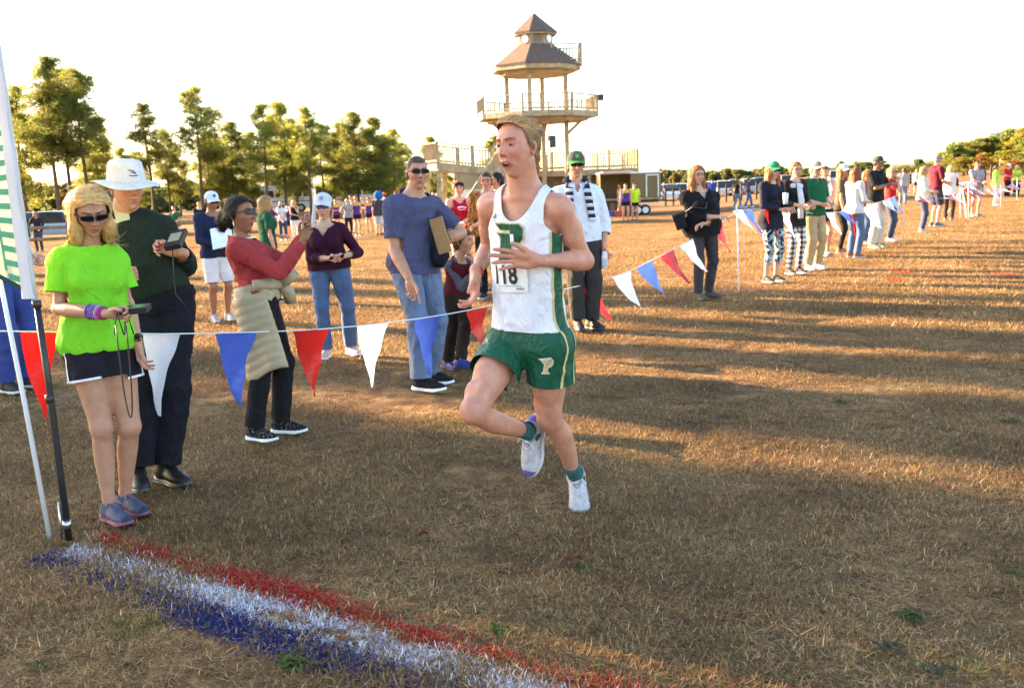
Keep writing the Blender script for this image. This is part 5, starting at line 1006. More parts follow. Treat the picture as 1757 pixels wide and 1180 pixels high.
def glasses_meshes(wrap=True):
    lens = []; fr = MB()
    for s in (-1, 1):
        nu = 9; us = np.linspace(-1, 1, nu); vs = np.linspace(-1, 1, 7); U, W = np.meshgrid(us, vs, indexing='ij')
        hh = 0.0165 * (1 - 0.28 * (0.5 + 0.5 * s * U * 1)) if wrap else 0.0175 + 0 * U
        x = s * 0.0335 + 0.0285 * U * (1 - 0.10 * W ** 2); z = 0.010 + hh * W * (1 - 0.22 * U ** 4)
        y = 0.1015 - 3.6 * x ** 2 - (0.6 * (z - 0.01) ** 2)
        lens.append((np.stack([x, y, z], -1).reshape(-1, 3), grid_faces(nu, 7)))
        G = np.stack([x, y + 0.0008, z], -1)
        ring = [tuple(G[i, 6]) for i in range(nu)] + [tuple(G[nu - 1, j]) for j in range(5, -1, -1)] + [tuple(G[i, 0]) for i in range(nu - 2, -1, -1)] + [tuple(G[0, j]) for j in range(1, 7)]
        fr.tube(ring, 0.0021, 5, False)
        xo = s * 0.062; yo = 0.1015 - 3.6 * xo ** 2
        fr.bar((xo, yo, 0.018), (s * 0.0815, 0.045, 0.014), 0.003, 0.008); fr.bar((s * 0.0815, 0.045, 0.014), (s * 0.083, -0.012, 0.008), 0.003, 0.007)
    fr.tube([(-0.008, 0.101, 0.014), (0, 0.1025, 0.016), (0.008, 0.101, 0.014)], 0.0022, 5)
    return lens, (np.array([tuple(v) for v in fr.V]), fr.F)
LENS = mat('dark_lens', (0.008, 0.008, 0.010), 0.08, 0.0, spec=0.25); BLK = plastic((0.02, 0.02, 0.022), 0.35, 'black_plastic')
PEOPLE = []
def solid(o, t):
    md = o.modifiers.new('thickness', 'SOLIDIFY'); md.thickness = t; md.offset = -1; return o
def person(label, J, tier, skin='fair', fem=False, build=1.0, belly=0.0, arm=1.0, leg=1.0, bust=1.0, top=None, bottom=None, hair=None, hat=None, glasses=None, shoes=None, mouth=0.0, fat=0.0, seed=0, group=None, child=1.0, bare=False, socks=None):
    k = J['k']; base = np.array([(J['anL'][0] + J['anR'][0]) / 2, (J['anL'][1] + J['anR'][1]) / 2, 0]); base[2] = float(gz(base[0], base[1]))
    R = empty('person', base.tolist(), label, 'person', group); PEOPLE.append(R)
    D = body_parts(J, fem, build, belly, arm, leg, bust if not top or top.get('kind') != 'none' else bust); fr = D['frame']; A, un, fw = fr['A'], fr['un'], fr['fw']; nk, pl = J['neck'], J['pelvis']; Lt = np.linalg.norm(nk - pl)
    # --- body
    keys = ['trunk', 'neck', 'trapL', 'trapR', 'seat', 'uarmL', 'uarmR', 'farmL', 'farmR', 'thighL', 'thighR', 'kneeL', 'kneeR', 'shinL', 'shinR'] + (['bust'] if 'bust' in D else [])
    inn = -0.007 if tier < 2 else -0.010
    cov_top = {'trunk', 'seat', 'bust'} if top else set()
    if top and top.get('sleeve', 0) > 0.3: cov_top |= {'uarmL', 'uarmR', 'trapL', 'trapR'}
    cov_bot = {'seat'} | ({'thighL', 'thighR'} if bottom and bottom.get('len', 1) > 0.5 else set()) | ({'shinL', 'shinR', 'kneeL', 'kneeR'} if bottom and bottom.get('len', 1) > 1.5 else set())
    if bare: cov_top = {'trunk'} if False else set()
    prims = [(p, inn if key in cov_top or key in cov_bot else 0.0) for key in keys for p in D[key]]
    prims += [(p, 0.0) for p in D['detail']]
    V, F = mesh_prims(prims, H_BODY[tier] * (0.75 if J.get('lean_body') else 1.0)); C = np.ones((len(V), 3))
    for n in 'LR':
        for jn, rad, am in (('kn', 0.05, 0.10), ('el', 0.045, 0.10)):
            d = np.linalg.norm(V - J[jn + n], axis=1); C *= 1 - (np.exp(-(d / (rad * k)) ** 2) * am)[:, None] * np.array([0.1, 0.9, 0.9])
    Vs, Fs, Cs = [V], [F], [C]; off = len(V)
    M = head_matrix(J); hs = k * J.get('hscale', 1.0) / (k ** 0.35)
    hv, hf, hc = get_head(tier, fem, mouth, fat)
    Vs.append(J['head'] + (hv * hs) @ M.T); Fs.append(hf + off); Cs.append(hc); off += len(hv)
    for s, n in ((1, 'L'), (-1, 'R')):
        hv2, hf2, hc2 = hand_mesh(J.get('hand' + n, 'relax'), tier); hv2 = hv2.copy(); hf3 = hf2
        wr = J['wr' + n]; d = nrm(J.get('hdir' + n, wr - J['el' + n])); th = J.get('hthumb' + n)
        if th is None: th = fw + 0.6 * un * -s
        th = nrm(np.array(th) - d * (np.array(th) @ d)); nb = np.cross(d, th)     # back of the hand
        # the local frame x=d, y=thumb, z=x cross y is right-handed for a left hand seen palm down; mirror for the right one
        if n == 'L': nb = -nb if np.cross(d, th) @ nb < 0 else nb
        zax = np.cross(d, th) * (1 if J.get('hmir' + n, s) > 0 else -1)
        B = np.stack([d, th, zax], 1); sc = k * 0.97 * (0.92 if fem else 1.0)
        if np.linalg.det(B) < 0: hf3 = hf2[:, ::-1]
        Vs.append(wr + d * 0.012 * k + (hv2 * sc) @ B.T); Fs.append(hf3 + off); Cs.append(hc2); off += len(hv2)
    sk = mat('skin', SKIN[skin], 0.46, 0.13, 26.0, 0.10, 220.0, attr=True, spec=0.4, sss=0.12 if tier == 0 else 0.0)
    bo = link_mesh('body', np.concatenate(Vs), np.concatenate(Fs), sk, R, True, np.concatenate(Cs))
    out = dict(root=R, body=bo, D=D, J=J, M=M, hs=hs)
    # --- bottom
    if bottom:
        m = bottom.get('m', 0.010); ln = bottom.get('len', 2.0); loose = bottom.get('loose', (0.012, 0.016, 0.022)); wt = bottom.get('waist', 0.24); pr = []
        tp = D['trunk'][0].prof; sel = tp[tp[:, 0] < wt + 0.12]; last = np.array([[wt + 0.12] + [np.interp(wt + 0.12, tp[:, 0], tp[:, i]) for i in (1, 2, 3)]])
        tk = Trunk(pl, nk, D['trunk'][0].uh, D['trunk'][0].us, np.concatenate([sel, last]), 0.03 * k); pr.append((tk, m + 0.004 * k)); pr += pick(D, ['seat'], m); cuts = [(pl + A * Lt * wt, A, 0.5)]
        for n in 'LR':
            hp, kn, an = J['hip' + n], J['kn' + n], J['an' + n]; t = D['thigh' + n][0]; sn = D['shin' + n][0]
            if ln <= 1.0:
                end = hp + (kn - hp) * ln; hs_ = np.array([0, .3, 1.0]); rs_ = np.interp(hs_ * ln, t.hs, t.rs) + np.array([loose[0], loose[0], loose[1]]) * k
                e2 = end + nrm(kn - hp) * 0.02; pr.append((Limb(hp, e2, hs_, rs_, 0.012 * k, 0.05 * k), 0)); cuts.append((end, nrm(kn - hp) + 0.25 * nrm(J['hip' + n] - pl) * bottom.get('slant', 0), 0.19 * k))
            else:
                f2 = ln - 1; end = kn + (an - kn) * f2
                pr.append((Limb(hp, kn, t.hs, t.rs + np.interp(t.hs, [0, 1], [loose[0], loose[1]]) * k, 0.012 * k, 0.05 * k), 0))
                hs_ = np.array([0, .3, .6, 1.0]); rb = np.interp(hs_ * f2, sn.hs, sn.rs) + np.interp(hs_, [0, 1], [loose[1], loose[2]]) * k
                e2 = end + nrm(an - kn) * 0.02; pr.append((Limb(kn, e2, hs_, rb, 0.012 * k), 0)); cuts.append((end, an - kn, 0.16 * k))
                pr += [(p, loose[1] * k * 0.8) for p in D['knee' + n]]
        V, T = garment(pr, tier, cuts, bottom.get('wr', 0.005), 16.0, seed + 11, 1.0, (1, 1, 0.8))
        if top and not bottom.get('over'):
            tt = (V - pl) @ A - top.get('hem', -0.08) * Lt; V = V - vnormals(V, T) * (0.024 * sstep(tt / 0.03))[:, None]
        out['bottom'] = link_mesh(bottom['name'], V, T, bottom['mat'], R, True)
    # --- top
    if top:
        m = top.get('m', 0.014); sl = top.get('sleeve', 0.6); hem = top.get('hem', -0.08); loose = top.get('loose', 0.014); fl = top.get('flare', 0.0)
        tp = D['trunk'][0].prof; t0 = hem - 0.10; row = lambda t: [t] + [np.interp(t, tp[:, 0], tp[:, i]) for i in (1, 2, 3)]
        sel = np.array([row(t0)] + [r for r in tp.tolist() if r[0] > t0 + 0.01])
        for i in range(len(sel)):                                   # cloth hangs: it does not follow the waist and widens to the hem
            t = sel[i, 0]
            if t < 0.62: w = np.interp(0.62, tp[:, 0], tp[:, 1]); g = top.get('hang', 0.5); sel[i, 1] = max(sel[i, 1], w * g + sel[i, 1] * (1 - g)) + fl * (0.62 - t) * k; sel[i, 2] += fl * 0.7 * (0.62 - t) * k
            if t < 0.0: sel[i, 1] = max(sel[i, 1], 0.150 * k * build)
        if hem < -0.12: sel[sel[:, 0] < -0.05, 1:3] = np.maximum(sel[sel[:, 0] < -0.05, 1:3], np.array([0.158, 0.115]) * k * build)
        tk = Trunk(pl, nk, D['trunk'][0].uh, D['trunk'][0].us, sel, 0.03 * k); pr = [(tk, m)]
        if hem < 0.15:
            pr += pick(D, ['seat'], m)
            for n in 'LR':
                th = D['thigh' + n][0]; pr.append((Limb(J['hip' + n], J['hip' + n] + (J['kn' + n] - J['hip' + n]) * 0.45, [0, 1], [th.rs[0], np.interp(0.45, th.hs, th.rs)], 0.03 * k, 0.05 * k), m * 0.55))
        if 'bust' in D: pr += pick(D, ['bust'], m * 0.8)
        if not top.get('tank'): pr += pick(D, ['trapL', 'trapR'], m * 0.7)
        else: pr += pick(D, ['trapL', 'trapR'], 0.006); pr += [(Limb(J['sh' + n], J['el' + n], [0, 1], [D['uarm' + n][0].rs[0]] * 2, 0.01, 0.04), 0.006) for n in ()]
        if not top.get('tank'): pr += [(Limb(nk - A * 0.06 * k, nk + A * 0.05 * k, [0, 1], [D['neck'][0].rs[0], D['neck'][0].rs[0] * 0.95], 0.03 * k), 0.008)]
        cuts = [(pl + A * Lt * hem, -A, 0.6)]
        for n in 'LR':
            sh, el, wr = J['sh' + n], J['el' + n], J['wr' + n]; ua = D['uarm' + n][0]; fa = D['farm' + n][0]
            if sl <= 0: continue
            if sl <= 1:
                end = sh + (el - sh) * sl; hs_ = np.array([0, .4, 1.0]); rs_ = np.interp(hs_ * sl, ua.hs, ua.rs) + np.array([0.004, loose * 0.7, loose]) * k
                pr.append((Limb(sh, end + nrm(el - sh) * 0.02, hs_, rs_, 0.012 * k, 0.045 * k), 0.003)); cuts.append((end, el - sh, 0.13 * k, pr[-1], [(tk, m)]))
            else:
                pr.append((Limb(sh, el, ua.hs, ua.rs + loose * 0.8 * k, 0.012 * k, 0.045 * k), 0.002)); f2 = sl - 1; end = el + (wr - el) * f2
                hs_ = np.array([0, .3, .6, 1.0]); rs_ = np.interp(hs_ * f2, fa.hs, fa.rs) + np.interp(hs_, [0, 1], [loose * 0.8, loose * 0.55]) * k
                pr.append((Limb(el, end + nrm(wr - el) * 0.02, hs_, rs_, 0.012 * k), 0.002)); cuts.append((end, wr - el, 0.10 * k, pr[-1], [(tk, m)]))
        nn = nrm(A + fw * top.get('ntilt', 0.45)); cuts.append((nk + A * top.get('nz', 0.004) * k + fw * 0.005, nn, 0.12 * k))
        V, T = garment(pr, tier, cuts, top.get('wr', 0.004), 20.0, seed + 3, 1.0, (1, 1, 0.7))
        x, y, z = (V - nk) @ un, (V - nk) @ fw, (V - nk) @ A
        if top.get('v'):     # V or scoop neckline
            dep, wid = top['v'][0] * k, top['v'][1] * k
            f = np.where(y > 0, np.abs(x) - wid * (z + dep) / dep, 1.0); V, T = clip_mesh(V, T, f)
        if top.get('tank'):
            x, y, z = (V - nk) @ un, (V - nk) @ fw, (V - nk) @ A; tw = top['tank']
            # scoop front and back, armholes
            ff = (np.sqrt((x / (tw.get('sx', 0.078) * k)) ** 2 + ((z - 0.03 * k) / (np.where(y > 0, tw.get('scoop', 0.135), 0.075) * k)) ** 2) - 1) * 0.07
            ah = tw.get('arm', 0.22) * k; ct = tw.get('strap', 0.128) * k
            xb = ct + 0.10 * k * np.clip((-z - 0.05 * k) / (ah - 0.05 * k), 0, 2) ** 3
            V, T = clip_mesh(V, T, np.minimum(ff, xb - np.abs(x)))
        V, T = weld(V, T)
        o = link_mesh(top['name'], V, T, top['mat'], R, True); out['top'] = o; out['topVT'] = (V, T)
        if tier == 0: solid(o, 0.004)
        if top.get('collar'):
            nr = D['neck'][0].rs[0]; rows = []; nn_ = 28
            for i, (q, zz) in enumerate(((1.10, 0.012), (1.17, 0.030), (1.22, 0.036), (1.42, 0.010), (1.55, -0.016))):
                a = np.linspace(0.22, 2 * math.pi - 0.22, nn_); r = nr * q + 0.004
                rows.append(nk + np.outer(np.sin(a) * r, un) + np.outer(np.cos(a) * r * 0.98 + 0.004, fw) + np.outer(zz * k + 0 * a - 0.030 * k * (0.5 + 0.5 * np.cos(a)) ** 2 * (1.2 if zz < 0.012 else 0.9), A))
            co = link_mesh('collar', np.concatenate(rows), grid_faces(5, nn_), top['mat'], o, True); solid(co, 0.003)
    # --- hair, hat, glasses
    def loc(Vl): return J['head'] + (np.asarray(Vl) * hs) @ M.T
    out['loc'] = loc
    if hair:
        hv, hf, hc = hair_mesh(hair['kind'], tier, seed, hair.get('len', 0.2)); hc = hc * np.array(hair.get('tint', (1, 1, 1)))
        link_mesh('hair', loc(hv), hf, mat('hair', HAIRC[hair['col']] if isinstance(hair['col'], str) else hair['col'], 0.5, 0.15, 40, attr=True, spec=0.2), R, True, hc)
    if hat:
        if hat['kind'] == 'cap':
            dm, br = cap_meshes(tier); up_ = np.array([0, -0.004, 0.014]); dm = (dm[0] + up_, dm[1]); br = (br[0] + up_ + np.array([0, 0, 0.10]) * np.clip(br[0][:, 1:2] - 0.09, 0, 1), br[1]); o = link_mesh('cap', loc(dm[0]), dm[1], hat['mat'], R, True); b = link_mesh('brim', loc(br[0]), br[1], hat.get('brim', hat['mat']), o, True); out['hat'] = o
            if hat.get('logo'):
                w = np.array([(x, 0, z) for x in (-0.017, 0.0, 0.017) for z in (0.062, 0.078, 0.094)]); c0 = np.array([0, -0.004, 0.040])
                d = w + np.array([0, 0.2, 0]) - c0; d[:, 1] = 0.0; q = []
                for x, _, z in w:
                    zz = (z - 0.040) / 0.088; r = math.sqrt(max(0.01, 1 - zz * zz - (x / 0.089) ** 2)); q.append((x, 0.108 * r + 0.0055, z + 0.018))
                link_mesh('cap_badge', loc(np.array(q)), grid_faces(3, 3), hat['logo'], o)
        elif hat['kind'] == 'sunhat':
            cr, br = sun_hat_meshes(); o = link_mesh('sun_hat', loc(cr[0]), cr[1], hat['mat'], R, True); link_mesh('brim', loc(br[0]), br[1], hat['mat'], o, True); out['hat'] = o
        elif hat['kind'] == 'band':
            a = np.linspace(0, 2 * math.pi, 36, endpoint=False); rows = [np.stack([0.0885 * np.sin(a) * q, 0.108 * np.cos(a) * q - 0.005, z + 0 * a - 0.02 * (1 - np.cos(a)) / 2], -1) for q, z in ((1.0, 0.045), (1.005, 0.06), (0.97, 0.085), (0.90, 0.100))]
            out['hat'] = link_mesh('headband', loc(np.concatenate(rows)), grid_faces(4, 36, True), hat['mat'], R, True)
    if glasses:
        ls, fm = glasses_meshes(glasses != 'clear'); o = link_mesh('sunglasses' if glasses != 'clear' else 'glasses', loc(fm[0]), fm[1], BLK, R)
        if glasses != 'clear':
            for lv, lf in ls: link_mesh('lens', loc(lv), lf, LENS if glasses is True else glasses, o, True)
    # --- shoes
    if shoes:
        kind = shoes.get('kind', 'sneaker'); up, so, la = shoe_meshes(kind, tier)
        for s, n in ((1, 'L'), (-1, 'R')):
            Xv, Zv = nrm(J['toe' + n]), np.array(J['fup' + n], float); Zv = nrm(Zv - Xv * (Zv @ Xv)); Yv = np.cross(Zv, Xv); B = np.stack([Xv, Yv * s, Zv], 1); sc = k * (0.93 if fem else 1.0) * shoes.get('scale', 1.0); flip = s < 0
            o0 = J['an' + n] - Zv * 0.085 * sc
            tf = lambda q: o0 + (q * sc) @ B.T
            fl = lambda f: f[:, ::-1] if flip else f
            so_ = link_mesh('shoe', tf(up[0]), fl(up[1]), shoes['mat'], R, True); link_mesh('sole', tf(so[0]), fl(so[1]), shoes.get('sole', shoes['mat']), so_, True)
            if shoes.get('heel'):
                U, Tt = up; Nn = vnormals(U, Tt); 
                for nm, fld in (('heel_patch', -0.045 - U[:, 0] - 0.2 * (U[:, 2] - 0.05)), ('side_mark', np.minimum(0.0075 - np.abs(U[:, 2] - 0.030 - 0.42 * (U[:, 0] - 0.03) * (U[:, 0] < 0.075) + 0.0), np.minimum(U[:, 0] + 0.01, 0.115 - U[:, 0]))), ('toe_guard', U[:, 0] - 0.178), ('collar_lining', U[:, 2] - 0.094)):
                    Vc, Tc = clip_mesh(U + Nn * 0.0012, Tt, fld)
                    if len(Tc): link_mesh(nm, tf(Vc), fl(Tc), shoes['heel'] if nm in ('heel_patch', 'toe_guard') else shoes['markm'], so_, True)
            if tier < 2 and shoes.get('lace'): link_mesh('laces', tf(la[0]), [tuple(reversed(f)) for f in la[1]] if flip else la[1], shoes['lace'], so_)
    if socks:
        for n in 'LR':
            kn, an = J['kn' + n], J['an' + n]; sn = D['shin' + n][0]; d = nrm(an - kn); hs_ = np.linspace(1 - socks['h'], 1.0, 5); pts = kn + np.outer(hs_, an - kn) + np.outer(np.interp(hs_, sn.hs, sn.offp), sn.off)
            mb = MB(); mb.tube([Vector(p) for p in pts] + [Vector(pts[-1] + d * 0.03)], list(np.interp(hs_, sn.hs, sn.rs) + 0.005) + [0.04 * k], 22); mb.build('sock', socks['mat'], R, True)
    return out
# flat print laid onto a garment
def project_print(name, polys, org, ux, uy, d, VT, m, parent, off=0.003, maxlen=0.012):
    """polys: list of 2D polygons (metres) in the plane org + x*ux + y*uy, dropped along d onto the mesh VT"""
    bvh = BVHTree.FromPolygons([tuple(v) for v in VT[0]], [tuple(int(i) for i in f) for f in VT[1]])
    bm = bmesh.new()
    for pg in polys:
        vs = [bm.verts.new((x, y, 0)) for x, y in pg]
        try: bm.faces.new(vs)
        except ValueError: pass
    bmesh.ops.triangulate(bm, faces=bm.faces[:])
    for _ in range(5):
        es = [e for e in bm.edges if e.calc_length() > maxlen]
        if not es: break
        bmesh.ops.subdivide_edges(bm, edges=es, cuts=1); bmesh.ops.triangulate(bm, faces=bm.faces[:])
    V = []; dv = Vector(d).normalized(); ok = True
    for v in bm.verts:
        p = Vector(org) + Vector(ux) * v.co.x + Vector(uy) * v.co.y - dv * 0.25
        hit = bvh.ray_cast(p, dv, 0.6)
        V.append(hit[0] - dv * off if hit[0] is not None else None)
    good = [f for f in bm.faces if all(V[v.index] is not None for v in f.verts)] if True else []
    bm.verts.index_update()
    F = [tuple(v.index for v in f.verts) for f in bm.faces if all(V[v.index] is not None for v in f.verts)]
    V = [tuple(v) if v is not None else (0, 0, 0) for v in V]; bm.free()
    if not F: return None
    us = sorted({i for f in F for i in f}); mp = {u: i for i, u in enumerate(us)}
    return link_mesh(name, np.array([V[u] for u in us]), [tuple(mp[i] for i in f) for f in F], m, parent, True)
def text_polys(txt, size, bold=0.0, sx=1.0):
    cu = bpy.data.curves.new('lettering', 'FONT'); cu.body = txt; cu.size = size; cu.align_x = 'CENTER'; cu.align_y = 'CENTER'; cu.offset = bold; cu.resolution_u = 4
    o = bpy.data.objects.new('lettering', cu); COL.objects.link(o); dg = bpy.context.evaluated_depsgraph_get(); me = bpy.data.meshes.new_from_object(o.evaluated_get(dg))
    P2 = [[(me.vertices[i].co.x * sx, me.vertices[i].co.y) for i in p.vertices] for p in me.polygons]
    bpy.data.objects.remove(o); bpy.data.curves.remove(cu); bpy.data.meshes.remove(me); return P2
# ------------------------------------------------------------------ the people near the course, posed joint by joint
def jpx(Y0, H, pts, face, hyaw, hpitch=0, hroll=0, feet=None, **kw):
    J = dict(k=H / 1.75, H=H, facing=face, hyaw=hyaw, hpitch=hpitch, hroll=hroll)
    for n, (x, y, dy) in pts.items(): J[n] = np.array(P(x, y, Y0 + dy))
    a = math.radians(face); F = np.array([math.sin(a), -math.cos(a), 0]); k = J['k']
    if feet:                     # standing: hips at the height the legs give them
        hz = 0.085 * k + 0.843 * k; dz = hz - (J['hipL'][2] + J['hipR'][2]) / 2
        for q in ('pelvis', 'hipL', 'hipR'): J[q] = J[q] + np.array([0, 0, dz])
        J['pelvis'][2] = hz + 0.012 * k
    for n in 'LR':
        if feet and n in feet:
            x, y, yaw = feet[n]; g = np.array(G(x, y)); J['an' + n] = g + np.array([0, 0, 0.085 * k]); t = math.radians(yaw); J['toe' + n] = np.array([math.sin(t), -math.cos(t), 0]); J['fup' + n] = np.array([0, 0, 1.0])
            if 'kn' + n not in J: J['kn' + n], J['an' + n] = ik(J['hip' + n], J['an' + n], 0.435 * k, 0.42 * k, np.array([math.sin(t), -math.cos(t), 0]))
        if 'el' + n not in J: J['el' + n], J['wr' + n] = ik(J['sh' + n], J['wr' + n], 0.30 * k, 0.258 * k, kw['hint' + n])
    for q, v in kw.items(): J[q] = v
    return J
def bones(J, nm):
    s = lambda a, b: '%.2f' % (np.linalg.norm(J[a] - J[b]) / J['k'])
    print(nm, 'uarm', s('shL', 'elL'), s('shR', 'elR'), 'farm', s('elL', 'wrL'), s('elR', 'wrR'), 'thigh', s('hipL', 'knL'), s('hipR', 'knR'), 'shin', s('knL', 'anL'), s('knR', 'anR'), 'torso', s('pelvis', 'neck'), 'sh', s('shL', 'shR'), 'anz', J['anL'][2], J['anR'][2])
V3 = lambda *a: np.array(a, float)
WHITE = cloth((0.80, 0.80, 0.82)); SHOE_W = mat('shoe_white', (0.56, 0.51, 0.54), 0.7, 0.2, 40, 0.5, 160)
# --- the runner
J = jpx(4.15, 1.84, dict(pelvis=(908, 585, 0.02), neck=(902, 324, -0.03), head=(886, 254, -0.10), hipL=(944, 592, -0.03), hipR=(873, 592, 0.06), shL=(960, 355, -0.11), shR=(840, 352, 0.08),
     elL=(1004, 447, -0.02), wrL=(926, 447, -0.20), elR=(838, 428, 0.26), wrR=(816, 468, 0.05), knR=(812, 706, -0.20), anR=(909, 742, 0.12), knL=(944, 716, 0.06), anL=(988, 816, 0.30)), -32, -39, -2, 2)
J['toeR'] = nrm(P(907, 812, 4.15 + 0.14) - Vector(P(921, 722, 4.15 + 0.16))); J['fupR'] = nrm(V3(-0.45, -0.9, 0.1))
J['toeL'] = nrm(V3(0.05, -0.62, -0.78)); J['fupL'] = nrm(V3(-0.1, -0.75, 0.6)); J['bkR'] = V3(0.3, 0.2, -1.0); J['bkL'] = V3(0.75, 0.45, 0.3)
J['handL'] = 'flat'; J['hdirL'] = nrm(V3(-1, -0.12, 0.10)); J['hthumbL'] = nrm(V3(0.12, -0.25, 1)); J['handR'] = 'relax'; J['hdirR'] = nrm(V3(-0.05, -0.45, -0.85)); J['hthumbR'] = nrm(V3(0.3, -0.9, 0.3))
J['lean_body'] = True; J['neckw'] = 1.06
bones(J, 'runner')
GREEN = mat('runner_green', (0.008, 0.085, 0.042), 0.55, 0.12, 9, 0.15, 60, spec=0.3); GOLD = cloth((0.62, 0.50, 0.24))
JERSEY = cloth((0.78, 0.76, 0.82), bump=0.12)
ru = person('runner in white and green vest with number 118 in mid stride', J, 0, 'pink', top=dict(kind='tank', name='running_vest', mat=JERSEY, sleeve=0, m=0.014, hem=0.10, flare=0.02, hang=0.5, tank=dict(scoop=0.150, sx=0.088, arm=0.23, strap=0.120), wr=0.007, nz=0.2),
     bottom=dict(over=False, name='running_shorts', mat=GREEN, len=0.44, loose=(0.016, 0.038, 0), waist=0.18, m=0.006, wr=0.007), hair=dict(kind='runner', col='dirty'), build=0.86, arm=0.84, leg=0.91, mouth=1.0, seed=4,
     shoes=dict(kind='running', mat=SHOE_W, sole=mat('sole', (0.62, 0.60, 0.62), 0.6), lace=mat('shoe_lace', (0.78, 0.76, 0.78), 0.7), heel=mat('shoe_purple', (0.14, 0.11, 0.38), 0.5), markm=mat('shoe_grey', (0.30, 0.28, 0.31), 0.6)), socks=dict(h=0.19, mat=cloth((0.045, 0.13, 0.13))))
def runner_trim():
    D = ru['D']; fr = D['frame']; A, un, fw = fr['A'], fr['un'], fr['fw']; nk = ru['J']['neck']; V, T = ru['topVT']; N = vnormals(V, T)
    x, y, z = (V - nk) @ un, (V - nk) @ fw, (V - nk) @ A
    for s in (1, -1):
        lean = 0.035 * (z + 0.35)
        for nm, w, mt, o in (('side_panel_edging', 0.040, GOLD, 0.0016), ('side_panel', 0.029, GREEN, 0.0032)):
            f = np.minimum.reduce([w - np.abs(y - 0.012 - lean), s * x - 0.05, -0.17 - z]); Vc, Tc = clip_mesh(V + N * o, T, f); link_mesh(nm, Vc, Tc, mt, ru['top'], True)
    VT = (V, T); dn = -fw
    # emblem: a winged letter P in green with a gold rim
    P_out = [(-.068, .078), (.050, .078), (.068, .060), (.068, .018), (.050, -.002), (.010, -.006), (.010, -.060), (.020, -.078), (-.058, -.078), (-.046, -.062), (-.046, .022), (-.062, .036), (.006, .036), (.006, .052), (-.044, .052)]
    def grow(pg, e):
        n = len(pg); out = []
        for i in range(n):
            a, b, c = Vector(pg[i - 1]), Vector(pg[i]), Vector(pg[(i + 1) % n]); d1 = (b - a).normalized(); d2 = (c - b).normalized(); n1 = Vector((-d1.y, d1.x)); n2 = Vector((-d2.y, d2.x)); q = (n1 + n2); q = q / max(0.35, q.length_squared / 2); out.append(tuple(b + q * e))
        return out
    ctr = nk - A * 0.215 + fw * 0.1 - un * 0.012
    em = project_print('emblem_rim', [grow(P_out, 0.0055)], ctr, un, A, dn, VT, GOLD, ru['top'], 0.0055)
    project_print('emblem', [P_out], ctr, un, A, dn, VT, GREEN, ru['top'], 0.0075)
    project_print('emblem_gap', [[(.006, .036), (.006, .004), (.026, .004), (.026, .036)]], ctr, un, A, dn, VT, WHITE, ru['top'], 0.009)
    bars = lambda s: [[(-s, -s * .55), (-s * .55, -s * .55), (-s * .75, -s * .1), (-s * 1.05, -s * .35)], [(-s * .4, -s * .55), (s * .05, -s * .55), (-s * .3, s * .35), (-s * .62, s * .05)], [(s * .2, -s * .55), (s * .65, -s * .55), (s * .12, s * .85), (-s * .2, s * .5)]]
    project_print('maker_mark', bars(0.019) + text_polys('adidas', 0.012) and bars(0.019) + [[(x, y - 0.017) for x, y in q] for q in text_polys('adidas', 0.012, 0.0, 1.1)], nk - A * 0.108 + fw * 0.1 - un * 0.098, un, A, dn, VT, GREEN, ru['top'], 0.005)
    # race number on its own paper bib, pinned flat
    c2 = nk - A * 0.372 + fw * 0.1 - un * 0.030; w, h = 0.100, 0.060; tl = un * 0.995 + A * 0.06; tu = A * 0.995 - un * 0.06
    bib = project_print('race_bib', [[(-w, -h), (w, -h), (w, h), (-w, h)]], c2, tl, tu, dn, VT, mat('bib_paper', (0.80, 0.78, 0.76), 0.6, 0.03), ru['top'], 0.010)
    ink = plastic((0.02, 0.02, 0.022), 0.6, 'ink')
    project_print('race_number', [[(x - 0.010, y + 0.012) for x, y in q] for q in text_polys('118', 0.112, 0.0032, 0.80)], c2, tl, tu, dn, VT, ink, bib, 0.0125)
    tiny = [[(x, y - 0.034) for x, y in q] for q in text_polys('ATLANTIC COAST CROSS COUNTRY', 0.0085, 0, 0.9)] * 0
    for i in range(24): tiny.append([(-0.045 + i * 0.005, -0.0345), (-0.0418 + i * 0.005, -0.0345), (-0.0418 + i * 0.005, -0.031), (-0.045 + i * 0.005, -0.031)])
    for i in range(9): tiny.append([(0.047 + i * 0.0042, -0.050), (0.0488 + i * 0.0042 + 0.0008 * (i % 3), -0.050), (0.0488 + i * 0.0042 + 0.0008 * (i % 3), -0.040), (0.047 + i * 0.0042, -0.040)])
    for j in range(3): tiny.append([(-0.09, -0.040 - j * 0.006), (0.02 - 0.02 * j, -0.040 - j * 0.006), (0.02 - 0.02 * j, -0.0405 - j * 0.006), (-0.09, -0.0405 - j * 0.006)])
    project_print('small_print', tiny, c2, tl, tu, dn, VT, mat('ink_grey', (0.25, 0.25, 0.26), 0.6), bib, 0.0125, 0.03)
    for sx in (-1, 1):
        for sy in (-1, 1):
            mb = MB(); hit = c2 + tl * (sx * 0.092) + tu * (sy * 0.05); mb.tube([Vector(hit + fw * 0.02), Vector(hit + fw * 0.022 + tl * 0.012)], 0.0012, 5)
    # shorts: side stripes and a small winged P on his left thigh
    sv = ru['bottom'].data; Vs = np.empty(len(sv.vertices) * 3, np.float32); sv.vertices.foreach_get('co', Vs); Vs = Vs.reshape(-1, 3).astype(float) + np.array(world_loc(ru['root'])); Ts = np.array([p.vertices[:] for p in sv.polygons]); Ns = vnormals(Vs, Ts)
    uh, fh = fr['uhn'], fr['fh']; q = Vs - ru['J']['pelvis']; x, y, z = q @ uh, q @ fh, q @ A
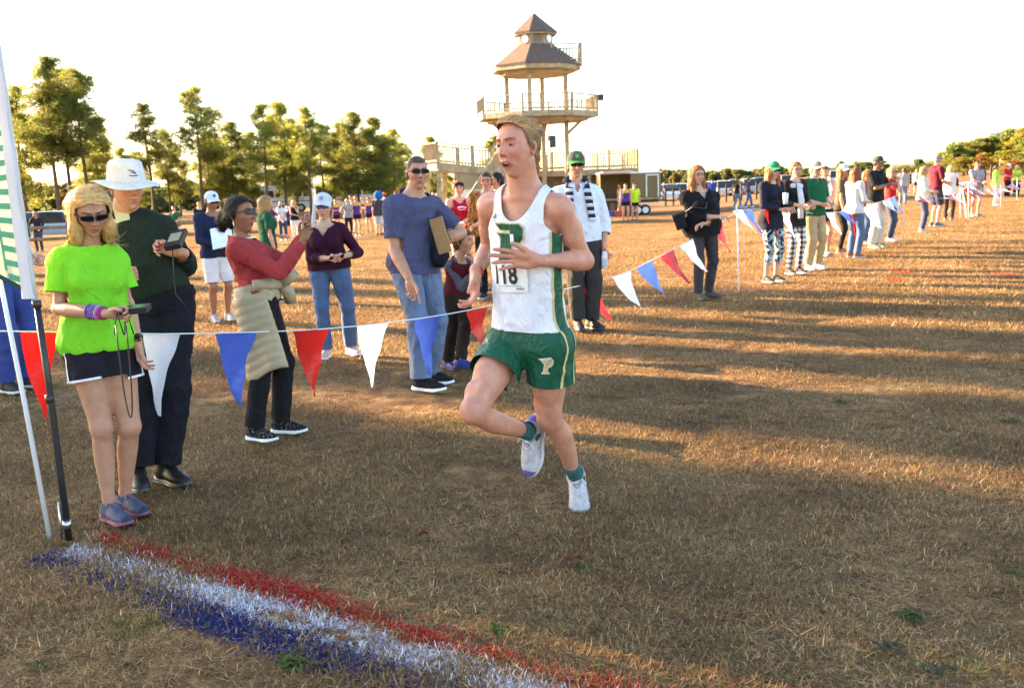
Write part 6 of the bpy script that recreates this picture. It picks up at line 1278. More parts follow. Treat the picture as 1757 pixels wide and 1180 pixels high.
    for yy in (0.055, -0.012):
        f = np.minimum(0.0048 - np.abs(y - yy - 0.02 * np.clip(-z, 0, 1)), x - 0.03); Vc, Tc = clip_mesh(Vs + Ns * 0.003, Ts, f)
        if len(Tc): link_mesh('side_stripe', Vc, Tc, GOLD, ru['bottom'], True)
    wing = [(-.042, .040), (.024, .044), (.036, .032), (.034, .008), (.020, -.004), (.006, -.004), (.004, -.030), (.012, -.042), (-.026, -.042), (-.016, -.030), (-.012, .014), (-.026, .022), (.012, .022), (.012, .030), (-.026, .030)]
    c3 = np.array(P(938, 628, 3.95)); dv = np.array(ray(938, 628))
    rx = np.array(_RI); ry = np.array(_UI)
    project_print('shorts_emblem_rim', [grow(wing, 0.004)], c3, rx * 0.75, ry * 0.75, dv, (Vs, Ts), WHITE, ru['bottom'], 0.004)
    project_print('shorts_emblem', [wing], c3, rx * 0.75, ry * 0.75, dv, (Vs, Ts), GOLD, ru['bottom'], 0.006)
    c4 = np.array(P(834, 583, 4.0)); project_print('maker_mark', bars(0.014) + [[(x, y - 0.013) for x, y in q] for q in text_polys('adidas', 0.010, 0, 1.2)], c4, rx, ry, np.array(ray(834, 583)), (Vs, Ts), GOLD, ru['bottom'], 0.005)
    d = nrm(ru['J']['wrR'] - ru['J']['elR']); mb = MB(); c = ru['J']['wrR'] - d * 0.012; xx, yy, zz = frame_z(d); mb.tube([Vector(c) + (xx * math.cos(a) + yy * math.sin(a)) * 0.031 for a in np.linspace(0, 6.283, 20)], 0.004, 6, False); mb.build('wristband', plastic((0.55, 0.02, 0.03), 0.5), ru['root'], True)
runner_trim()
# --- woman in the lime shirt at the flag
J = jpx(4.50, 1.64, dict(pelvis=(172, 598, 0.0), neck=(150, 421, 0.03), head=(155, 363, -0.06), hipL=(197, 606, 0.03), hipR=(148, 606, -0.03), shL=(200, 445, 0.10), shR=(106, 447, -0.05),
     elL=(219, 520, 0.10), wrL=(236, 585, 0.02), elR=(100, 530, -0.10), wrR=(186, 538, -0.26)), 33, 34, 24, 4, feet=dict(R=(190, 893, 52), L=(217, 877, 55)))
J['handR'] = 'hold'; J['hdirR'] = nrm(V3(1, -0.1, 0.05)); J['hthumbR'] = nrm(V3(0.1, -0.4, 1)); J['hdirL'] = nrm(V3(0.1, -0.1, -1)); J['hthumbL'] = nrm(V3(0.1, -1, 0))
bones(J, 'lime')
lime = person('blond woman in lime green t-shirt and black running shorts holding a timing device', J, 0, 'tan', fem=True, bust=0.85, arm=0.98, leg=1.0, top=dict(name='t_shirt', mat=cloth((0.20, 0.60, 0.025), bump=0.2), sleeve=0.66, m=0.014, hem=-0.09, loose=0.022, hang=0.45, nz=0.03, wr=0.011),
     bottom=dict(name='running_shorts', mat=cloth((0.016, 0.014, 0.022)), len=0.42, loose=(0.014, 0.028, 0), waist=0.1, m=0.006), hair=dict(kind='bob', col='blond', len=0.155, tint=(1.15, 1.1, 1.0)), glasses=True, seed=7,
     shoes=dict(kind='running', mat=mat('shoe_blue_grey', (0.06, 0.07, 0.115), 0.6, 0.25, 25, 0.2, 100), sole=mat('sole_pink', (0.20, 0.06, 0.12), 0.6), lace=mat('shoe_lace_grey', (0.30, 0.30, 0.34), 0.7), heel=mat('shoe_navy', (0.025, 0.03, 0.06), 0.6), markm=mat('shoe_plum', (0.16, 0.07, 0.14), 0.6)))
# white piping on the shorts
def piping():
    D = lime['D']; fr = D['frame']; o = lime['bottom']; sv = o.data; Vs = np.empty(len(sv.vertices) * 3, np.float32); sv.vertices.foreach_get('co', Vs); Vs = Vs.reshape(-1, 3).astype(float) + np.array(world_loc(lime['root'])); Ts = np.array([p.vertices[:] for p in sv.polygons]); Ns = vnormals(Vs, Ts)
    J = lime['J']
    for n, s in (('L', 1), ('R', -1)):
        hp, kn = J['hip' + n], J['kn' + n]; d = nrm(kn - hp); e = 0.42 * np.linalg.norm(kn - hp); t = (Vs - hp) @ d; near = 0.15 - np.linalg.norm(Vs - hp - np.outer(t, d), axis=1); side = s * ((Vs - J['pelvis']) @ fr['uhn'])
        xf = (Vs - J['pelvis']) @ fr['fh']; xs = s * ((Vs - J['pelvis']) @ fr['uhn'])
        f1 = np.minimum.reduce([t - (e - 0.011), near, side]); curve = 0.0065 - np.abs(xf - 0.045 - 0.10 * np.clip(0.10 - (t + 0.08), 0, 1)); f2 = np.minimum.reduce([curve, xs - 0.09, 0.2 - t])
        for f in (f1, f2):
            Vc, Tc = clip_mesh(Vs + Ns * 0.003, Ts, f)
            if len(Tc): link_mesh('piping', Vc, Tc, WHITE, o, True)
piping()
def ring(c, d, r, t, m, name, parent, wide=1.0):
    x, y, z = frame_z(d); mb = MB(); n = 24; q = 8; V = []; F = []
    for i in range(n):
        a = 2 * math.pi * i / n; e = x * math.cos(a) + y * math.sin(a)
        for j in range(q):
            b = 2 * math.pi * j / q; V.append(Vector(c) + e * (r + t * math.cos(b)) + z * (t * wide * math.sin(b)))
    for i in range(n):
        for j in range(q): F.append((i * q + j, ((i + 1) % n) * q + j, ((i + 1) % n) * q + (j + 1) % q, i * q + (j + 1) % q))
    mb.add(V, F); return mb.build(name, m, parent, True)
def arm_rings():
    J = lime['J']; d = nrm(J['wrR'] - J['elR']); L = np.linalg.norm(J['wrR'] - J['elR']); rs = [(0.10, 0.10, 0.35), (0.35, 0.05, 0.30), (0.05, 0.25, 0.35), (0.30, 0.12, 0.35), (0.4, 0.38, 0.42), (0.05, 0.06, 0.22), (0.32, 0.06, 0.15)]
    for i, c in enumerate(rs):
        t = 0.66 + 0.042 * i; r = float(np.interp(t, [0, .25, .6, 1], [.040, .044, .036, .0265])) * J['k'] * 0.86
        ring(J['elR'] + d * L * t, d, r + 0.004, 0.0046, pattern_cloth('bracelet', 'noise', [(0, c), (0.5, tuple(q * 2.2 for q in c)), (0.58, c)], 70) if i % 2 else cloth(c), 'bracelet', lime['root'])
    d = nrm(J['wrL'] - J['elL']); ring(J['wrL'] - d * 0.02, d, 0.026, 0.005, BLK, 'wrist_watch', lime['root'], 2.2)
    ring(J['wrL'] + d * 0.004, d, 0.026, 0.0018, mat('gold', (0.7, 0.5, 0.2), 0.25, 0, metal=1.0), 'bracelet', lime['root'])
    mb = MB(); c = Vector(J['wrL'] - d * 0.02) + Vector((0.012, -0.026, 0)); mb.box(c, (0.03, 0.012, 0.03)); mb.build('watch_face', LENS, lime['root'])
arm_rings()
# --- man in the white sun hat
J = jpx(5.18, 1.80, dict(pelvis=(268, 512, 0.0), neck=(205, 368, 0.05), head=(218, 322, -0.03), hipL=(293, 526, 0.03), hipR=(243, 526, -0.02), shL=(277, 396, 0.07), shR=(162, 392, -0.03), elL=(318, 455, 0.16), wrL=(311, 433, -0.07), elR=(170, 470, -0.02), wrR=(215, 470, -0.20)), 32, 42, 3, 0,
     feet=dict(R=(238, 843, 25), L=(285, 827, 55)))
J['pelvis'] = np.array(P(265, 516, 5.18)); J['handL'] = 'hold'; J['handR'] = 'hold'; J['hdirL'] = nrm(V3(-0.85, -0.35, 0.35)); J['hthumbL'] = nrm(V3(-0.2, -0.4, 1))
bones(J, 'hat')
hatm = person('older man in white sun hat and dark olive polo shirt behind lime shirt woman', J, 0, 'pink', build=1.15, belly=0.35, fat=1.0, top=dict(name='polo_shirt', mat=cloth((0.016, 0.024, 0.016), bump=0.3), sleeve=1.86, m=0.014, hem=-0.06, loose=0.022, hang=0.6, nz=0.0, v=(0.10, 0.045), collar=True, wr=0.006),
     bottom=dict(name='trousers', mat=cloth((0.010, 0.010, 0.016)), len=1.97, loose=(0.018, 0.032, 0.040), waist=0.03, m=0.020, over=True, wr=0.008), hair=dict(kind='buzz', col='grey'), hat=dict(kind='sunhat', mat=cloth((0.62, 0.60, 0.57), bump=0.15)), seed=21,
     shoes=dict(kind='dress', mat=mat('black_leather', (0.014, 0.013, 0.013), 0.4, 0.2, 20), sole=BLK))
def hat_trim():
    loc = hatm['loc']; ink = cloth((0.06, 0.07, 0.12))
    for pts in ([(-0.020, 0.066), (0.0, 0.063), (0.024, 0.066)], [(-0.022, 0.092), (-0.008, 0.094), (0.006, 0.086), (0.012, 0.078)], [(-0.012, 0.084), (0.0, 0.080), (0.014, 0.074)]):
        q = []
        for x, z in pts:
            r = np.interp(z, [0.036, 0.07, 0.105, 0.13, 0.15], [0.1, 0.093, 0.088, 0.083, 0.04]); y = math.sqrt(max(r * r - x * x, 0)) * 1.12 - 0.004; q.append(Vector(loc(np.array([[x, y + 0.001, z]]))[0]))
        mb = MB(); mb.tube(q, 0.0028, 5); mb.build('embroidery', ink, hatm['hat'])
    J = hatm['J']; fr = hatm['D']['frame']; nk = J['neck']
    # undershirt seen in the open collar
    mb = MB(); V = []; nr = hatm['D']['neck'][0].rs[0]
    mb.tube([Vector(nk - fr['A'] * 0.085 + fr['fw'] * 0.020), Vector(nk - fr['A'] * 0.02 + fr['fw'] * 0.010), Vector(nk + fr['A'] * 0.022 + fr['fw'] * 0.004)], [nr * 1.55, nr * 1.27, nr * 1.12], 24, False); mb.build('undershirt', cloth((0.62, 0.58, 0.30)), hatm['root'], True)
    pl = J['pelvis']; A = fr['A']; Lt = np.linalg.norm(nk - pl)
hat_trim()
# --- woman in coral top photographing
J = jpx(5.95, 1.64, dict(pelvis=(447, 531, 0.0), neck=(414, 408, 0.02), head=(413, 369, 0.0), hipL=(450, 540, 0.085), hipR=(446, 540, -0.085), shL=(425, 424, 0.16), shR=(411, 428, -0.14), elL=(480, 462, 0.12), wrL=(524, 402, 0.02), elR=(472, 466, -0.20), wrR=(520, 414, -0.10)), 80, 72, -6, -3,
     feet=dict(R=(438, 757, 62), L=(483, 742, 78)))
for n in 'LR': J['el' + n], J['wr' + n] = ik(J['sh' + n], J['wr' + n], 0.30 * J['k'], 0.262 * J['k'], V3(0.25, 0.1 if n == 'L' else -0.3, -1))
J['handL'] = 'hold'; J['handR'] = 'hold'; J['hdirR'] = nrm(V3(0.45, 0.1, 1)); J['hthumbR'] = nrm(V3(-1, 0.2, 0.5)); J['hdirL'] = nrm(V3(0.35, -0.1, 1)); J['hthumbL'] = nrm(V3(-1, -0.2, 0.4))
bones(J, 'coral')
coral = person('dark haired woman in coral long sleeved top taking a photo with her phone', J, 0, 'brown', fem=True, build=1.0, top=dict(name='long_sleeved_top', mat=cloth((0.36, 0.045, 0.045), bump=0.25), sleeve=1.93, m=0.013, hem=0.12, loose=0.014, hang=0.4, nz=0.0, v=(0.06, 0.06), wr=0.010),
     bottom=dict(name='trousers', mat=cloth((0.012, 0.012, 0.014)), len=1.97, loose=(0.008, 0.012, 0.030), waist=0.22, m=0.008, wr=0.004), hair=dict(kind='bun', col='dark'), glasses=True, seed=33,
     shoes=dict(kind='sneaker', mat=pattern_cloth('dotted_canvas', 'noise', [(0, (0.015, 0.015, 0.017)), (0.6, (0.35, 0.33, 0.25)), (0.64, (0.015, 0.015, 0.017))], 90), sole=WHITE, lace=BLK))
def tied_jacket():
    D = coral['D']; J = coral['J']; fr = D['frame']; A, uh, fh = fr['A'], fr['uhn'], fr['fh']; pl = J['pelvis']; Lt = np.linalg.norm(J['neck'] - pl)
    mt = mat('quilted_beige', (0.40, 0.32, 0.20), 0.55, 0.10, 8, 0.15, 40)
    root = coral['root']
    # waist wrap
    tp = D['trunk'][0].prof; sel = np.array([[t] + [np.interp(t, tp[:, 0], tp[:, i]) + (0.030 if i < 3 else 0) for i in (1, 2, 3)] for t in (-0.02, 0.06, 0.14, 0.24, 0.30)])
    V, T = garment([(Trunk(pl, J['neck'], uh, uh, sel, 0.02), 0), ] + [(e, 0.012) for e in D['seat']], 0, [(pl + A * Lt * 0.27, A, 0.5), (pl - A * Lt * 0.12, -A, 0.5)], 0.010, 22, 5, 1.0, (1, 1, 2.2))
    jk = link_mesh('tied_jacket', V, T, mt, root, True); solid(jk, 0.006)
    # hanging body: a curved quilted panel behind and on the near side
    nu, nv = 46, 30; a = np.linspace(math.radians(95), math.radians(290), nv); rows = []
    for i in range(nu):
        s = i / (nu - 1); drop = 0.04 - 0.50 * s; r1, r2 = 0.205 + 0.02 * s, 0.165 + 0.04 * s
        quilt = 0.005 * abs(math.sin(s * math.pi * 9)); wob = 0.012 * np.sin(a * 5 + s * 3)
        short = np.where(a > math.radians(240), 0.0, 0)
        q = pl + np.outer(-np.sin(a - math.pi / 2) * 0 + np.cos(a - math.pi / 2) * 0, uh)
        q = pl + np.outer(np.sin(a) * (r1 + quilt + wob), uh) + np.outer(np.cos(a) * (r2 + quilt + wob), fh) + np.outer(drop + 0.02 * np.sin(a * 3) * s, A)
        rows.append(q)
    pn = link_mesh('jacket_body', np.concatenate(rows), grid_faces(nu, nv), mt, jk, True); solid(pn, 0.012)
    # sleeves knotted at the front
    kn = pl + fh * 0.155 + A * 0.06 - uh * 0.03
    mb = MB(); mb.tube([Vector(pl - uh * 0.175 + fh * 0.0 + A * 0.09), Vector(pl - uh * 0.145 + fh * 0.09 + A * 0.075), Vector(kn)], [0.035, 0.038, 0.03], 14)
    mb.tube([Vector(kn - uh * 0.01), Vector(kn + fh * 0.06 + A * 0.035 - uh * 0.02), Vector(kn + fh * 0.105 + A * 0.06 - uh * 0.03)], [0.034, 0.045, 0.040], 14, False)
    mb.tube([Vector(kn), Vector(kn + fh * 0.03 - A * 0.05), Vector(kn + fh * 0.03 - A * 0.12 + uh * 0.03)], [0.034, 0.042, 0.036], 14, False)
    sl = mb.build('jacket_sleeve', mt, jk, True); solid(sl, 0.005)
    mb = MB(); mb.tube([Vector(kn + fh * 0.098 + A * 0.056 - uh * 0.029), Vector(kn + fh * 0.102 + A * 0.058 - uh * 0.03)], [0.034, 0.034], 12); mb.build('sleeve_lining', BLK, sl)
    loc = coral['loc']
    mb = MB()
    for s in (-1, 1):
        for q, r in ((-0.048, 0.006), (-0.060, 0.008), (-0.070, 0.005)): c = Vector(loc(np.array([[s * 0.086, -0.005, q]]))[0]); mb.tube([c, c + Vector((0, 0, 0.008))], r * 0.7, 8)
        mb.build('earring', mat('silver', (0.75, 0.75, 0.75), 0.2, 0, metal=1.0), root); mb = MB()
    nk = J['neck']; un, fw = fr['un'], fr['fw']; mb = MB(); mb.tube([Vector(nk + un * math.sin(a) * 0.075 + fw * (math.cos(a) * 0.075 + 0.01) + A * (0.015 - 0.035 * (0.5 + 0.5 * math.cos(a)))) for a in np.linspace(0, 6.283, 26)], 0.002, 5, False); mb.build('necklace', mat('silver', (0.75, 0.75, 0.75), 0.2, 0, metal=1.0), root)
tied_jacket()
# --- woman in maroon sweater and white cap
DENIM = mat('denim', (0.070, 0.115, 0.22), 0.8, 0.22, 7, 0.3, 140); DENIM_D = mat('denim_dark', (0.035, 0.05, 0.10), 0.8, 0.2, 7, 0.3, 140); DENIM_L = mat('denim_light', (0.12, 0.17, 0.27), 0.8, 0.25, 7, 0.3, 140)
J = jpx(8.7, 1.61, dict(pelvis=(566, 470, 0.0), neck=(556, 384, 0.0), head=(555, 356, -0.03), hipL=(581, 476, 0.0), hipR=(550, 476, 0.0), shL=(584, 394, 0.02), shR=(530, 395, 0.0), elL=(603, 438, 0.06), wrL=(588, 440, -0.18), elR=(524, 440, 0.02), wrR=(566, 443, -0.2)), 4, 2, 2, 0, feet=dict(R=(561, 614, -8), L=(602, 608, 40)))
J['handL'] = 'hold'; J['handR'] = 'hold'; J['hthumbL'] = V3(0, -0.2, 1); J['hthumbR'] = V3(0, -0.2, 1)
for n in 'LR': J['el' + n], J['wr' + n] = ik(J['sh' + n], J['wr' + n], 0.29 * J['k'], 0.25 * J['k'], V3(0.8 if n == 'L' else -0.8, 0.3, -0.8))
bones(J, 'maroon')
person('woman in maroon v-neck sweater, blue jeans and pale baseball cap', J, 1, 'fair', fem=True, build=1.05, top=dict(name='sweater', mat=cloth((0.035, 0.006, 0.018)), sleeve=1.55, m=0.022, hem=-0.13, loose=0.014, hang=0.5, nz=0.0, v=(0.12, 0.075)),
     bottom=dict(name='jeans', mat=DENIM, len=1.98, loose=(0.008, 0.014, 0.030), waist=0.15, m=0.008), hair=dict(kind='bun', col='auburn'), hat=dict(kind='cap', mat=cloth((0.60, 0.60, 0.62)), logo=cloth((0.25, 0.30, 0.42))), glasses=plastic((0.10, 0.16, 0.40), 0.05, 'blue_lens'), seed=41,
     shoes=dict(kind='sneaker', mat=mat('pink_shoe', (0.55, 0.38, 0.36), 0.7), sole=WHITE, lace=WHITE))
# --- man in the blue t-shirt
J = jpx(7.25, 1.86, dict(pelvis=(713, 483, 0.0), neck=(708, 331, 0.02), head=(716, 296, -0.02), hipL=(730, 492, 0.06), hipR=(695, 492, -0.06), shL=(742, 352, 0.12), shR=(675, 354, -0.11), elL=(768, 420, 0.13), wrL=(766, 418, -0.05), elR=(677, 430, -0.15), wrR=(702, 478, -0.29)), 36, 20, 2, 0, feet=dict(R=(724, 670, 60), L=(738, 656, 62)))
J['elL'], J['wrL'] = ik(J['shL'], np.array(P(755, 413, 7.25 - 0.02)), 0.30 * J['k'], 0.258 * J['k'], V3(0.8, 0.6, -0.5)); J['handL'] = 'hold'; J['hdirL'] = nrm(V3(0.25, -0.5, 0.1)); J['hthumbL'] = nrm(V3(-0.3, 0, 1)); J['handR'] = 'point'; J['hdirR'] = nrm(V3(0.22, -0.15, -0.9))
bones(J, 'blue')
bluem = person('tall man in slate blue t-shirt, jeans and black sunglasses', J, 0, 'tan', build=0.93, arm=1.08, top=dict(name='t_shirt', mat=cloth((0.075, 0.076, 0.150), bump=0.2), sleeve=0.72, m=0.015, hem=-0.22, loose=0.016, hang=0.4, nz=0.004, v=(0.05, 0.06), wr=0.009),
     bottom=dict(name='jeans', mat=DENIM_L, len=1.99, loose=(0.010, 0.020, 0.034), waist=0.06, m=0.010, wr=0.008), hair=dict(kind='buzz', col=(0.10, 0.065, 0.045)), glasses=True, seed=52,
     shoes=dict(kind='sneaker', mat=cloth((0.014, 0.014, 0.018)), sole=WHITE, lace=WHITE))
# --- small boy
J = jpx(7.9, 1.22, dict(pelvis=(786, 525, 0.0), neck=(788, 445, 0.0), head=(795, 414, -0.03), hipL=(795, 530, 0.03), hipR=(777, 530, -0.03), shL=(806, 455, 0.08), shR=(772, 457, -0.05), elL=(818, 490, 0.02), wrL=(812, 452, -0.06), elR=(785, 495, -0.10), wrR=(812, 470, -0.16)), 48, 68, 2, 0, feet=dict(R=(769, 633, 40), L=(790, 644, 75)), hscale=1.10)
J['handL'] = 'mouth'; J['handR'] = 'mouth'
for n in 'LR': J['el' + n], J['wr' + n] = ik(J['sh' + n], J['wr' + n], 0.28 * J['k'], 0.25 * J['k'], V3(0.2, 0, -1))
bones(J, 'boy')
boy = person('small boy in maroon and grey raglan top with hand at his mouth', J, 1, 'tan', build=0.92, arm=0.9, leg=0.92, top=dict(name='raglan_top', mat=cloth((0.075, 0.008, 0.012)), sleeve=0, m=0.012, hem=-0.05, loose=0.016, hang=0.6, nz=0.0), bottom=dict(name='track_trousers', mat=cloth((0.022, 0.016, 0.012)), len=1.96, loose=(0.014, 0.022, 0.03), waist=0.12, m=0.008, wr=0.007), hair=dict(kind='short', col='brown'), seed=61,
     shoes=dict(kind='running', mat=mat('blue_shoe', (0.02, 0.035, 0.20), 0.6, 0.3, 30), sole=mat('sole_dark', (0.03, 0.03, 0.05), 0.6), lace=plastic((0.1, 0.3, 0.5), 0.6), scale=1.05))
def boy_sleeves():
    D = boy['D']; J = boy['J']; k = J['k']
    for n in 'LR':
        ua, fa = D['uarm' + n][0], D['farm' + n][0]; V, T = garment([(Limb(J['neck'] + (J['sh' + n] - J['neck']) * 0.3, J['sh' + n], [0, 1], [0.052 * k, 0.058 * k], 0.03), 0.006), (Limb(J['sh' + n], J['el' + n], ua.hs, ua.rs + 0.012 * k, 0.02), 0.004), (Limb(J['el' + n], J['wr' + n], fa.hs, fa.rs + 0.010 * k, 0.02), 0.002)], 1, [(J['el' + n] + (J['wr' + n] - J['el' + n]) * 0.92, J['wr' + n] - J['el' + n], 0.07)], 0.004, 24, 2)
        link_mesh('raglan_sleeve', V, T, cloth((0.085, 0.085, 0.115)), boy['top'], True)
boy_sleeves()
# --- man with scarf and green cap
J = jpx(9.9, 1.84, dict(pelvis=(998, 425, 0.0), neck=(988, 316, 0.0), head=(988, 284, -0.04), hipL=(1012, 432, 0.0), hipR=(982, 432, 0.0), shL=(1020, 333, 0.02), shR=(957, 335, 0.0), elL=(1034, 385, 0.08), wrL=(1036, 424, -0.06), elR=(945, 385, 0.08), wrR=(958, 425, -0.1)), 6, 4, 3, 0, feet=dict(R=(992, 567, 5), L=(1014, 564, 35)))
for n in 'LR': J['el' + n], J['wr' + n] = ik(J['sh' + n], J['wr' + n], 0.30 * J['k'], 0.258 * J['k'], V3(0.8 if n == 'L' else -0.8, 0.8, 0))
J['handL'] = 'grip'; J['hdirL'] = nrm(V3(0.0, -0.25, -1)); J['hthumbL'] = nrm(V3(-0.3, -1, 0))
bones(J, 'scarf')
scarfm = person('man in green and grey cap with striped scarf over pale patterned shirt', J, 1, 'pink', build=1.05, belly=0.1, top=dict(name='button_shirt', mat=pattern_cloth('printed_shirt', 'dots', [(0, (0.42, 0.46, 0.62)), (0.25, (0.66, 0.68, 0.76)), (0.8, (0.70, 0.72, 0.78))], 16), sleeve=1.45, m=0.018, hem=-0.16, loose=0.026, hang=0.7, flare=0.02, nz=0.0, v=(0.09, 0.04), collar=True, wr=0.008),
     bottom=dict(name='trousers', mat=cloth((0.035, 0.032, 0.030)), len=1.98, loose=(0.018, 0.028, 0.036), waist=0.2, m=0.012, wr=0.008), hair=dict(kind='short', col='grey'), hat=dict(kind='cap', mat=cloth((0.09, 0.11, 0.09)), brim=cloth((0.07, 0.26, 0.05)), logo=cloth((0.14, 0.42, 0.06))), glasses=True, seed=71, shoes=dict(kind='sneaker', mat=mat('dark_shoe', (0.02, 0.02, 0.022), 0.6), sole=BLK, lace=BLK))
def scarf():
    D = scarfm['D']; J = scarfm['J']; fr = D['frame']; nk, A, un, fw = J['neck'], fr['A'], fr['un'], fr['fw']; o = None
    navy, pale = cloth((0.02, 0.022, 0.045)), cloth((0.62, 0.64, 0.70))
    V, T = scarfm['topVT']; bvh = BVHTree.FromPolygons([tuple(v) for v in V], [tuple(int(i) for i in f) for f in T])
    root = empty('scarf', nk.tolist(), 'navy and white striped knitted scarf hanging round the neck of the capped man', 'scarf')
    mb = MB(); mb.tube([Vector(nk + un * math.sin(a) * 0.105 + fw * (math.cos(a) * 0.085) + A * (0.035 - 0.02 * math.cos(a))) for a in np.linspace(math.radians(45), math.radians(315), 18)], 0.032, 10); mb.build('neck_loop', navy, root, True)
    for s, L in ((1, 0.40), (-1, 0.36)):
        n = 11
        for i in range(n):
            rows = []
            for t in (i / n, (i + 1) / n):
                for w in (-1, 0, 1):
                    x = s * (0.082 + 0.030 * t) + w * 0.036; z = 0.02 - L * t; p = nk + un * x + A * z + fw * 0.4; h = bvh.ray_cast(Vector(p), Vector(-fw), 0.6)
                    q = (np.array(h[0]) + fw * 0.012) if h[0] is not None else nk + un * x + A * z + fw * 0.13; rows.append(q)
            ob = link_mesh('scarf_stripe', np.array(rows), [(0, 1, 4, 3), (1, 2, 5, 4)], navy if i % 2 else pale, root, True); solid(ob, 0.012)
scarf()
# --- woman in the black cardigan with arms folded
J = jpx(11.75, 1.70, dict(pelvis=(1205, 416, 0.0), neck=(1200, 326, 0.0), head=(1197, 301, -0.04), hipL=(1217, 420, 0.02), hipR=(1193, 420, -0.02), shL=(1224, 338, 0.05), shR=(1176, 339, -0.03), elL=(1238, 384, 0.03), wrL=(1205, 384, -0.2), elR=(1170, 384, -0.05), wrR=(1230, 372, -0.24)), 22, 18, 2, 0, feet=dict(R=(1198, 514, 25), L=(1215, 511, 60)))
for n in 'LR': J['el' + n], J['wr' + n] = ik(J['sh' + n], J['wr' + n], 0.30 * J['k'], 0.258 * J['k'], V3(0.8 if n == 'L' else -0.8, 0.2, -1))
bones(J, 'black')
blackw = person('woman with long auburn hair and glasses in loose black cardigan, arms folded', J, 1, 'fair', fem=True, build=1.28, bust=1.25, fat=1.0, belly=0.2, arm=1.15, top=dict(name='cardigan', mat=cloth((0.010, 0.010, 0.011)), sleeve=1.55, m=0.018, hem=-0.26, loose=0.020, hang=0.8, flare=0.03, nz=0.0, v=(0.12, 0.06), wr=0.007), bottom=dict(name='trousers', mat=cloth((0.05, 0.045, 0.05)), len=1.98, loose=(0.006, 0.012, 0.022), waist=0.2, m=0.006), hair=dict(kind='long', col='red', len=0.33), glasses='clear', seed=81,
     shoes=dict(kind='dress', mat=mat('grey_shoe', (0.10, 0.075, 0.06), 0.7), sole=BLK))
# ------------------------------------------------------------------ the rest of the crowd
def by(label, x, yf, yt, face, tier=2, fem=False, arms=('down', 'down'), H=None, Y=None, hyaw=0, hpitch=0, stance=0.10, step=0.0, build=1.0, lean=0.0, toes=8, hands=None, **kw):
    if Y is None: b = np.array(G(x, yf))
    else: q = P(x, 400, Y); b = np.array([q.x, Y, float(gz(q.x, Y))])
    if H is None: H = P(x, yt, b[1]).z - b[2]
    H = min(max(H, 1.05), 1.95); J = stand(b, H, face, arms, fem, stance, step, hyaw, hpitch, lean, toes, build); return person(label, J, tier, fem=fem, build=build, **kw)
sh = lambda c, s=(0.5, 0.5, 0.5): dict(kind='sneaker', mat=mat('shoe', c, 0.7), sole=mat('shoe_sole', s, 0.7))
SB, SW, SG = sh((0.02, 0.02, 0.022)), sh((0.6, 0.6, 0.6), (0.7, 0.7, 0.7)), sh((0.12, 0.11, 0.11))
tee = lambda c, **k: dict(dict(name='t_shirt', mat=cloth(c), sleeve=0.7, m=0.014, hem=-0.12, loose=0.018, hang=0.5), **k)
longs = lambda c, **k: dict(dict(name='long_sleeved_top', mat=cloth(c), sleeve=1.9, m=0.014, hem=-0.12, loose=0.016, hang=0.5), **k)
polo = lambda c, **k: tee(c, name='polo_shirt', collar=True, sleeve=0.85, **k)
tank = lambda c, **k: dict(dict(name='running_vest', mat=cloth(c), sleeve=0, m=0.012, hem=-0.02, hang=0.5, tank=dict(scoop=0.11, sx=0.08, arm=0.21, strap=0.115)), **k)
trs = lambda m, nm='trousers', **k: dict(dict(name=nm, mat=m, len=1.97, loose=(0.010, 0.016, 0.026), waist=0.14, m=0.008), **k)
slim = lambda m, nm='leggings', **k: trs(m, nm, loose=(0.004, 0.005, 0.006), **k)
shorts = lambda c, **k: dict(dict(name='shorts', mat=cloth(c), len=0.55, loose=(0.014, 0.028, 0), waist=0.12, m=0.008), **k)
BLKC, NAVY, KHAKI, LGREY = cloth((0.012, 0.012, 0.014)), cloth((0.016, 0.022, 0.055)), cloth((0.42, 0.30, 0.17)), cloth((0.50, 0.48, 0.47))
hr = lambda k, c, l=0.2: dict(kind=k, col=c, len=l)
cap = lambda c, lg=None: dict(kind='cap', mat=cloth(c), logo=cloth(lg) if lg else None)
ROW = 'spectators lined up along the pennant rope'; FAR = 'people far across the field'
# the row on the right
by('woman in green cap and navy top holding a white cup', 1322, 484, 280, 32, 1, True, ('front', 'front'), hyaw=-12, top=longs((0.014, 0.016, 0.03), hem=-0.28, hang=0.6), bottom=slim(pattern_cloth('camo_leggings', 'noise', [(0, (0.02, 0.02, 0.025)), (0.42, (0.20, 0.32, 0.36)), (0.50, (0.55, 0.60, 0.62)), (0.56, (0.03, 0.03, 0.04))], 14), len=1.50), hair=hr('long', 'red', 0.28), hat=cap((0.03, 0.30, 0.14), (0.35, 0.05, 0.06)), glasses=True, shoes=SB, seed=101, group=ROW)
by('woman in white scarf and plaid leggings beside the green cap', 1361, 470, 279, 26, 1, True, ('front', 'front'), hyaw=-18, top=dict(longs((0.018, 0.016, 0.016), hem=-0.34, hang=0.7), sleeve=1.5), bottom=slim(pattern_cloth('plaid', 'plaid', [(0, (0.70, 0.68, 0.70)), (0.3, (0.22, 0.21, 0.24)), (0.8, (0.03, 0.03, 0.035))], 13)), hair=hr('bun', 'red'), glasses='clear', shoes=SB, seed=102, group=ROW)
by('man in dark green polo shirt and khaki trousers with tan cap', 1394, 462, 279, 28, 1, False, ('front', 'front'), hyaw=-10, build=1.12, belly=0.15, top=polo((0.012, 0.10, 0.045)), bottom=trs(KHAKI, loose=(0.018, 0.03, 0.04)), hair=hr('short', 'grey'), hat=cap((0.50, 0.40, 0.30), (0.1, 0.1, 0.15)), glasses='clear', shoes=sh((0.45, 0.45, 0.47)), seed=103, group=ROW)
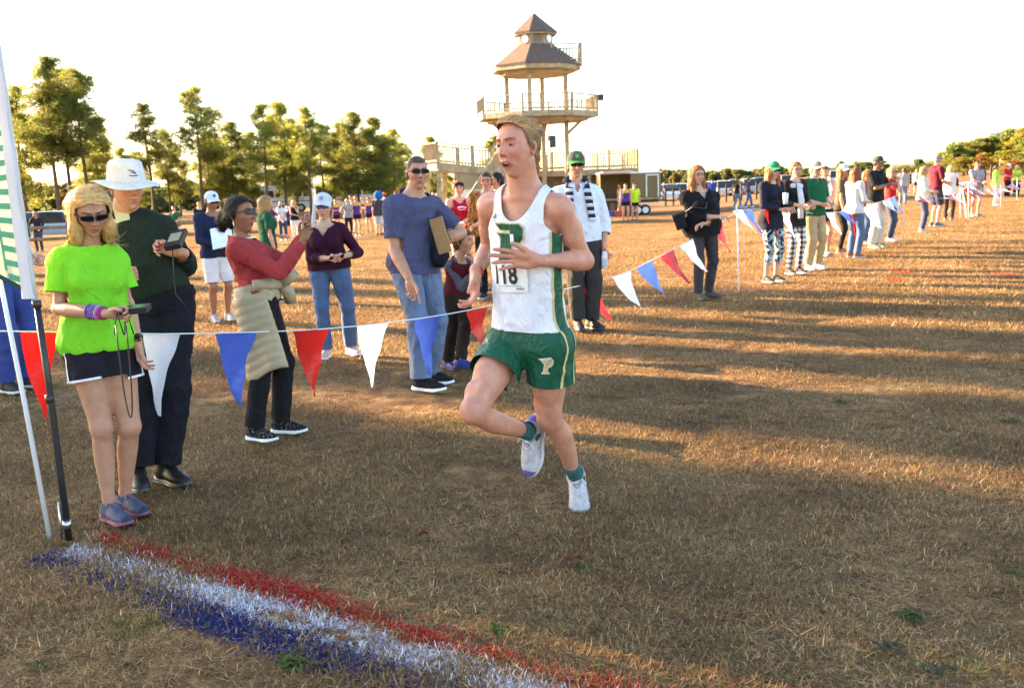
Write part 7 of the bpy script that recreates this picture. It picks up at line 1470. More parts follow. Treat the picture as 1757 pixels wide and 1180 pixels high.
by('youth in white and green running jersey behind the green polo man', 1411, 440, 286, 10, 2, False, ('crosslow', 'down'), top=tank((0.62, 0.66, 0.64)), bottom=shorts((0.02, 0.02, 0.02)), hair=hr('short', 'brown'), shoes=SG, skin='pink', seed=104, group=ROW)
by('woman in brown t-shirt with grey shirt tied round her waist', 1441, 434, 284, 70, 2, True, ('front', 'down'), hyaw=-40, top=tee((0.10, 0.075, 0.05)), bottom=slim(BLKC), hair=hr('long', 'red', 0.25), hat=cap((0.5, 0.5, 0.5)), glasses=True, shoes=sh((0.25, 0.12, 0.06)), skin='tan', seed=105, group=ROW)
by('woman with very long brown hair in pale grey sweater and jeans', 1464, 442, 288, 112, 2, True, ('front', 'front'), top=longs((0.56, 0.54, 0.56)), bottom=trs(DENIM, 'jeans'), hair=hr('long', 'auburn', 0.42), shoes=sh((0.18, 0.10, 0.06)), seed=106, group=ROW)
by('red haired woman half hidden behind the black polo man', 1484, 418, 292, 50, 2, True, ('front', 'front'), top=tee((0.30, 0.08, 0.07)), bottom=trs(DENIM, 'jeans'), hair=hr('bob', 'red', 0.15), shoes=SG, seed=107, group=ROW)
by('man in black polo shirt and cap clapping his hands', 1500, 425, 270, 40, 1, False, ('clap', 'clap'), hyaw=-5, build=1.08, top=polo((0.012, 0.012, 0.014)), bottom=trs(cloth((0.56, 0.50, 0.44)), loose=(0.018, 0.03, 0.04)), hair=hr('buzz', 'dark'), hat=cap((0.05, 0.05, 0.055)), glasses=True, skin='brown', shoes=sh((0.10, 0.14, 0.08)), seed=108, group=ROW)
by('woman in bright red top clapping near the pennant pole', 1526, 414, 287, 60, 2, True, ('mouth', 'mouth'), hyaw=-20, top=tee((0.42, 0.018, 0.022)), bottom=trs(DENIM_D, 'jeans'), hair=hr('long', 'blond', 0.2), glasses=True, shoes=SW, seed=109, group=ROW)
by('man in grey shirt walking away behind the red top woman', 1549, 351, 289, 165, 2, False, ('down', 'down'), step=0.2, top=tee((0.30, 0.30, 0.31)), bottom=trs(cloth((0.16, 0.18, 0.21))), hair=hr('short', 'brown'), shoes=SB, seed=110, group=FAR)
by('person in dark clothes far behind the cream top woman', 1563, 329, 294, 170, 2, top=tee((0.02, 0.02, 0.025)), bottom=shorts((0.02, 0.02, 0.02)), hair=hr('short', 'dark'), shoes=SB, seed=111, group=FAR)
by('person in white shirt far behind the cream top woman', 1571, 335, 291, 150, 2, top=tee((0.6, 0.6, 0.6)), bottom=shorts((0.1, 0.1, 0.1)), hair=hr('short', 'blond'), shoes=SB, seed=112, group=FAR)
by('woman in cream top and dark jeans looking at her phone', 1581, 398, 286, 72, 2, True, ('front', 'front'), hpitch=10, top=longs((0.58, 0.55, 0.46)), bottom=trs(DENIM_D, 'jeans'), hair=hr('bob', 'dirty', 0.16), shoes=sh((0.5, 0.35, 0.25)), build=1.12, seed=113, group=ROW)
by('man in maroon polo shirt and shorts behind the cream top woman', 1603, 388, 267, 100, 2, False, ('crosslow', 'front'), top=polo((0.10, 0.010, 0.022)), bottom=shorts((0.04, 0.04, 0.05), len=0.9), hair=hr('buzz', 'grey'), hat=cap((0.25, 0.22, 0.2)), skin='pink', shoes=SG, seed=114, group=ROW)
vestw = by('curly haired woman in white quilted vest over maroon sleeves', 1627, 378, 284, 140, 2, True, ('front', 'front'), top=dict(longs((0.10, 0.015, 0.03)), m=0.008), bottom=trs(cloth((0.05, 0.035, 0.028))), hair=hr('bob', 'blond', 0.13), shoes=SG, build=1.1, seed=115, group=ROW)
by('man in grey t-shirt and pale shorts next to the tripod', 1672, 371, 277, 8, 2, False, ('front', 'crosslow'), top=tee((0.26, 0.26, 0.31)), bottom=shorts((0.45, 0.43, 0.40)), hair=hr('short', 'brown'), skin='pink', shoes=SG, seed=116, group=ROW)
by('person in dark jacket behind the man at the tripod', 1682, 337, 285, 180, 2, top=longs((0.03, 0.03, 0.045)), bottom=trs(BLKC), hair=hr('short', 'dark'), shoes=SB, seed=117, group=FAR)
by('youth in neon green shirt with one arm raised', 1706, 353, 283, 60, 2, True, ('raise', 'down'), top=tee((0.30, 0.72, 0.04)), bottom=trs(cloth((0.6, 0.6, 0.6))), hair=hr('pony', 'dark', 0.2), shoes=SW, skin='tan', seed=118, group=ROW)
by('person in red shirt and white cap beside the neon shirts', 1727, 338, 281, 20, 2, False, ('front', 'front'), top=tee((0.42, 0.02, 0.025)), bottom=trs(BLKC), hair=hr('short', 'brown'), hat=cap((0.7, 0.7, 0.7)), shoes=SB, skin='pink', seed=119, group=ROW)
by('long haired person in neon yellow shirt and dark trousers', 1743, 337, 283, -10, 2, True, ('cross', 'cross'), top=tee((0.45, 0.70, 0.04)), bottom=trs(BLKC), hair=hr('long', 'blond', 0.2), shoes=SB, seed=120, group=ROW)
# around the trailer and the car park
by('man in royal blue shirt walking away behind the woman in black', 1222, 352, 300, 165, 2, top=longs((0.03, 0.06, 0.30)), bottom=trs(DENIM_D, 'jeans'), hair=hr('buzz', 'brown'), skin='tan', shoes=SB, seed=130, group=FAR)
by('woman in black shirt and jeans walking past the parked cars', 1265, 357, 307, 60, 2, True, ('swingf', 'swingb'), step=0.35, top=tee((0.03, 0.022, 0.02)), bottom=trs(DENIM_L, 'jeans'), hair=hr('long', 'auburn', 0.16), shoes=SW, seed=131, group=FAR)
by('woman in navy shirt and jeans walking past the parked cars', 1284, 357, 304, 85, 2, True, ('swingb', 'swingf'), step=0.45, top=tee((0.03, 0.035, 0.075)), bottom=trs(DENIM, 'jeans'), hair=hr('bun', 'brown'), shoes=SW, skin='tan', seed=132, group=FAR)
def jersey_runner(label, x, yf, yt, face, arms, seed, two=True, hairk='short', fem=False, skin='pink', **kw):
    r = by(label, x, yf, yt, face, 2, fem, arms, top=tank((0.085, 0.035, 0.20)), bottom=shorts((0.012, 0.012, 0.014), len=0.42), hair=hr(hairk, 'brown'), shoes=SB, skin=skin, seed=seed, group=FAR, **kw)
    if two:
        V, T = r['topVT']; nk = r['J']['neck']; A = r['D']['frame']['A']; N = vnormals(V, T); Vc, Tc = clip_mesh(V + N * 0.004, T, (V - nk) @ A + 0.15 * r['J']['k']); link_mesh('yellow_yoke', Vc, Tc, cloth((0.62, 0.42, 0.02)), r['top'], True)
    return r
jersey_runner('runner in purple and yellow jersey standing at the trailer', 1074, 382, 306, -8, ('down', 'down'), 140)
by('runner in neon yellow t-shirt and black shorts at the trailer', 1089, 381, 303, 12, 2, False, ('down', 'down'), top=tee((0.50, 0.74, 0.03)), bottom=shorts((0.012, 0.012, 0.014), len=0.5), hair=hr('short', 'dark'), shoes=SB, skin='pink', seed=141, group=FAR)
by('runner in pale shorts jogging behind the purple jersey', 1064, 371, 314, -60, 2, True, ('swingf', 'swingb'), step=0.5, top=tank((0.5, 0.4, 0.4)), bottom=shorts((0.6, 0.58, 0.56), len=0.45), hair=hr('pony', 'brown', 0.12), shoes=SG, skin='pink', seed=142, group=FAR)
by('person in dark blue standing at the trailer drawbar', 1139, 346, 312, 90, 2, top=tee((0.02, 0.025, 0.07)), bottom=trs(BLKC), hair=hr('short', 'grey'), shoes=SB, seed=143, group=FAR)
# under the pines on the left
by('woman with auburn hair in dark jacket leaning on the rail fence', 65, 0, 374, 10, 2, True, ('lean', 'lean'), Y=38.4, H=1.62, top=longs((0.025, 0.022, 0.03)), bottom=trs(DENIM_D, 'jeans'), hair=hr('long', 'auburn', 0.18), glasses=True, shoes=SB, seed=150, group=FAR)
by('person in green shirt leaning on the rail fence', 303, 0, 357, -20, 2, False, ('lean', 'lean'), Y=38.5, H=1.66, top=tee((0.02, 0.10, 0.05)), bottom=trs(LGREY), hair=hr('short', 'brown'), shoes=SB, skin='pink', seed=151, group=FAR)
by('person in black t-shirt standing behind the rail fence', 346, 0, 348, 20, 2, False, ('crosslow', 'crosslow'), Y=38.6, H=1.78, top=tee((0.015, 0.015, 0.018)), bottom=shorts((0.35, 0.30, 0.22), len=0.9), hair=hr('short', 'dirty'), shoes=SB, seed=152, group=FAR)
by('woman in purple shirt behind the end post of the fence', 464, 0, 350, 40, 2, True, ('lean', 'front'), Y=37.0, H=1.62, top=tee((0.08, 0.03, 0.16)), bottom=trs(BLKC), hair=hr('long', 'brown', 0.16), shoes=SB, skin='tan', seed=153, group=FAR)
by('woman in white lettered t-shirt and jeans with hands clasped', 487, 413, 345, 20, 2, True, ('frontlow', 'frontlow'), top=tee((0.62, 0.60, 0.66)), bottom=trs(DENIM_D, 'jeans'), hair=hr('long', 'dark', 0.22), shoes=SW, seed=154, group=FAR)
by('girl in dark clothes between the white t-shirt and the black top', 498, 410, 352, -10, 2, True, ('down', 'down'), top=tank((0.06, 0.03, 0.12)), bottom=shorts((0.02, 0.02, 0.02)), hair=hr('pony', 'brown', 0.2), shoes=SB, skin='tan', seed=155, group=FAR)
by('woman in black sleeveless top and white trousers', 508, 411, 343, 15, 2, True, ('mouth', 'crosslow'), top=tank((0.012, 0.012, 0.014), hem=-0.15), bottom=slim(cloth((0.66, 0.64, 0.62)), 'trousers'), hair=hr('long', 'blond', 0.2), shoes=SB, seed=156, group=FAR)
jersey_runner('runner with arms folded in yellow and purple jersey beside the bus', 579, 401, 341, 15, ('cross', 'cross'), 157)
by('person in grey t-shirt and black leggings with hands on hips', 599, 406, 341, 30, 2, True, ('front', 'hip'), step=0.15, top=tee((0.28, 0.27, 0.29)), bottom=slim(BLKC), hair=hr('bun', 'dirty'), shoes=SB, seed=158, group=FAR)
by('dark haired person in grey t-shirt beside the purple jersey', 606, 402, 335, 60, 2, False, ('down', 'down'), top=tee((0.24, 0.24, 0.27)), bottom=shorts((0.02, 0.02, 0.02)), hair=hr('short', 'dark'), shoes=SB, skin='pink', seed=159, group=FAR)
jersey_runner('runner in purple and yellow jersey next to the grey t-shirts', 614, 405, 336, 40, ('down', 'down'), 160)
jersey_runner('runner in purple jersey with both hands on head', 635, 399, 338, 5, ('head', 'head'), 161)
by('person in charcoal t-shirt carrying a round blue bag', 651, 404, 333, 170, 2, False, ('down', 'down'), top=tee((0.05, 0.05, 0.06), hem=-0.2), bottom=shorts((0.55, 0.54, 0.52), len=1.0), hair=hr('short', 'dark'), shoes=SB, seed=162, group=FAR)
by('person in pale hooded top and orange cap near the man in blue', 664, 402, 331, -120, 2, False, ('down', 'down'), top=longs((0.50, 0.46, 0.42)), bottom=trs(LGREY), hair=hr('short', 'brown'), hat=cap((0.55, 0.12, 0.03)), shoes=SB, seed=163, group=FAR)
by('person in red cap mostly hidden behind the man in blue', 683, 400, 327, 160, 2, False, ('down', 'down'), top=longs((0.10, 0.12, 0.18)), bottom=trs(BLKC), hair=hr('short', 'brown'), hat=cap((0.5, 0.03, 0.03)), shoes=SB, seed=164, group=FAR)
by('woman in pale grey top and jeans walking past the lattice', 752, 388, 332, 60, 2, True, ('front', 'swingb'), step=0.3, top=longs((0.46, 0.47, 0.50)), bottom=trs(DENIM, 'jeans'), hair=hr('bun', 'grey'), shoes=SG, skin='pink', seed=165, group=FAR)
by('dark haired person in striped top behind the pale grey top', 746, 386, 329, -20, 2, True, ('down', 'front'), top=tank((0.4, 0.2, 0.25)), bottom=shorts((0.45, 0.30, 0.25)), hair=hr('pony', 'dark', 0.15), shoes=SB, skin='tan', seed=166, group=FAR)
by('person in black jacket beside the red vest girl', 771, 394, 338, 120, 2, False, ('swingf', 'down'), top=longs((0.03, 0.028, 0.028)), bottom=trs(BLKC), hair=hr('short', 'dark'), shoes=SB, seed=167, group=FAR)
# nearer folk on the left and in the middle
nav = by('man in navy top, white shorts and white cap reading a sheet of paper', 380, 550, 331, 38, 1, False, ('front', 'front'), hpitch=8, top=longs((0.014, 0.02, 0.055)), bottom=shorts((0.62, 0.60, 0.62), len=0.9), hair=hr('short', 'dark'), hat=cap((0.68, 0.68, 0.70), (0.04, 0.06, 0.16)), glasses=True, skin='brown', shoes=sh((0.32, 0.33, 0.38), (0.5, 0.5, 0.55)), seed=170)
by('blond woman in dark green polo shirt seen from behind the coral top', 458, 0, 340, 118, 1, True, ('front', 'down'), Y=13.0, H=1.45, top=tee((0.010, 0.075, 0.035)), bottom=trs(DENIM_D, 'jeans'), hair=hr('bob', 'dirty', 0.13), shoes=SB, skin='pink', build=1.12, seed=171)
by('person in dark green shirt and blue jeans behind the feather flag', 30, 668, 0, 70, 1, False, ('front', 'front'), H=1.76, top=tee((0.012, 0.08, 0.04)), bottom=trs(mat('denim_blue', (0.035, 0.06, 0.24), 0.8, 0.2, 7, 0.3, 140), 'jeans', loose=(0.015, 0.022, 0.03)), hair=hr('short', 'brown'), shoes=SB, seed=172)
redg = by('girl in red running vest with black headband', 789, 0, 327, 24, 1, True, ('crosslow', 'front'), Y=14.0, H=1.56, hyaw=-14, top=tank((0.36, 0.008, 0.022)), bottom=shorts((0.38, 0.02, 0.03), len=0.4), hair=hr('pony', 'red', 0.2), hat=dict(kind='band', mat=cloth((0.015, 0.015, 0.017))), skin='fair', shoes=SB, seed=173)
by('boy with glasses in camouflage orange top behind the runner', 838, 0, 304, -8, 1, False, ('crosslow', 'down'), Y=12.6, H=1.66, top=dict(longs((0.3, 0.15, 0.05)), mat=pattern_cloth('orange_camo', 'noise', [(0, (0.10, 0.06, 0.03)), (0.44, (0.55, 0.17, 0.03)), (0.55, (0.16, 0.09, 0.04))], 16)), bottom=trs(BLKC), hair=hr('short', 'brown'), glasses='clear', skin='pink', shoes=SB, seed=174)
by('dark haired boy in orange shirt close behind the runner', 858, 0, 304, -70, 1, False, ('down', 'down'), Y=13.2, H=1.66, top=tee((0.5, 0.10, 0.03)), bottom=trs(BLKC), hair=hr('short', 'dark'), skin='tan', shoes=SB, seed=175)
def vest_print():
    V, T = redg['topVT']; fr = redg['D']['frame']; nk = redg['J']['neck']; un, A, fw = fr['un'], fr['A'], fr['fw']; k = redg['J']['k']
    arc = [(0.075 * math.cos(t), 0.030 * math.sin(t)) for t in np.linspace(0.15, 2.99, 12)] + [(0.055 * math.cos(t), 0.012 * math.sin(t)) for t in np.linspace(2.99, 0.15, 12)]
    project_print('vest_lettering', [arc, [(-0.06, -0.012), (0.06, -0.012), (0.045, -0.022), (-0.045, -0.022)]], nk - A * 0.16 * k + fw * 0.12, un, A, -fw, (V, T), WHITE, redg['top'], 0.006)
    loc = redg['loc']; mb = MB(); mb.add([Vector(loc(np.array([[x, 0.1065, z]]))[0]) for x, z in ((-0.022, 0.052), (-0.006, 0.044), (0.026, 0.060), (-0.006, 0.050), (-0.016, 0.053))], [(0, 1, 2, 3, 4)]); mb.build('headband_mark', WHITE, redg['hat'])
vest_print()
# ------------------------------------------------------------------ things held or worn loose
def thing(name, mb, m, label, cat, smooth=False): return tag(mb.build(name, m, None, smooth), label, cat)
def oriented_box(c, x, y, z, s):
    x, y, z = [Vector(nrm(v)) for v in (x, y, z)]; mb = MB(); V = []
    for k in (-1, 1):
        for a, b in ((-1, -1), (1, -1), (1, 1), (-1, 1)): V.append(Vector(c) + x * (a * s[0] / 2) + y * (b * s[1] / 2) + z * (k * s[2] / 2))
    return mb.add(V, [(3, 2, 1, 0), (4, 5, 6, 7), (0, 1, 5, 4), (1, 2, 6, 5), (2, 3, 7, 6), (3, 0, 4, 7)])
def props():
    J = lime['J']; c = Vector(J['wrR'] + J['hdirR'] * 0.135) + Vector((0.0, -0.015, 0.012)); R = empty('timing_device', c, 'black handheld timer with cord held by the lime shirt woman', 'timer'); oriented_box(c, (1, -0.1, 0.08), (0, 1, 0.2), (0, -0.2, 1), (0.13, 0.062, 0.026)).build('timer_body', BLK, R); oriented_box(c + Vector((0.015, -0.003, 0.0142)), (1, -0.1, 0.08), (0, 1, 0.2), (0, -0.2, 1), (0.05, 0.045, 0.004)).build('screen', plastic((0.15, 0.17, 0.14), 0.15, 'lcd'), R)
    p0 = c + Vector((-0.075, -0.02, -0.01))
    for dx, ln in ((0.0, 0.10), (0.045, 0.10)):
        for s in (-1, 1): mb = MB(); mb.tube([p0 + Vector((dx, 0, 0)), p0 + Vector((dx + 0.012 * s, -0.005, -ln * 0.5)), p0 + Vector((dx + 0.020 * s, 0, -ln))], 0.003, 6); mb.build('cord', BLK, R, True)
    lp = []; q0 = p0 + Vector((0.0, -0.005, -0.05))
    for t in np.linspace(0, 1, 26): a = math.pi * t; lp.append(q0 + Vector((0.01 + 0.045 * (1 - math.cos(a)) / 2 * 1.0 + 0.0, -0.045, -0.42 * math.sin(a) ** 0.8)))
    mb = MB(); mb.tube(lp, 0.0032, 6); mb.build('cord', BLK, R, True)
    J = hatm['J']; c = Vector(P(302, 411, 5.18 - 0.16)); R = empty('timing_device', c, 'dark handheld timer raised by the man in the sun hat', 'timer'); oriented_box(c, (1, 0, 0.15), (0.1, 0.7, 0.6), (-0.1, -0.6, 0.8), (0.085, 0.12, 0.03)).build('timer_body', BLK, R); oriented_box(c + Vector((-0.002, -0.010, 0.0133)), (1, 0, 0.15), (0.1, 0.7, 0.6), (-0.1, -0.6, 0.8), (0.06, 0.06, 0.005)).build('screen', plastic((0.30, 0.30, 0.22), 0.15, 'lcd'), R); mb = MB(); mb.tube([c + Vector((-0.02, -0.01, -0.05)), c + Vector((-0.035, 0.01, -0.2)), c + Vector((-0.03, 0.0, -0.29)), c + Vector((0.02, 0.0, -0.36))], 0.003, 6); mb.build('cord', BLK, R, True)
    J = coral['J']; c = Vector((J['wrR'] + J['wrL']) / 2) + Vector((0.072, -0.02, 0.135)); R = empty('mobile_phone', c, 'white mobile phone held up by the woman in coral', 'phone'); oriented_box(c, (0.95, 0, -0.15), (0, 1, 0), (0.15, 0, 0.95), (0.010, 0.072, 0.145)).build('phone_body', plastic((0.62, 0.62, 0.62), 0.25, 'phone_white'), R); oriented_box(c + Vector((-0.0062, 0, 0)), (0.95, 0, -0.15), (0, 1, 0), (0.15, 0, 0.95), (0.002, 0.064, 0.12)).build('screen', LENS, R)
    q = P(578, 441, 8.7 - 0.27); thing('mobile_phone', oriented_box(q, (1, 0, 0.1), (0, 1, 0.3), (0, -0.3, 1), (0.13, 0.07, 0.010)), LENS, 'dark mobile phone in the hands of the maroon sweater woman', 'phone')
    q = Vector(nav['J']['wrL'] * 0.5 + nav['J']['wrR'] * 0.5) + Vector((0.04, -0.10, 0.08)); thing('paper_sheet', oriented_box(q, (1, 0.25, 0.2), (-0.2, 0.5, 0.7), (0.1, -0.8, 0.5), (0.24, 0.29, 0.004)), WHITE, 'white sheet of paper held by the man in navy', 'paper')
    J = bluem['J']; q = P(756, 404, 7.25 - 0.14); thing('paper_folder', oriented_box(q, (0.9, -0.5, 0.25), (-0.25, 0.1, 1), (0.5, 0.9, 0), (0.115, 0.27, 0.014)), mat('kraft_paper', (0.34, 0.20, 0.09), 0.8, 0.12, 8), 'brown paper folder held against the chest of the man in blue', 'folder')
    mb = MB(); c = P(753, 418, 7.25 - 0.06); pts = [c + Vector((0, 0, 0.20)), c + Vector((0.0, 0, 0.05)), c + Vector((0.005, 0, -0.10)), c + Vector((-0.01, 0, -0.18))]; mb.tube(pts, [0.035, 0.05, 0.075, 0.035], 12); thing('folded_jacket', mb, cloth((0.012, 0.014, 0.025)), 'dark jacket hanging over the arm of the man in blue', 'jacket', True)
    J = scarfm['J']; d = Vector((0, 0, 1)); c = Vector(J['wrL'] + J['hdirL'] * 0.09) + Vector((0.0, -0.045, 0.0)); R = empty('drink_bottle', c, 'clear drink bottle with orange cap in the hand of the scarf man', 'bottle'); mb = MB(); mb.tube([c + d * z for z in (-0.13, -0.125, 0.0, 0.035, 0.055)], [0.028, 0.033, 0.033, 0.026, 0.014], 16); mb.build('bottle_body', plastic((0.60, 0.62, 0.64), 0.12, 'clear_plastic'), R, True); mb = MB(); mb.tube([c + d * 0.055, c + d * 0.085], 0.018, 14); mb.build('bottle_cap', plastic((0.6, 0.10, 0.02), 0.4), R, True); mb = MB(); mb.tube([c - d * 0.10, c - d * 0.03], 0.0338, 16, False); mb.build('bottle_label', plastic((0.45, 0.47, 0.48), 0.5), R, True)
    J = blackw['J']; c = P(1168, 381, 11.75 - 0.12); R = empty('camera_bag', c, 'black camera bag on a strap at the hip of the woman in black', 'bag'); oriented_box(c, (1, -0.3, 0.35), (0.3, 1, 0), (-0.35, 0, 1), (0.13, 0.15, 0.17)).build('bag_body', cloth((0.015, 0.015, 0.017)), R); oriented_box(c + Vector((-0.03, -0.01, 0.095)), (1, -0.3, 0.35), (0.3, 1, 0), (-0.35, 0, 1), (0.14, 0.16, 0.03)).build('bag_flap', BLK, R); mb = MB(); a = Vector(J['shL']) + Vector((-0.05, -0.05, 0.07)); mb.tube([c + Vector((0.02, 0, 0.09)), c + Vector((0.12, -0.12, 0.18)), Vector(J['neck']) + Vector((0.02, -0.26, -0.22)), a], 0.010, 6); mb.build('strap', BLK, R)
    q = P(1348, 340, G(1322, 484).y - 0.30); mb = MB(); mb.tube([Vector(q) - Vector((0, 0, 0.08)), Vector(q) + Vector((0, 0, 0.07))], [0.030, 0.038], 14); thing('paper_cup', mb, WHITE, 'white paper cup in the hands of the green cap woman', 'cup', True)
    # white scarf of the plaid woman
    q = P(1361, 322, G(1361, 470).y); mb = MB(); s0 = Vector(q) + Vector((0, -0.02, 0))
    mb.tube([s0 + Vector((0.10 * math.sin(a), -0.09 * math.cos(a), 0.01 + 0.02 * math.cos(a))) for a in np.linspace(0, 6.28, 16)], 0.042, 8, False); mb.tube([s0 + Vector((0.05, -0.12, 0)), s0 + Vector((0.07, -0.17, -0.2)), s0 + Vector((0.06, -0.17, -0.45))], [0.04, 0.045, 0.04], 8); thing('scarf', mb, cloth((0.62, 0.60, 0.62)), 'white scarf wound round the neck of the plaid leggings woman', 'scarf', True)
    # round blue bag on a back
    q = P(650, 335, 42.5); mb = MB(); mb.tube([Vector(q) + Vector((0, -0.2, 0)), Vector(q) + Vector((0, -0.12, 0)), Vector(q) + Vector((0, 0.15, 0))], [0.15, 0.21, 0.17], 18); thing('round_bag', mb, cloth((0.02, 0.13, 0.36)), 'round blue bag carried high by the person in charcoal', 'bag', True)
    # long lens on a tripod
    g = G(1652, 372); c = P(1652, 317, g.y); R = empty('telephoto_camera', c, 'camera with long white telephoto lens on a black tripod', 'camera'); wl = plastic((0.62, 0.62, 0.62), 0.4, 'lens_white'); mb = MB(); mb.tube([c + Vector((-0.22, 0, 0.0)), c + Vector((-0.05, 0, 0)), c + Vector((0.0, 0, 0)), c + Vector((0.24, 0, 0.0)), c + Vector((0.40, 0, 0.0))], [0.055, 0.06, 0.075, 0.085, 0.09], 14); mb.build('lens', wl, R, True); mb = MB(); mb.box(c + Vector((-0.30, 0, 0.0)), (0.14, 0.15, 0.15)); mb.build('camera_body', BLK, R)
    for a in (0.4, 2.5, 4.6): mb = MB(); mb.tube([c + Vector((0, 0, -0.1)), Vector((c.x + 0.45 * math.cos(a), c.y + 0.45 * math.sin(a), g.z))], [0.022, 0.016], 6); mb.build('leg', BLK, R)
    V, T = None, None
props()
def add_vest(out, m):
    D, J = out['D'], out['J']; k = J['k']; tp = D['trunk'][0].prof; sel = np.array([[-0.3, tp[1, 1] * 1.08, tp[1, 2] * 1.15, 0]] + [[t, max(np.interp(t, tp[:, 0], tp[:, 1]), tp[3, 1]), np.interp(t, tp[:, 0], tp[:, 2]), np.interp(t, tp[:, 0], tp[:, 3])] for t in (-0.05, 0.06, 0.35, 0.62, 0.8, 0.92, 1.03)])
    A = D['frame']['A']; pl, nk = J['pelvis'], J['neck']; Lt = np.linalg.norm(nk - pl); V, T = garment([(Trunk(pl, nk, D['trunk'][0].uh, D['trunk'][0].us, sel, 0.03), 0.040)] + [(p, 0.030) for p in D.get('bust', []) + D['seat'] + D['trapL'] + D['trapR']], 2, [(pl - A * Lt * 0.2, -A, 0.6), (nk + A * 0.03, A, 0.2)], 0.008, 22, 3); link_mesh('quilted_vest', V, T, m, out['root'], True)
add_vest(vestw, cloth((0.62, 0.58, 0.54)))
# ------------------------------------------------------------------ feather flag
def feather_flag():
    base = G(118, 921); Y = base.y; R = empty('feather_flag', base, 'tall green and cream feather flag on black pole at the finish line', 'flag'); FP = lambda x, y, dy=0.0: P(x, y, Y + dy)
    mb = MB(); mb.tube([base + Vector((0, 0, -0.02)), FP(104, 815), FP(84, 660), FP(63, 520)], [0.016, 0.016, 0.015, 0.014], 12); mb.build('pole', plastic((0.018, 0.018, 0.02), 0.35), R, True)
    for y in (905, 690, 528): t = (921 - y) / 401; q = FP(118 - 55 * t, y); mb = MB(); d = (FP(63, 520) - base).normalized(); mb.tube([q, q + d * 0.035], 0.020, 12); mb.build('pole_joint', plastic((0.03, 0.03, 0.03), 0.4) if y < 900 else mat('steel', (0.55, 0.55, 0.55), 0.3, 0, metal=1.0), R, True)
    mb = MB(); mb.tube([G(106, 923) + Vector((0, 0, -0.02)), P(101, 862, Y)], 0.006, 8); mb.build('ground_spike', mat('steel', (0.55, 0.55, 0.55), 0.3, 0, metal=1.0), R, True)
    ctr = [(63, 522), (58, 480), (47, 410), (35, 330), (24, 250), (12, 165), (0, 85), (-14, 10), (-34, -70), (-66, -140), (-120, -190)]
    mb = MB(); mb.tube([FP(x - 2, y) for x, y in ctr], [0.012] * len(ctr), 8); mb.build('upper_pole', plastic((0.5, 0.5, 0.5), 0.4), R, True)
    sleeve = mat('flag_white', (0.74, 0.73, 0.76), 0.8, 0.05, 6, trans=0.25); cream = mat('flag_cream', (0.66, 0.64, 0.44), 0.8, 0.06, 6, trans=0.3); grn = mat('flag_green', (0.13, 0.40, 0.26), 0.8, 0.1, 6, trans=0.25); dkg = mat('flag_dark', (0.02, 0.06, 0.05), 0.8, 0.1, 6)
    def xr(y): return np.interp(-y, [-522, -480, -410, -330, -250, -165, -85, -10, 70, 140, 190], [c[0] for c in ctr])
    ys = np.linspace(512, -190, 50); rows = []
    for y in ys:
        w = np.interp(y, [-200, 100, 512], [16, 16, 25]); x = xr(y); t = np.linspace(0, 2 * math.pi, 12, endpoint=False); c = FP(x - w * 0.45, y); rx = w / 2 / FPX * Y * 1.05
        rows.append(np.array([c + Vector((rx * math.cos(a), 0.018 * math.sin(a) * (1 + 0.2 * math.sin(y * 0.05)), 0)) for a in t]))
    link_mesh('pole_sleeve', np.concatenate(rows), grid_faces(50, 12, True), sleeve, R, True)
    # cloth panel
    nu, nv = 44, 24; rows = []
    edge = lambda y: xr(y) - np.interp(y, [-200, 100, 505], [14, 15, 17])
    def cl(u, v):        # u down the pole 0..1, v away from the pole 0..1
        y0 = -190 + u * (503 + 190); x0 = edge(y0); wide = np.interp(u, [0, 0.3, 1], [20, 210, 190]); x = x0 - v * wide; y = y0 - v * (0 if u < 0.6 else (u - 0.6) / 0.4 * 105)
        return FP(x, y, 0.05 * math.sin(v * 5 + u * 4) * v + 0.004)
    for i in range(nu): rows.append(np.array([cl(i / (nu - 1), j / (nv - 1)) for j in range(nv)]))
    pn = link_mesh('flag_cloth', np.concatenate(rows), grid_faces(nu, nv), cream, R, True)
    def patch(u0, u1, v0, v1, m, name, sh=0.0, n=(3, 4)):
        V = [cl(u0 + (u1 - u0) * i / (n[0] - 1) + sh * j / (n[1] - 1), v0 + (v1 - v0) * j / (n[1] - 1)) + Vector((0, -0.004, 0)) for i in range(n[0]) for j in range(n[1])]; return link_mesh(name, np.array(V), grid_faces(*n), m, pn, True)
    for i in range(15): u = 0.45 + i * 0.0365; patch(u, u + 0.016, 0.012, 0.11 if u < 0.72 else 0.14, grn, 'printed_bar', 0.008)
    patch(0.72, 0.965, 0.14, 0.165, grn, 'printed_line', 0.0, (12, 3)); patch(0.0, 0.999, 0.0, 0.012, dkg, 'edge_tape', 0.0, (40, 2)); patch(0.985, 0.999, 0.0, 0.99, dkg, 'hem_tape', 0.0, (2, 20))
    for a, b, c, d in ((0.86, 0.975, 0.30, 0.95), (0.55, 0.62, 0.4, 0.9), (0.70, 0.76, 0.35, 0.9)): patch(a, b, c, d, grn, 'printed_shape', -0.05, (6, 10))
feather_flag()
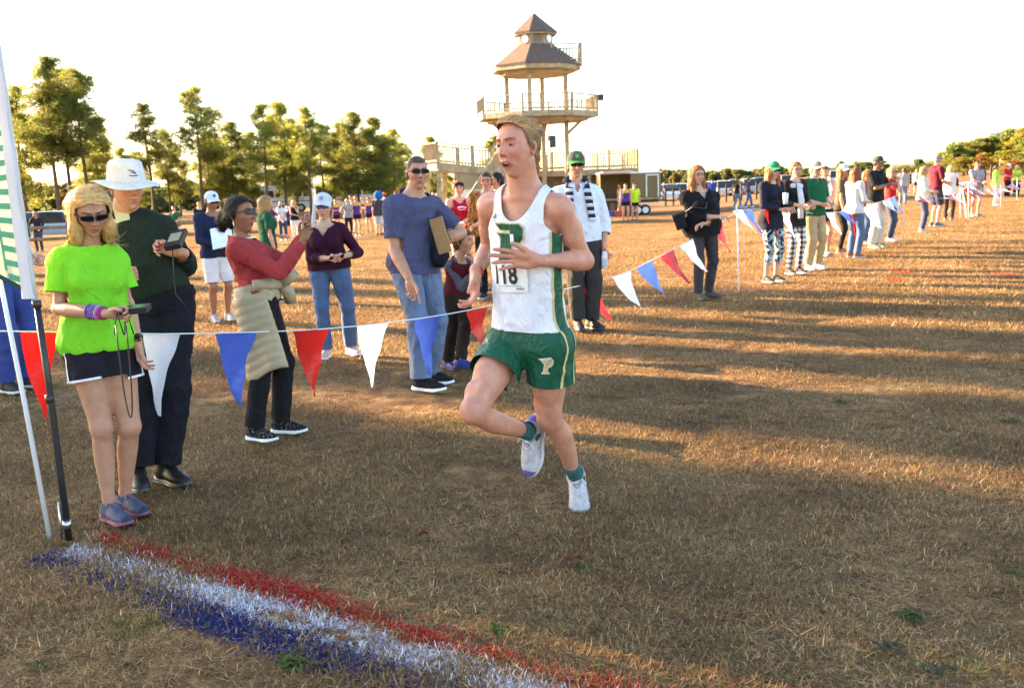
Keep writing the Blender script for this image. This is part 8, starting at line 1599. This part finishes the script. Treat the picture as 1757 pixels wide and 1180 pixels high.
# ------------------------------------------------------------------ pennant ropes
PEN = {c: mat('pennant_' + c, v, 0.35, 0.06, 8, 0.35, 14, spec=0.5, trans=0.30) for c, v in (('red', (0.55, 0.012, 0.012)), ('white', (0.74, 0.75, 0.82)), ('blue', (0.035, 0.085, 0.42)), ('pale', (0.30, 0.45, 0.72)))}
ROPE = mat('white_rope', (0.72, 0.72, 0.74), 0.7, 0.05)
def white_pole(x, yb, yt, label, lean=None):
    g = G(x, yb); t = P(lean if lean is not None else x - (yb - yt) * 0.02, yt, g.y); mb = MB(); mb.tube([g - Vector((0, 0, 0.03)), g.lerp(t, 0.5) + Vector((0.004, 0, 0)), t], [0.011, 0.011, 0.010], 10); return tag(mb.build('pennant_pole', plastic((0.72, 0.72, 0.74), 0.4, 'pole_white'), None, True), label, 'pole', 'white poles carrying the pennant rope')
def rope(ctrl, pens, label, wind=0.02):
    xs = np.array([c[0] for c in ctrl], float); Yv = lambda x: 1 / np.interp(x, xs, [1 / c[2] for c in ctrl]); Yp = lambda x: np.interp(x, xs, [c[1] for c in ctrl])
    fine = np.linspace(xs[0], xs[-1], 70); pts = [P(x, Yp(x), Yv(x)) for x in fine]; R = empty('pennant_rope', pts[len(pts) // 2], label, 'pennant rope', 'pennant ropes along the course'); mb = MB(); mb.tube(pts, 0.0042, 6); mb.build('rope', ROPE, R, True)
    for k, (col, x0, x1, tx, ty) in enumerate(pens):
        a, b = P(x0, Yp(x0) + 0.8, Yv(x0)), P(x1, Yp(x1) + 0.8, Yv(x1)); mid = a.lerp(b, 0.5)
        W0 = 0.305
        if (b - a).length < W0: ex = (b - a).normalized(); need = math.sqrt(max(W0 ** 2 - (b - a).length_squared, 0)) * 0.5; dv = Vector(ray((x0 + x1) / 2, Yp((x0 + x1) / 2)))   # seen edge-on: the rope runs away from us here
        t = P(tx, ty, mid.y + 0.02); n = 12; m = 6; rows = []; nn = (b - a).cross(t - a).normalized()
        for i in range(n):
            v = i / (n - 1); l = a.lerp(t, v); r = b.lerp(t, v); sag = (l - a.lerp(b, 0.5)) * 0
            for j in range(m):
                u = j / (m - 1); q = l.lerp(r, u); bow = (wind * math.sin(math.pi * v) + 0.020 * math.sin(6.5 * v + u * 2.5 + k * 1.7) * v + 0.006 * math.sin(15 * v + 7 * u + k)) * (1 - 0.3 * v); side = (b - a).normalized() * (-0.018 * math.sin(math.pi * v) * (1 if tx > (x0 + x1) / 2 + 12 else 0.2)); rows.append(q + nn * bow + side)
        o = link_mesh('pennant', np.array([tuple(q) for q in rows]), grid_faces(n, m), PEN[col], R, True)
    return R
white_pole(85, 917, 440, 'leaning white pole planted beside the feather flag', -8)
pA = G(1268, 498).y; pB = G(1551, 413).y
white_pole(1268, 498, 352, 'white pole standing right of the woman in black', 1264); white_pole(1551, 413, 320, 'white pole beside the woman in the red top', 1548)
white_pole(1648, 374, 321, 'white pole in front of the tripod', 1647); white_pole(1662, 376, 312, 'white pole beside the man in grey t-shirt', 1661); white_pole(1717, 355, 318, 'white pole below the neon green shirt', 1717); white_pole(1745, 344, 305, 'white pole below the neon yellow shirt', 1745)
rope([(-120, 566, 4.05), (10, 568, 4.42), (170, 571, 4.72), (278, 573, 4.84), (405, 571, 5.5), (535, 566, 6.05), (640, 557, 6.45), (730, 545, 6.82), (790, 535, 7.3), (900, 512, 8.5), (1005, 488, 9.8), (1075, 468, 10.4), (1130, 441, 11.0), (1185, 412, 11.6), (1230, 387, 12.0), (1264, 363, pA)],
     [('red', 35, 103, 83, 727), ('white', 246, 310, 273, 713), ('blue', 370, 441, 410, 698), ('red', 503, 564, 540, 680), ('white', 612, 665, 640, 665), ('blue', 710, 757, 738, 643), ('red', 800, 838, 826, 592), ('white', 880, 905, 900, 575), ('blue', 940, 962, 958, 560), ('red', 996, 1028, 1048, 550), ('white', 1050, 1082, 1101, 530), ('blue', 1092, 1120, 1144, 508), ('red', 1133, 1156, 1184, 486), ('white', 1167, 1190, 1213, 467), ('pale', 1197, 1211, 1206, 447), ('red', 1224, 1239, 1255, 433)], 'near pennant rope running from the feather flag past the runner')
rope([(1264, 360, pA), (1300, 359, pA * 1.03), (1340, 363, pA * 1.09), (1400, 366, pA * 1.19), (1440, 364, pA * 1.27), (1480, 357, pA * 1.36), (1515, 345, pA * 1.46), (1549, 332, pB)],
     [('white', 1257, 1275, 1300, 400), ('blue', 1275, 1292, 1309, 401), ('red', 1310, 1328, 1337, 409), ('white', 1340, 1355, 1364, 408), ('pale', 1366, 1378, 1369, 412), ('red', 1392, 1407, 1420, 407), ('white', 1418, 1432, 1443, 402), ('blue', 1440, 1452, 1476, 389), ('red', 1462, 1471, 1468, 405), ('white', 1480, 1493, 1508, 391), ('pale', 1494, 1505, 1511, 391), ('white', 1514, 1526, 1543, 367), ('blue', 1524, 1536, 1550, 366)], 'pennant rope in front of the spectator row')
yC, yD, yE, yF = G(1648, 374).y, G(1662, 376).y, G(1717, 355).y, G(1745, 344).y
rope([(1549, 332, pB), (1580, 337, pB * 1.1), (1610, 338, pB * 1.25), (1648, 330, yC)], [('red', 1571, 1582, 1604, 353), ('white', 1579, 1588, 1606, 354), ('blue', 1590, 1598, 1612, 349), ('white', 1602, 1612, 1638, 341), ('pale', 1612, 1620, 1640, 342), ('red', 1625, 1633, 1655, 353), ('white', 1632, 1640, 1657, 352)], 'pennant rope in front of the cream top woman')
rope([(1648, 330, yC), (1662, 318, yD), (1690, 324, (yD + yE) / 2), (1717, 326, yE), (1732, 318, yE * 1.07), (1745, 312, yF), (1775, 316, yF * 1.08)], [('red', 1652, 1658, 1676, 341), ('blue', 1657, 1662, 1680, 338), ('white', 1664, 1670, 1690, 334), ('red', 1671, 1677, 1698, 336), ('blue', 1684, 1690, 1710, 333), ('white', 1690, 1696, 1714, 340), ('red', 1700, 1706, 1722, 336), ('blue', 1706, 1712, 1728, 342), ('white', 1718, 1724, 1742, 332), ('red', 1726, 1732, 1750, 326), ('blue', 1733, 1739, 1757, 328), ('red', 1746, 1752, 1768, 330), ('blue', 1753, 1759, 1772, 328)], 'farthest pennant rope with flags blowing level', 0.01)
# ------------------------------------------------------------------ weeds and litter on the turf
def weed(x, y, r, n, seed, label, col=(0.075, 0.13, 0.03)):
    g = np.array(G(x, y)); rs = np.random.RandomState(seed); Vs = []; Fs = []; Cs = []; b = 0
    for i in range(n):
        az = rs.rand() * 6.283; L = r * (0.4 + 0.6 * rs.rand()); w = L * (0.22 + 0.1 * rs.rand()); d = np.array([math.cos(az), math.sin(az), 0]); s = np.array([-d[1], d[0], 0]); el = 0.25 + 0.6 * rs.rand(); o = g + np.array([rs.randn() * r * 0.35, rs.randn() * r * 0.35, -0.004]); rows = []
        for t in np.linspace(0, 1, 5): ww = w * math.sin(math.pi * (0.12 + 0.86 * t)) * 0.5; c = o + d * L * t * math.cos(el * (1 - 0.5 * t)) + np.array([0, 0, L * (math.sin(el) * t - 0.45 * t * t) + 0.006]); c[2] = max(c[2], g[2] + 0.002); rows += [c - s * ww + np.array([0, 0, 0.15 * ww]), c, c + s * ww + np.array([0, 0, 0.15 * ww])]
        Vs += rows; f = grid_faces(5, 3) + b; Fs.append(f); b += 15; Cs += [np.array(col) * (0.7 + 0.7 * rs.rand())] * 15
    o = link_mesh('weed', np.array(Vs), np.concatenate(Fs), LEAF, None, True, np.array(Cs)); tag(o, label, 'weed', 'green weeds in the dry turf')
for i, (x, y, r, n, lb) in enumerate(((500, 1140, 0.075, 42, 'leafy green weed beside the worn blue stripe'), (858, 1082, 0.055, 34, 'bright green weed in the sunlit strip above the red stripe'), (60, 1140, 0.05, 16, 'thin yellow green weed below the blue stripe'), (1560, 1055, 0.06, 30, 'dark green weed clump in the shaded turf'), (1525, 1110, 0.06, 18, 'grey green flat weed in the shaded turf below the dark clump'), (1610, 1150, 0.055, 16, 'grey green weed rosette near the sunny corner'), (1742, 985, 0.05, 22, 'green weed at the edge of the sunlit patch'), (1735, 722, 0.07, 22, 'green weed in the mid ground turf streak'), (995, 975, 0.045, 12, 'small weed with a dead leaf in the shade'), (1440, 690, 0.05, 14, 'upright green tuft in the mid ground'), (1590, 600, 0.08, 20, 'green patch in the streaked turf'))): weed(x, y, r, n, 300 + i, lb, (0.10, 0.12, 0.07) if 'grey' in lb else (0.085, 0.13, 0.025))
def dead_leaf(x, y, s, label, seed):
    g = np.array(G(x, y)); rs = np.random.RandomState(seed); nu = 8; V = []
    a = rs.rand() * 6; d = np.array([math.cos(a), math.sin(a), 0]); e = np.array([-d[1], d[0], 0])
    for i in range(nu):
        t = i / (nu - 1)
        for j in range(5): u = j / 2 - 1; w = s * 0.45 * math.sin(math.pi * min(max(t, 0.03), 0.97)) * (1 + 0.3 * math.sin(t * 14)); V.append(g + d * (s * (t - 0.5)) + e * (u * w) + np.array([0, 0, 0.025 + 0.012 * math.sin(5 * t + u) + 0.014 * u * u]))
    tag(link_mesh('dead_leaf', np.array(V), grid_faces(nu, 5), mat('dead_leaf', (0.13, 0.045, 0.022), 0.7, 0.3, 30), None, True), label, 'leaf', 'dead leaves on the turf')
dead_leaf(726, 926, 0.06, 'curled dark brown leaf in the shade above the sunlit strip', 1); dead_leaf(985, 968, 0.07, 'flat rusty leaf beside the small weed', 2)
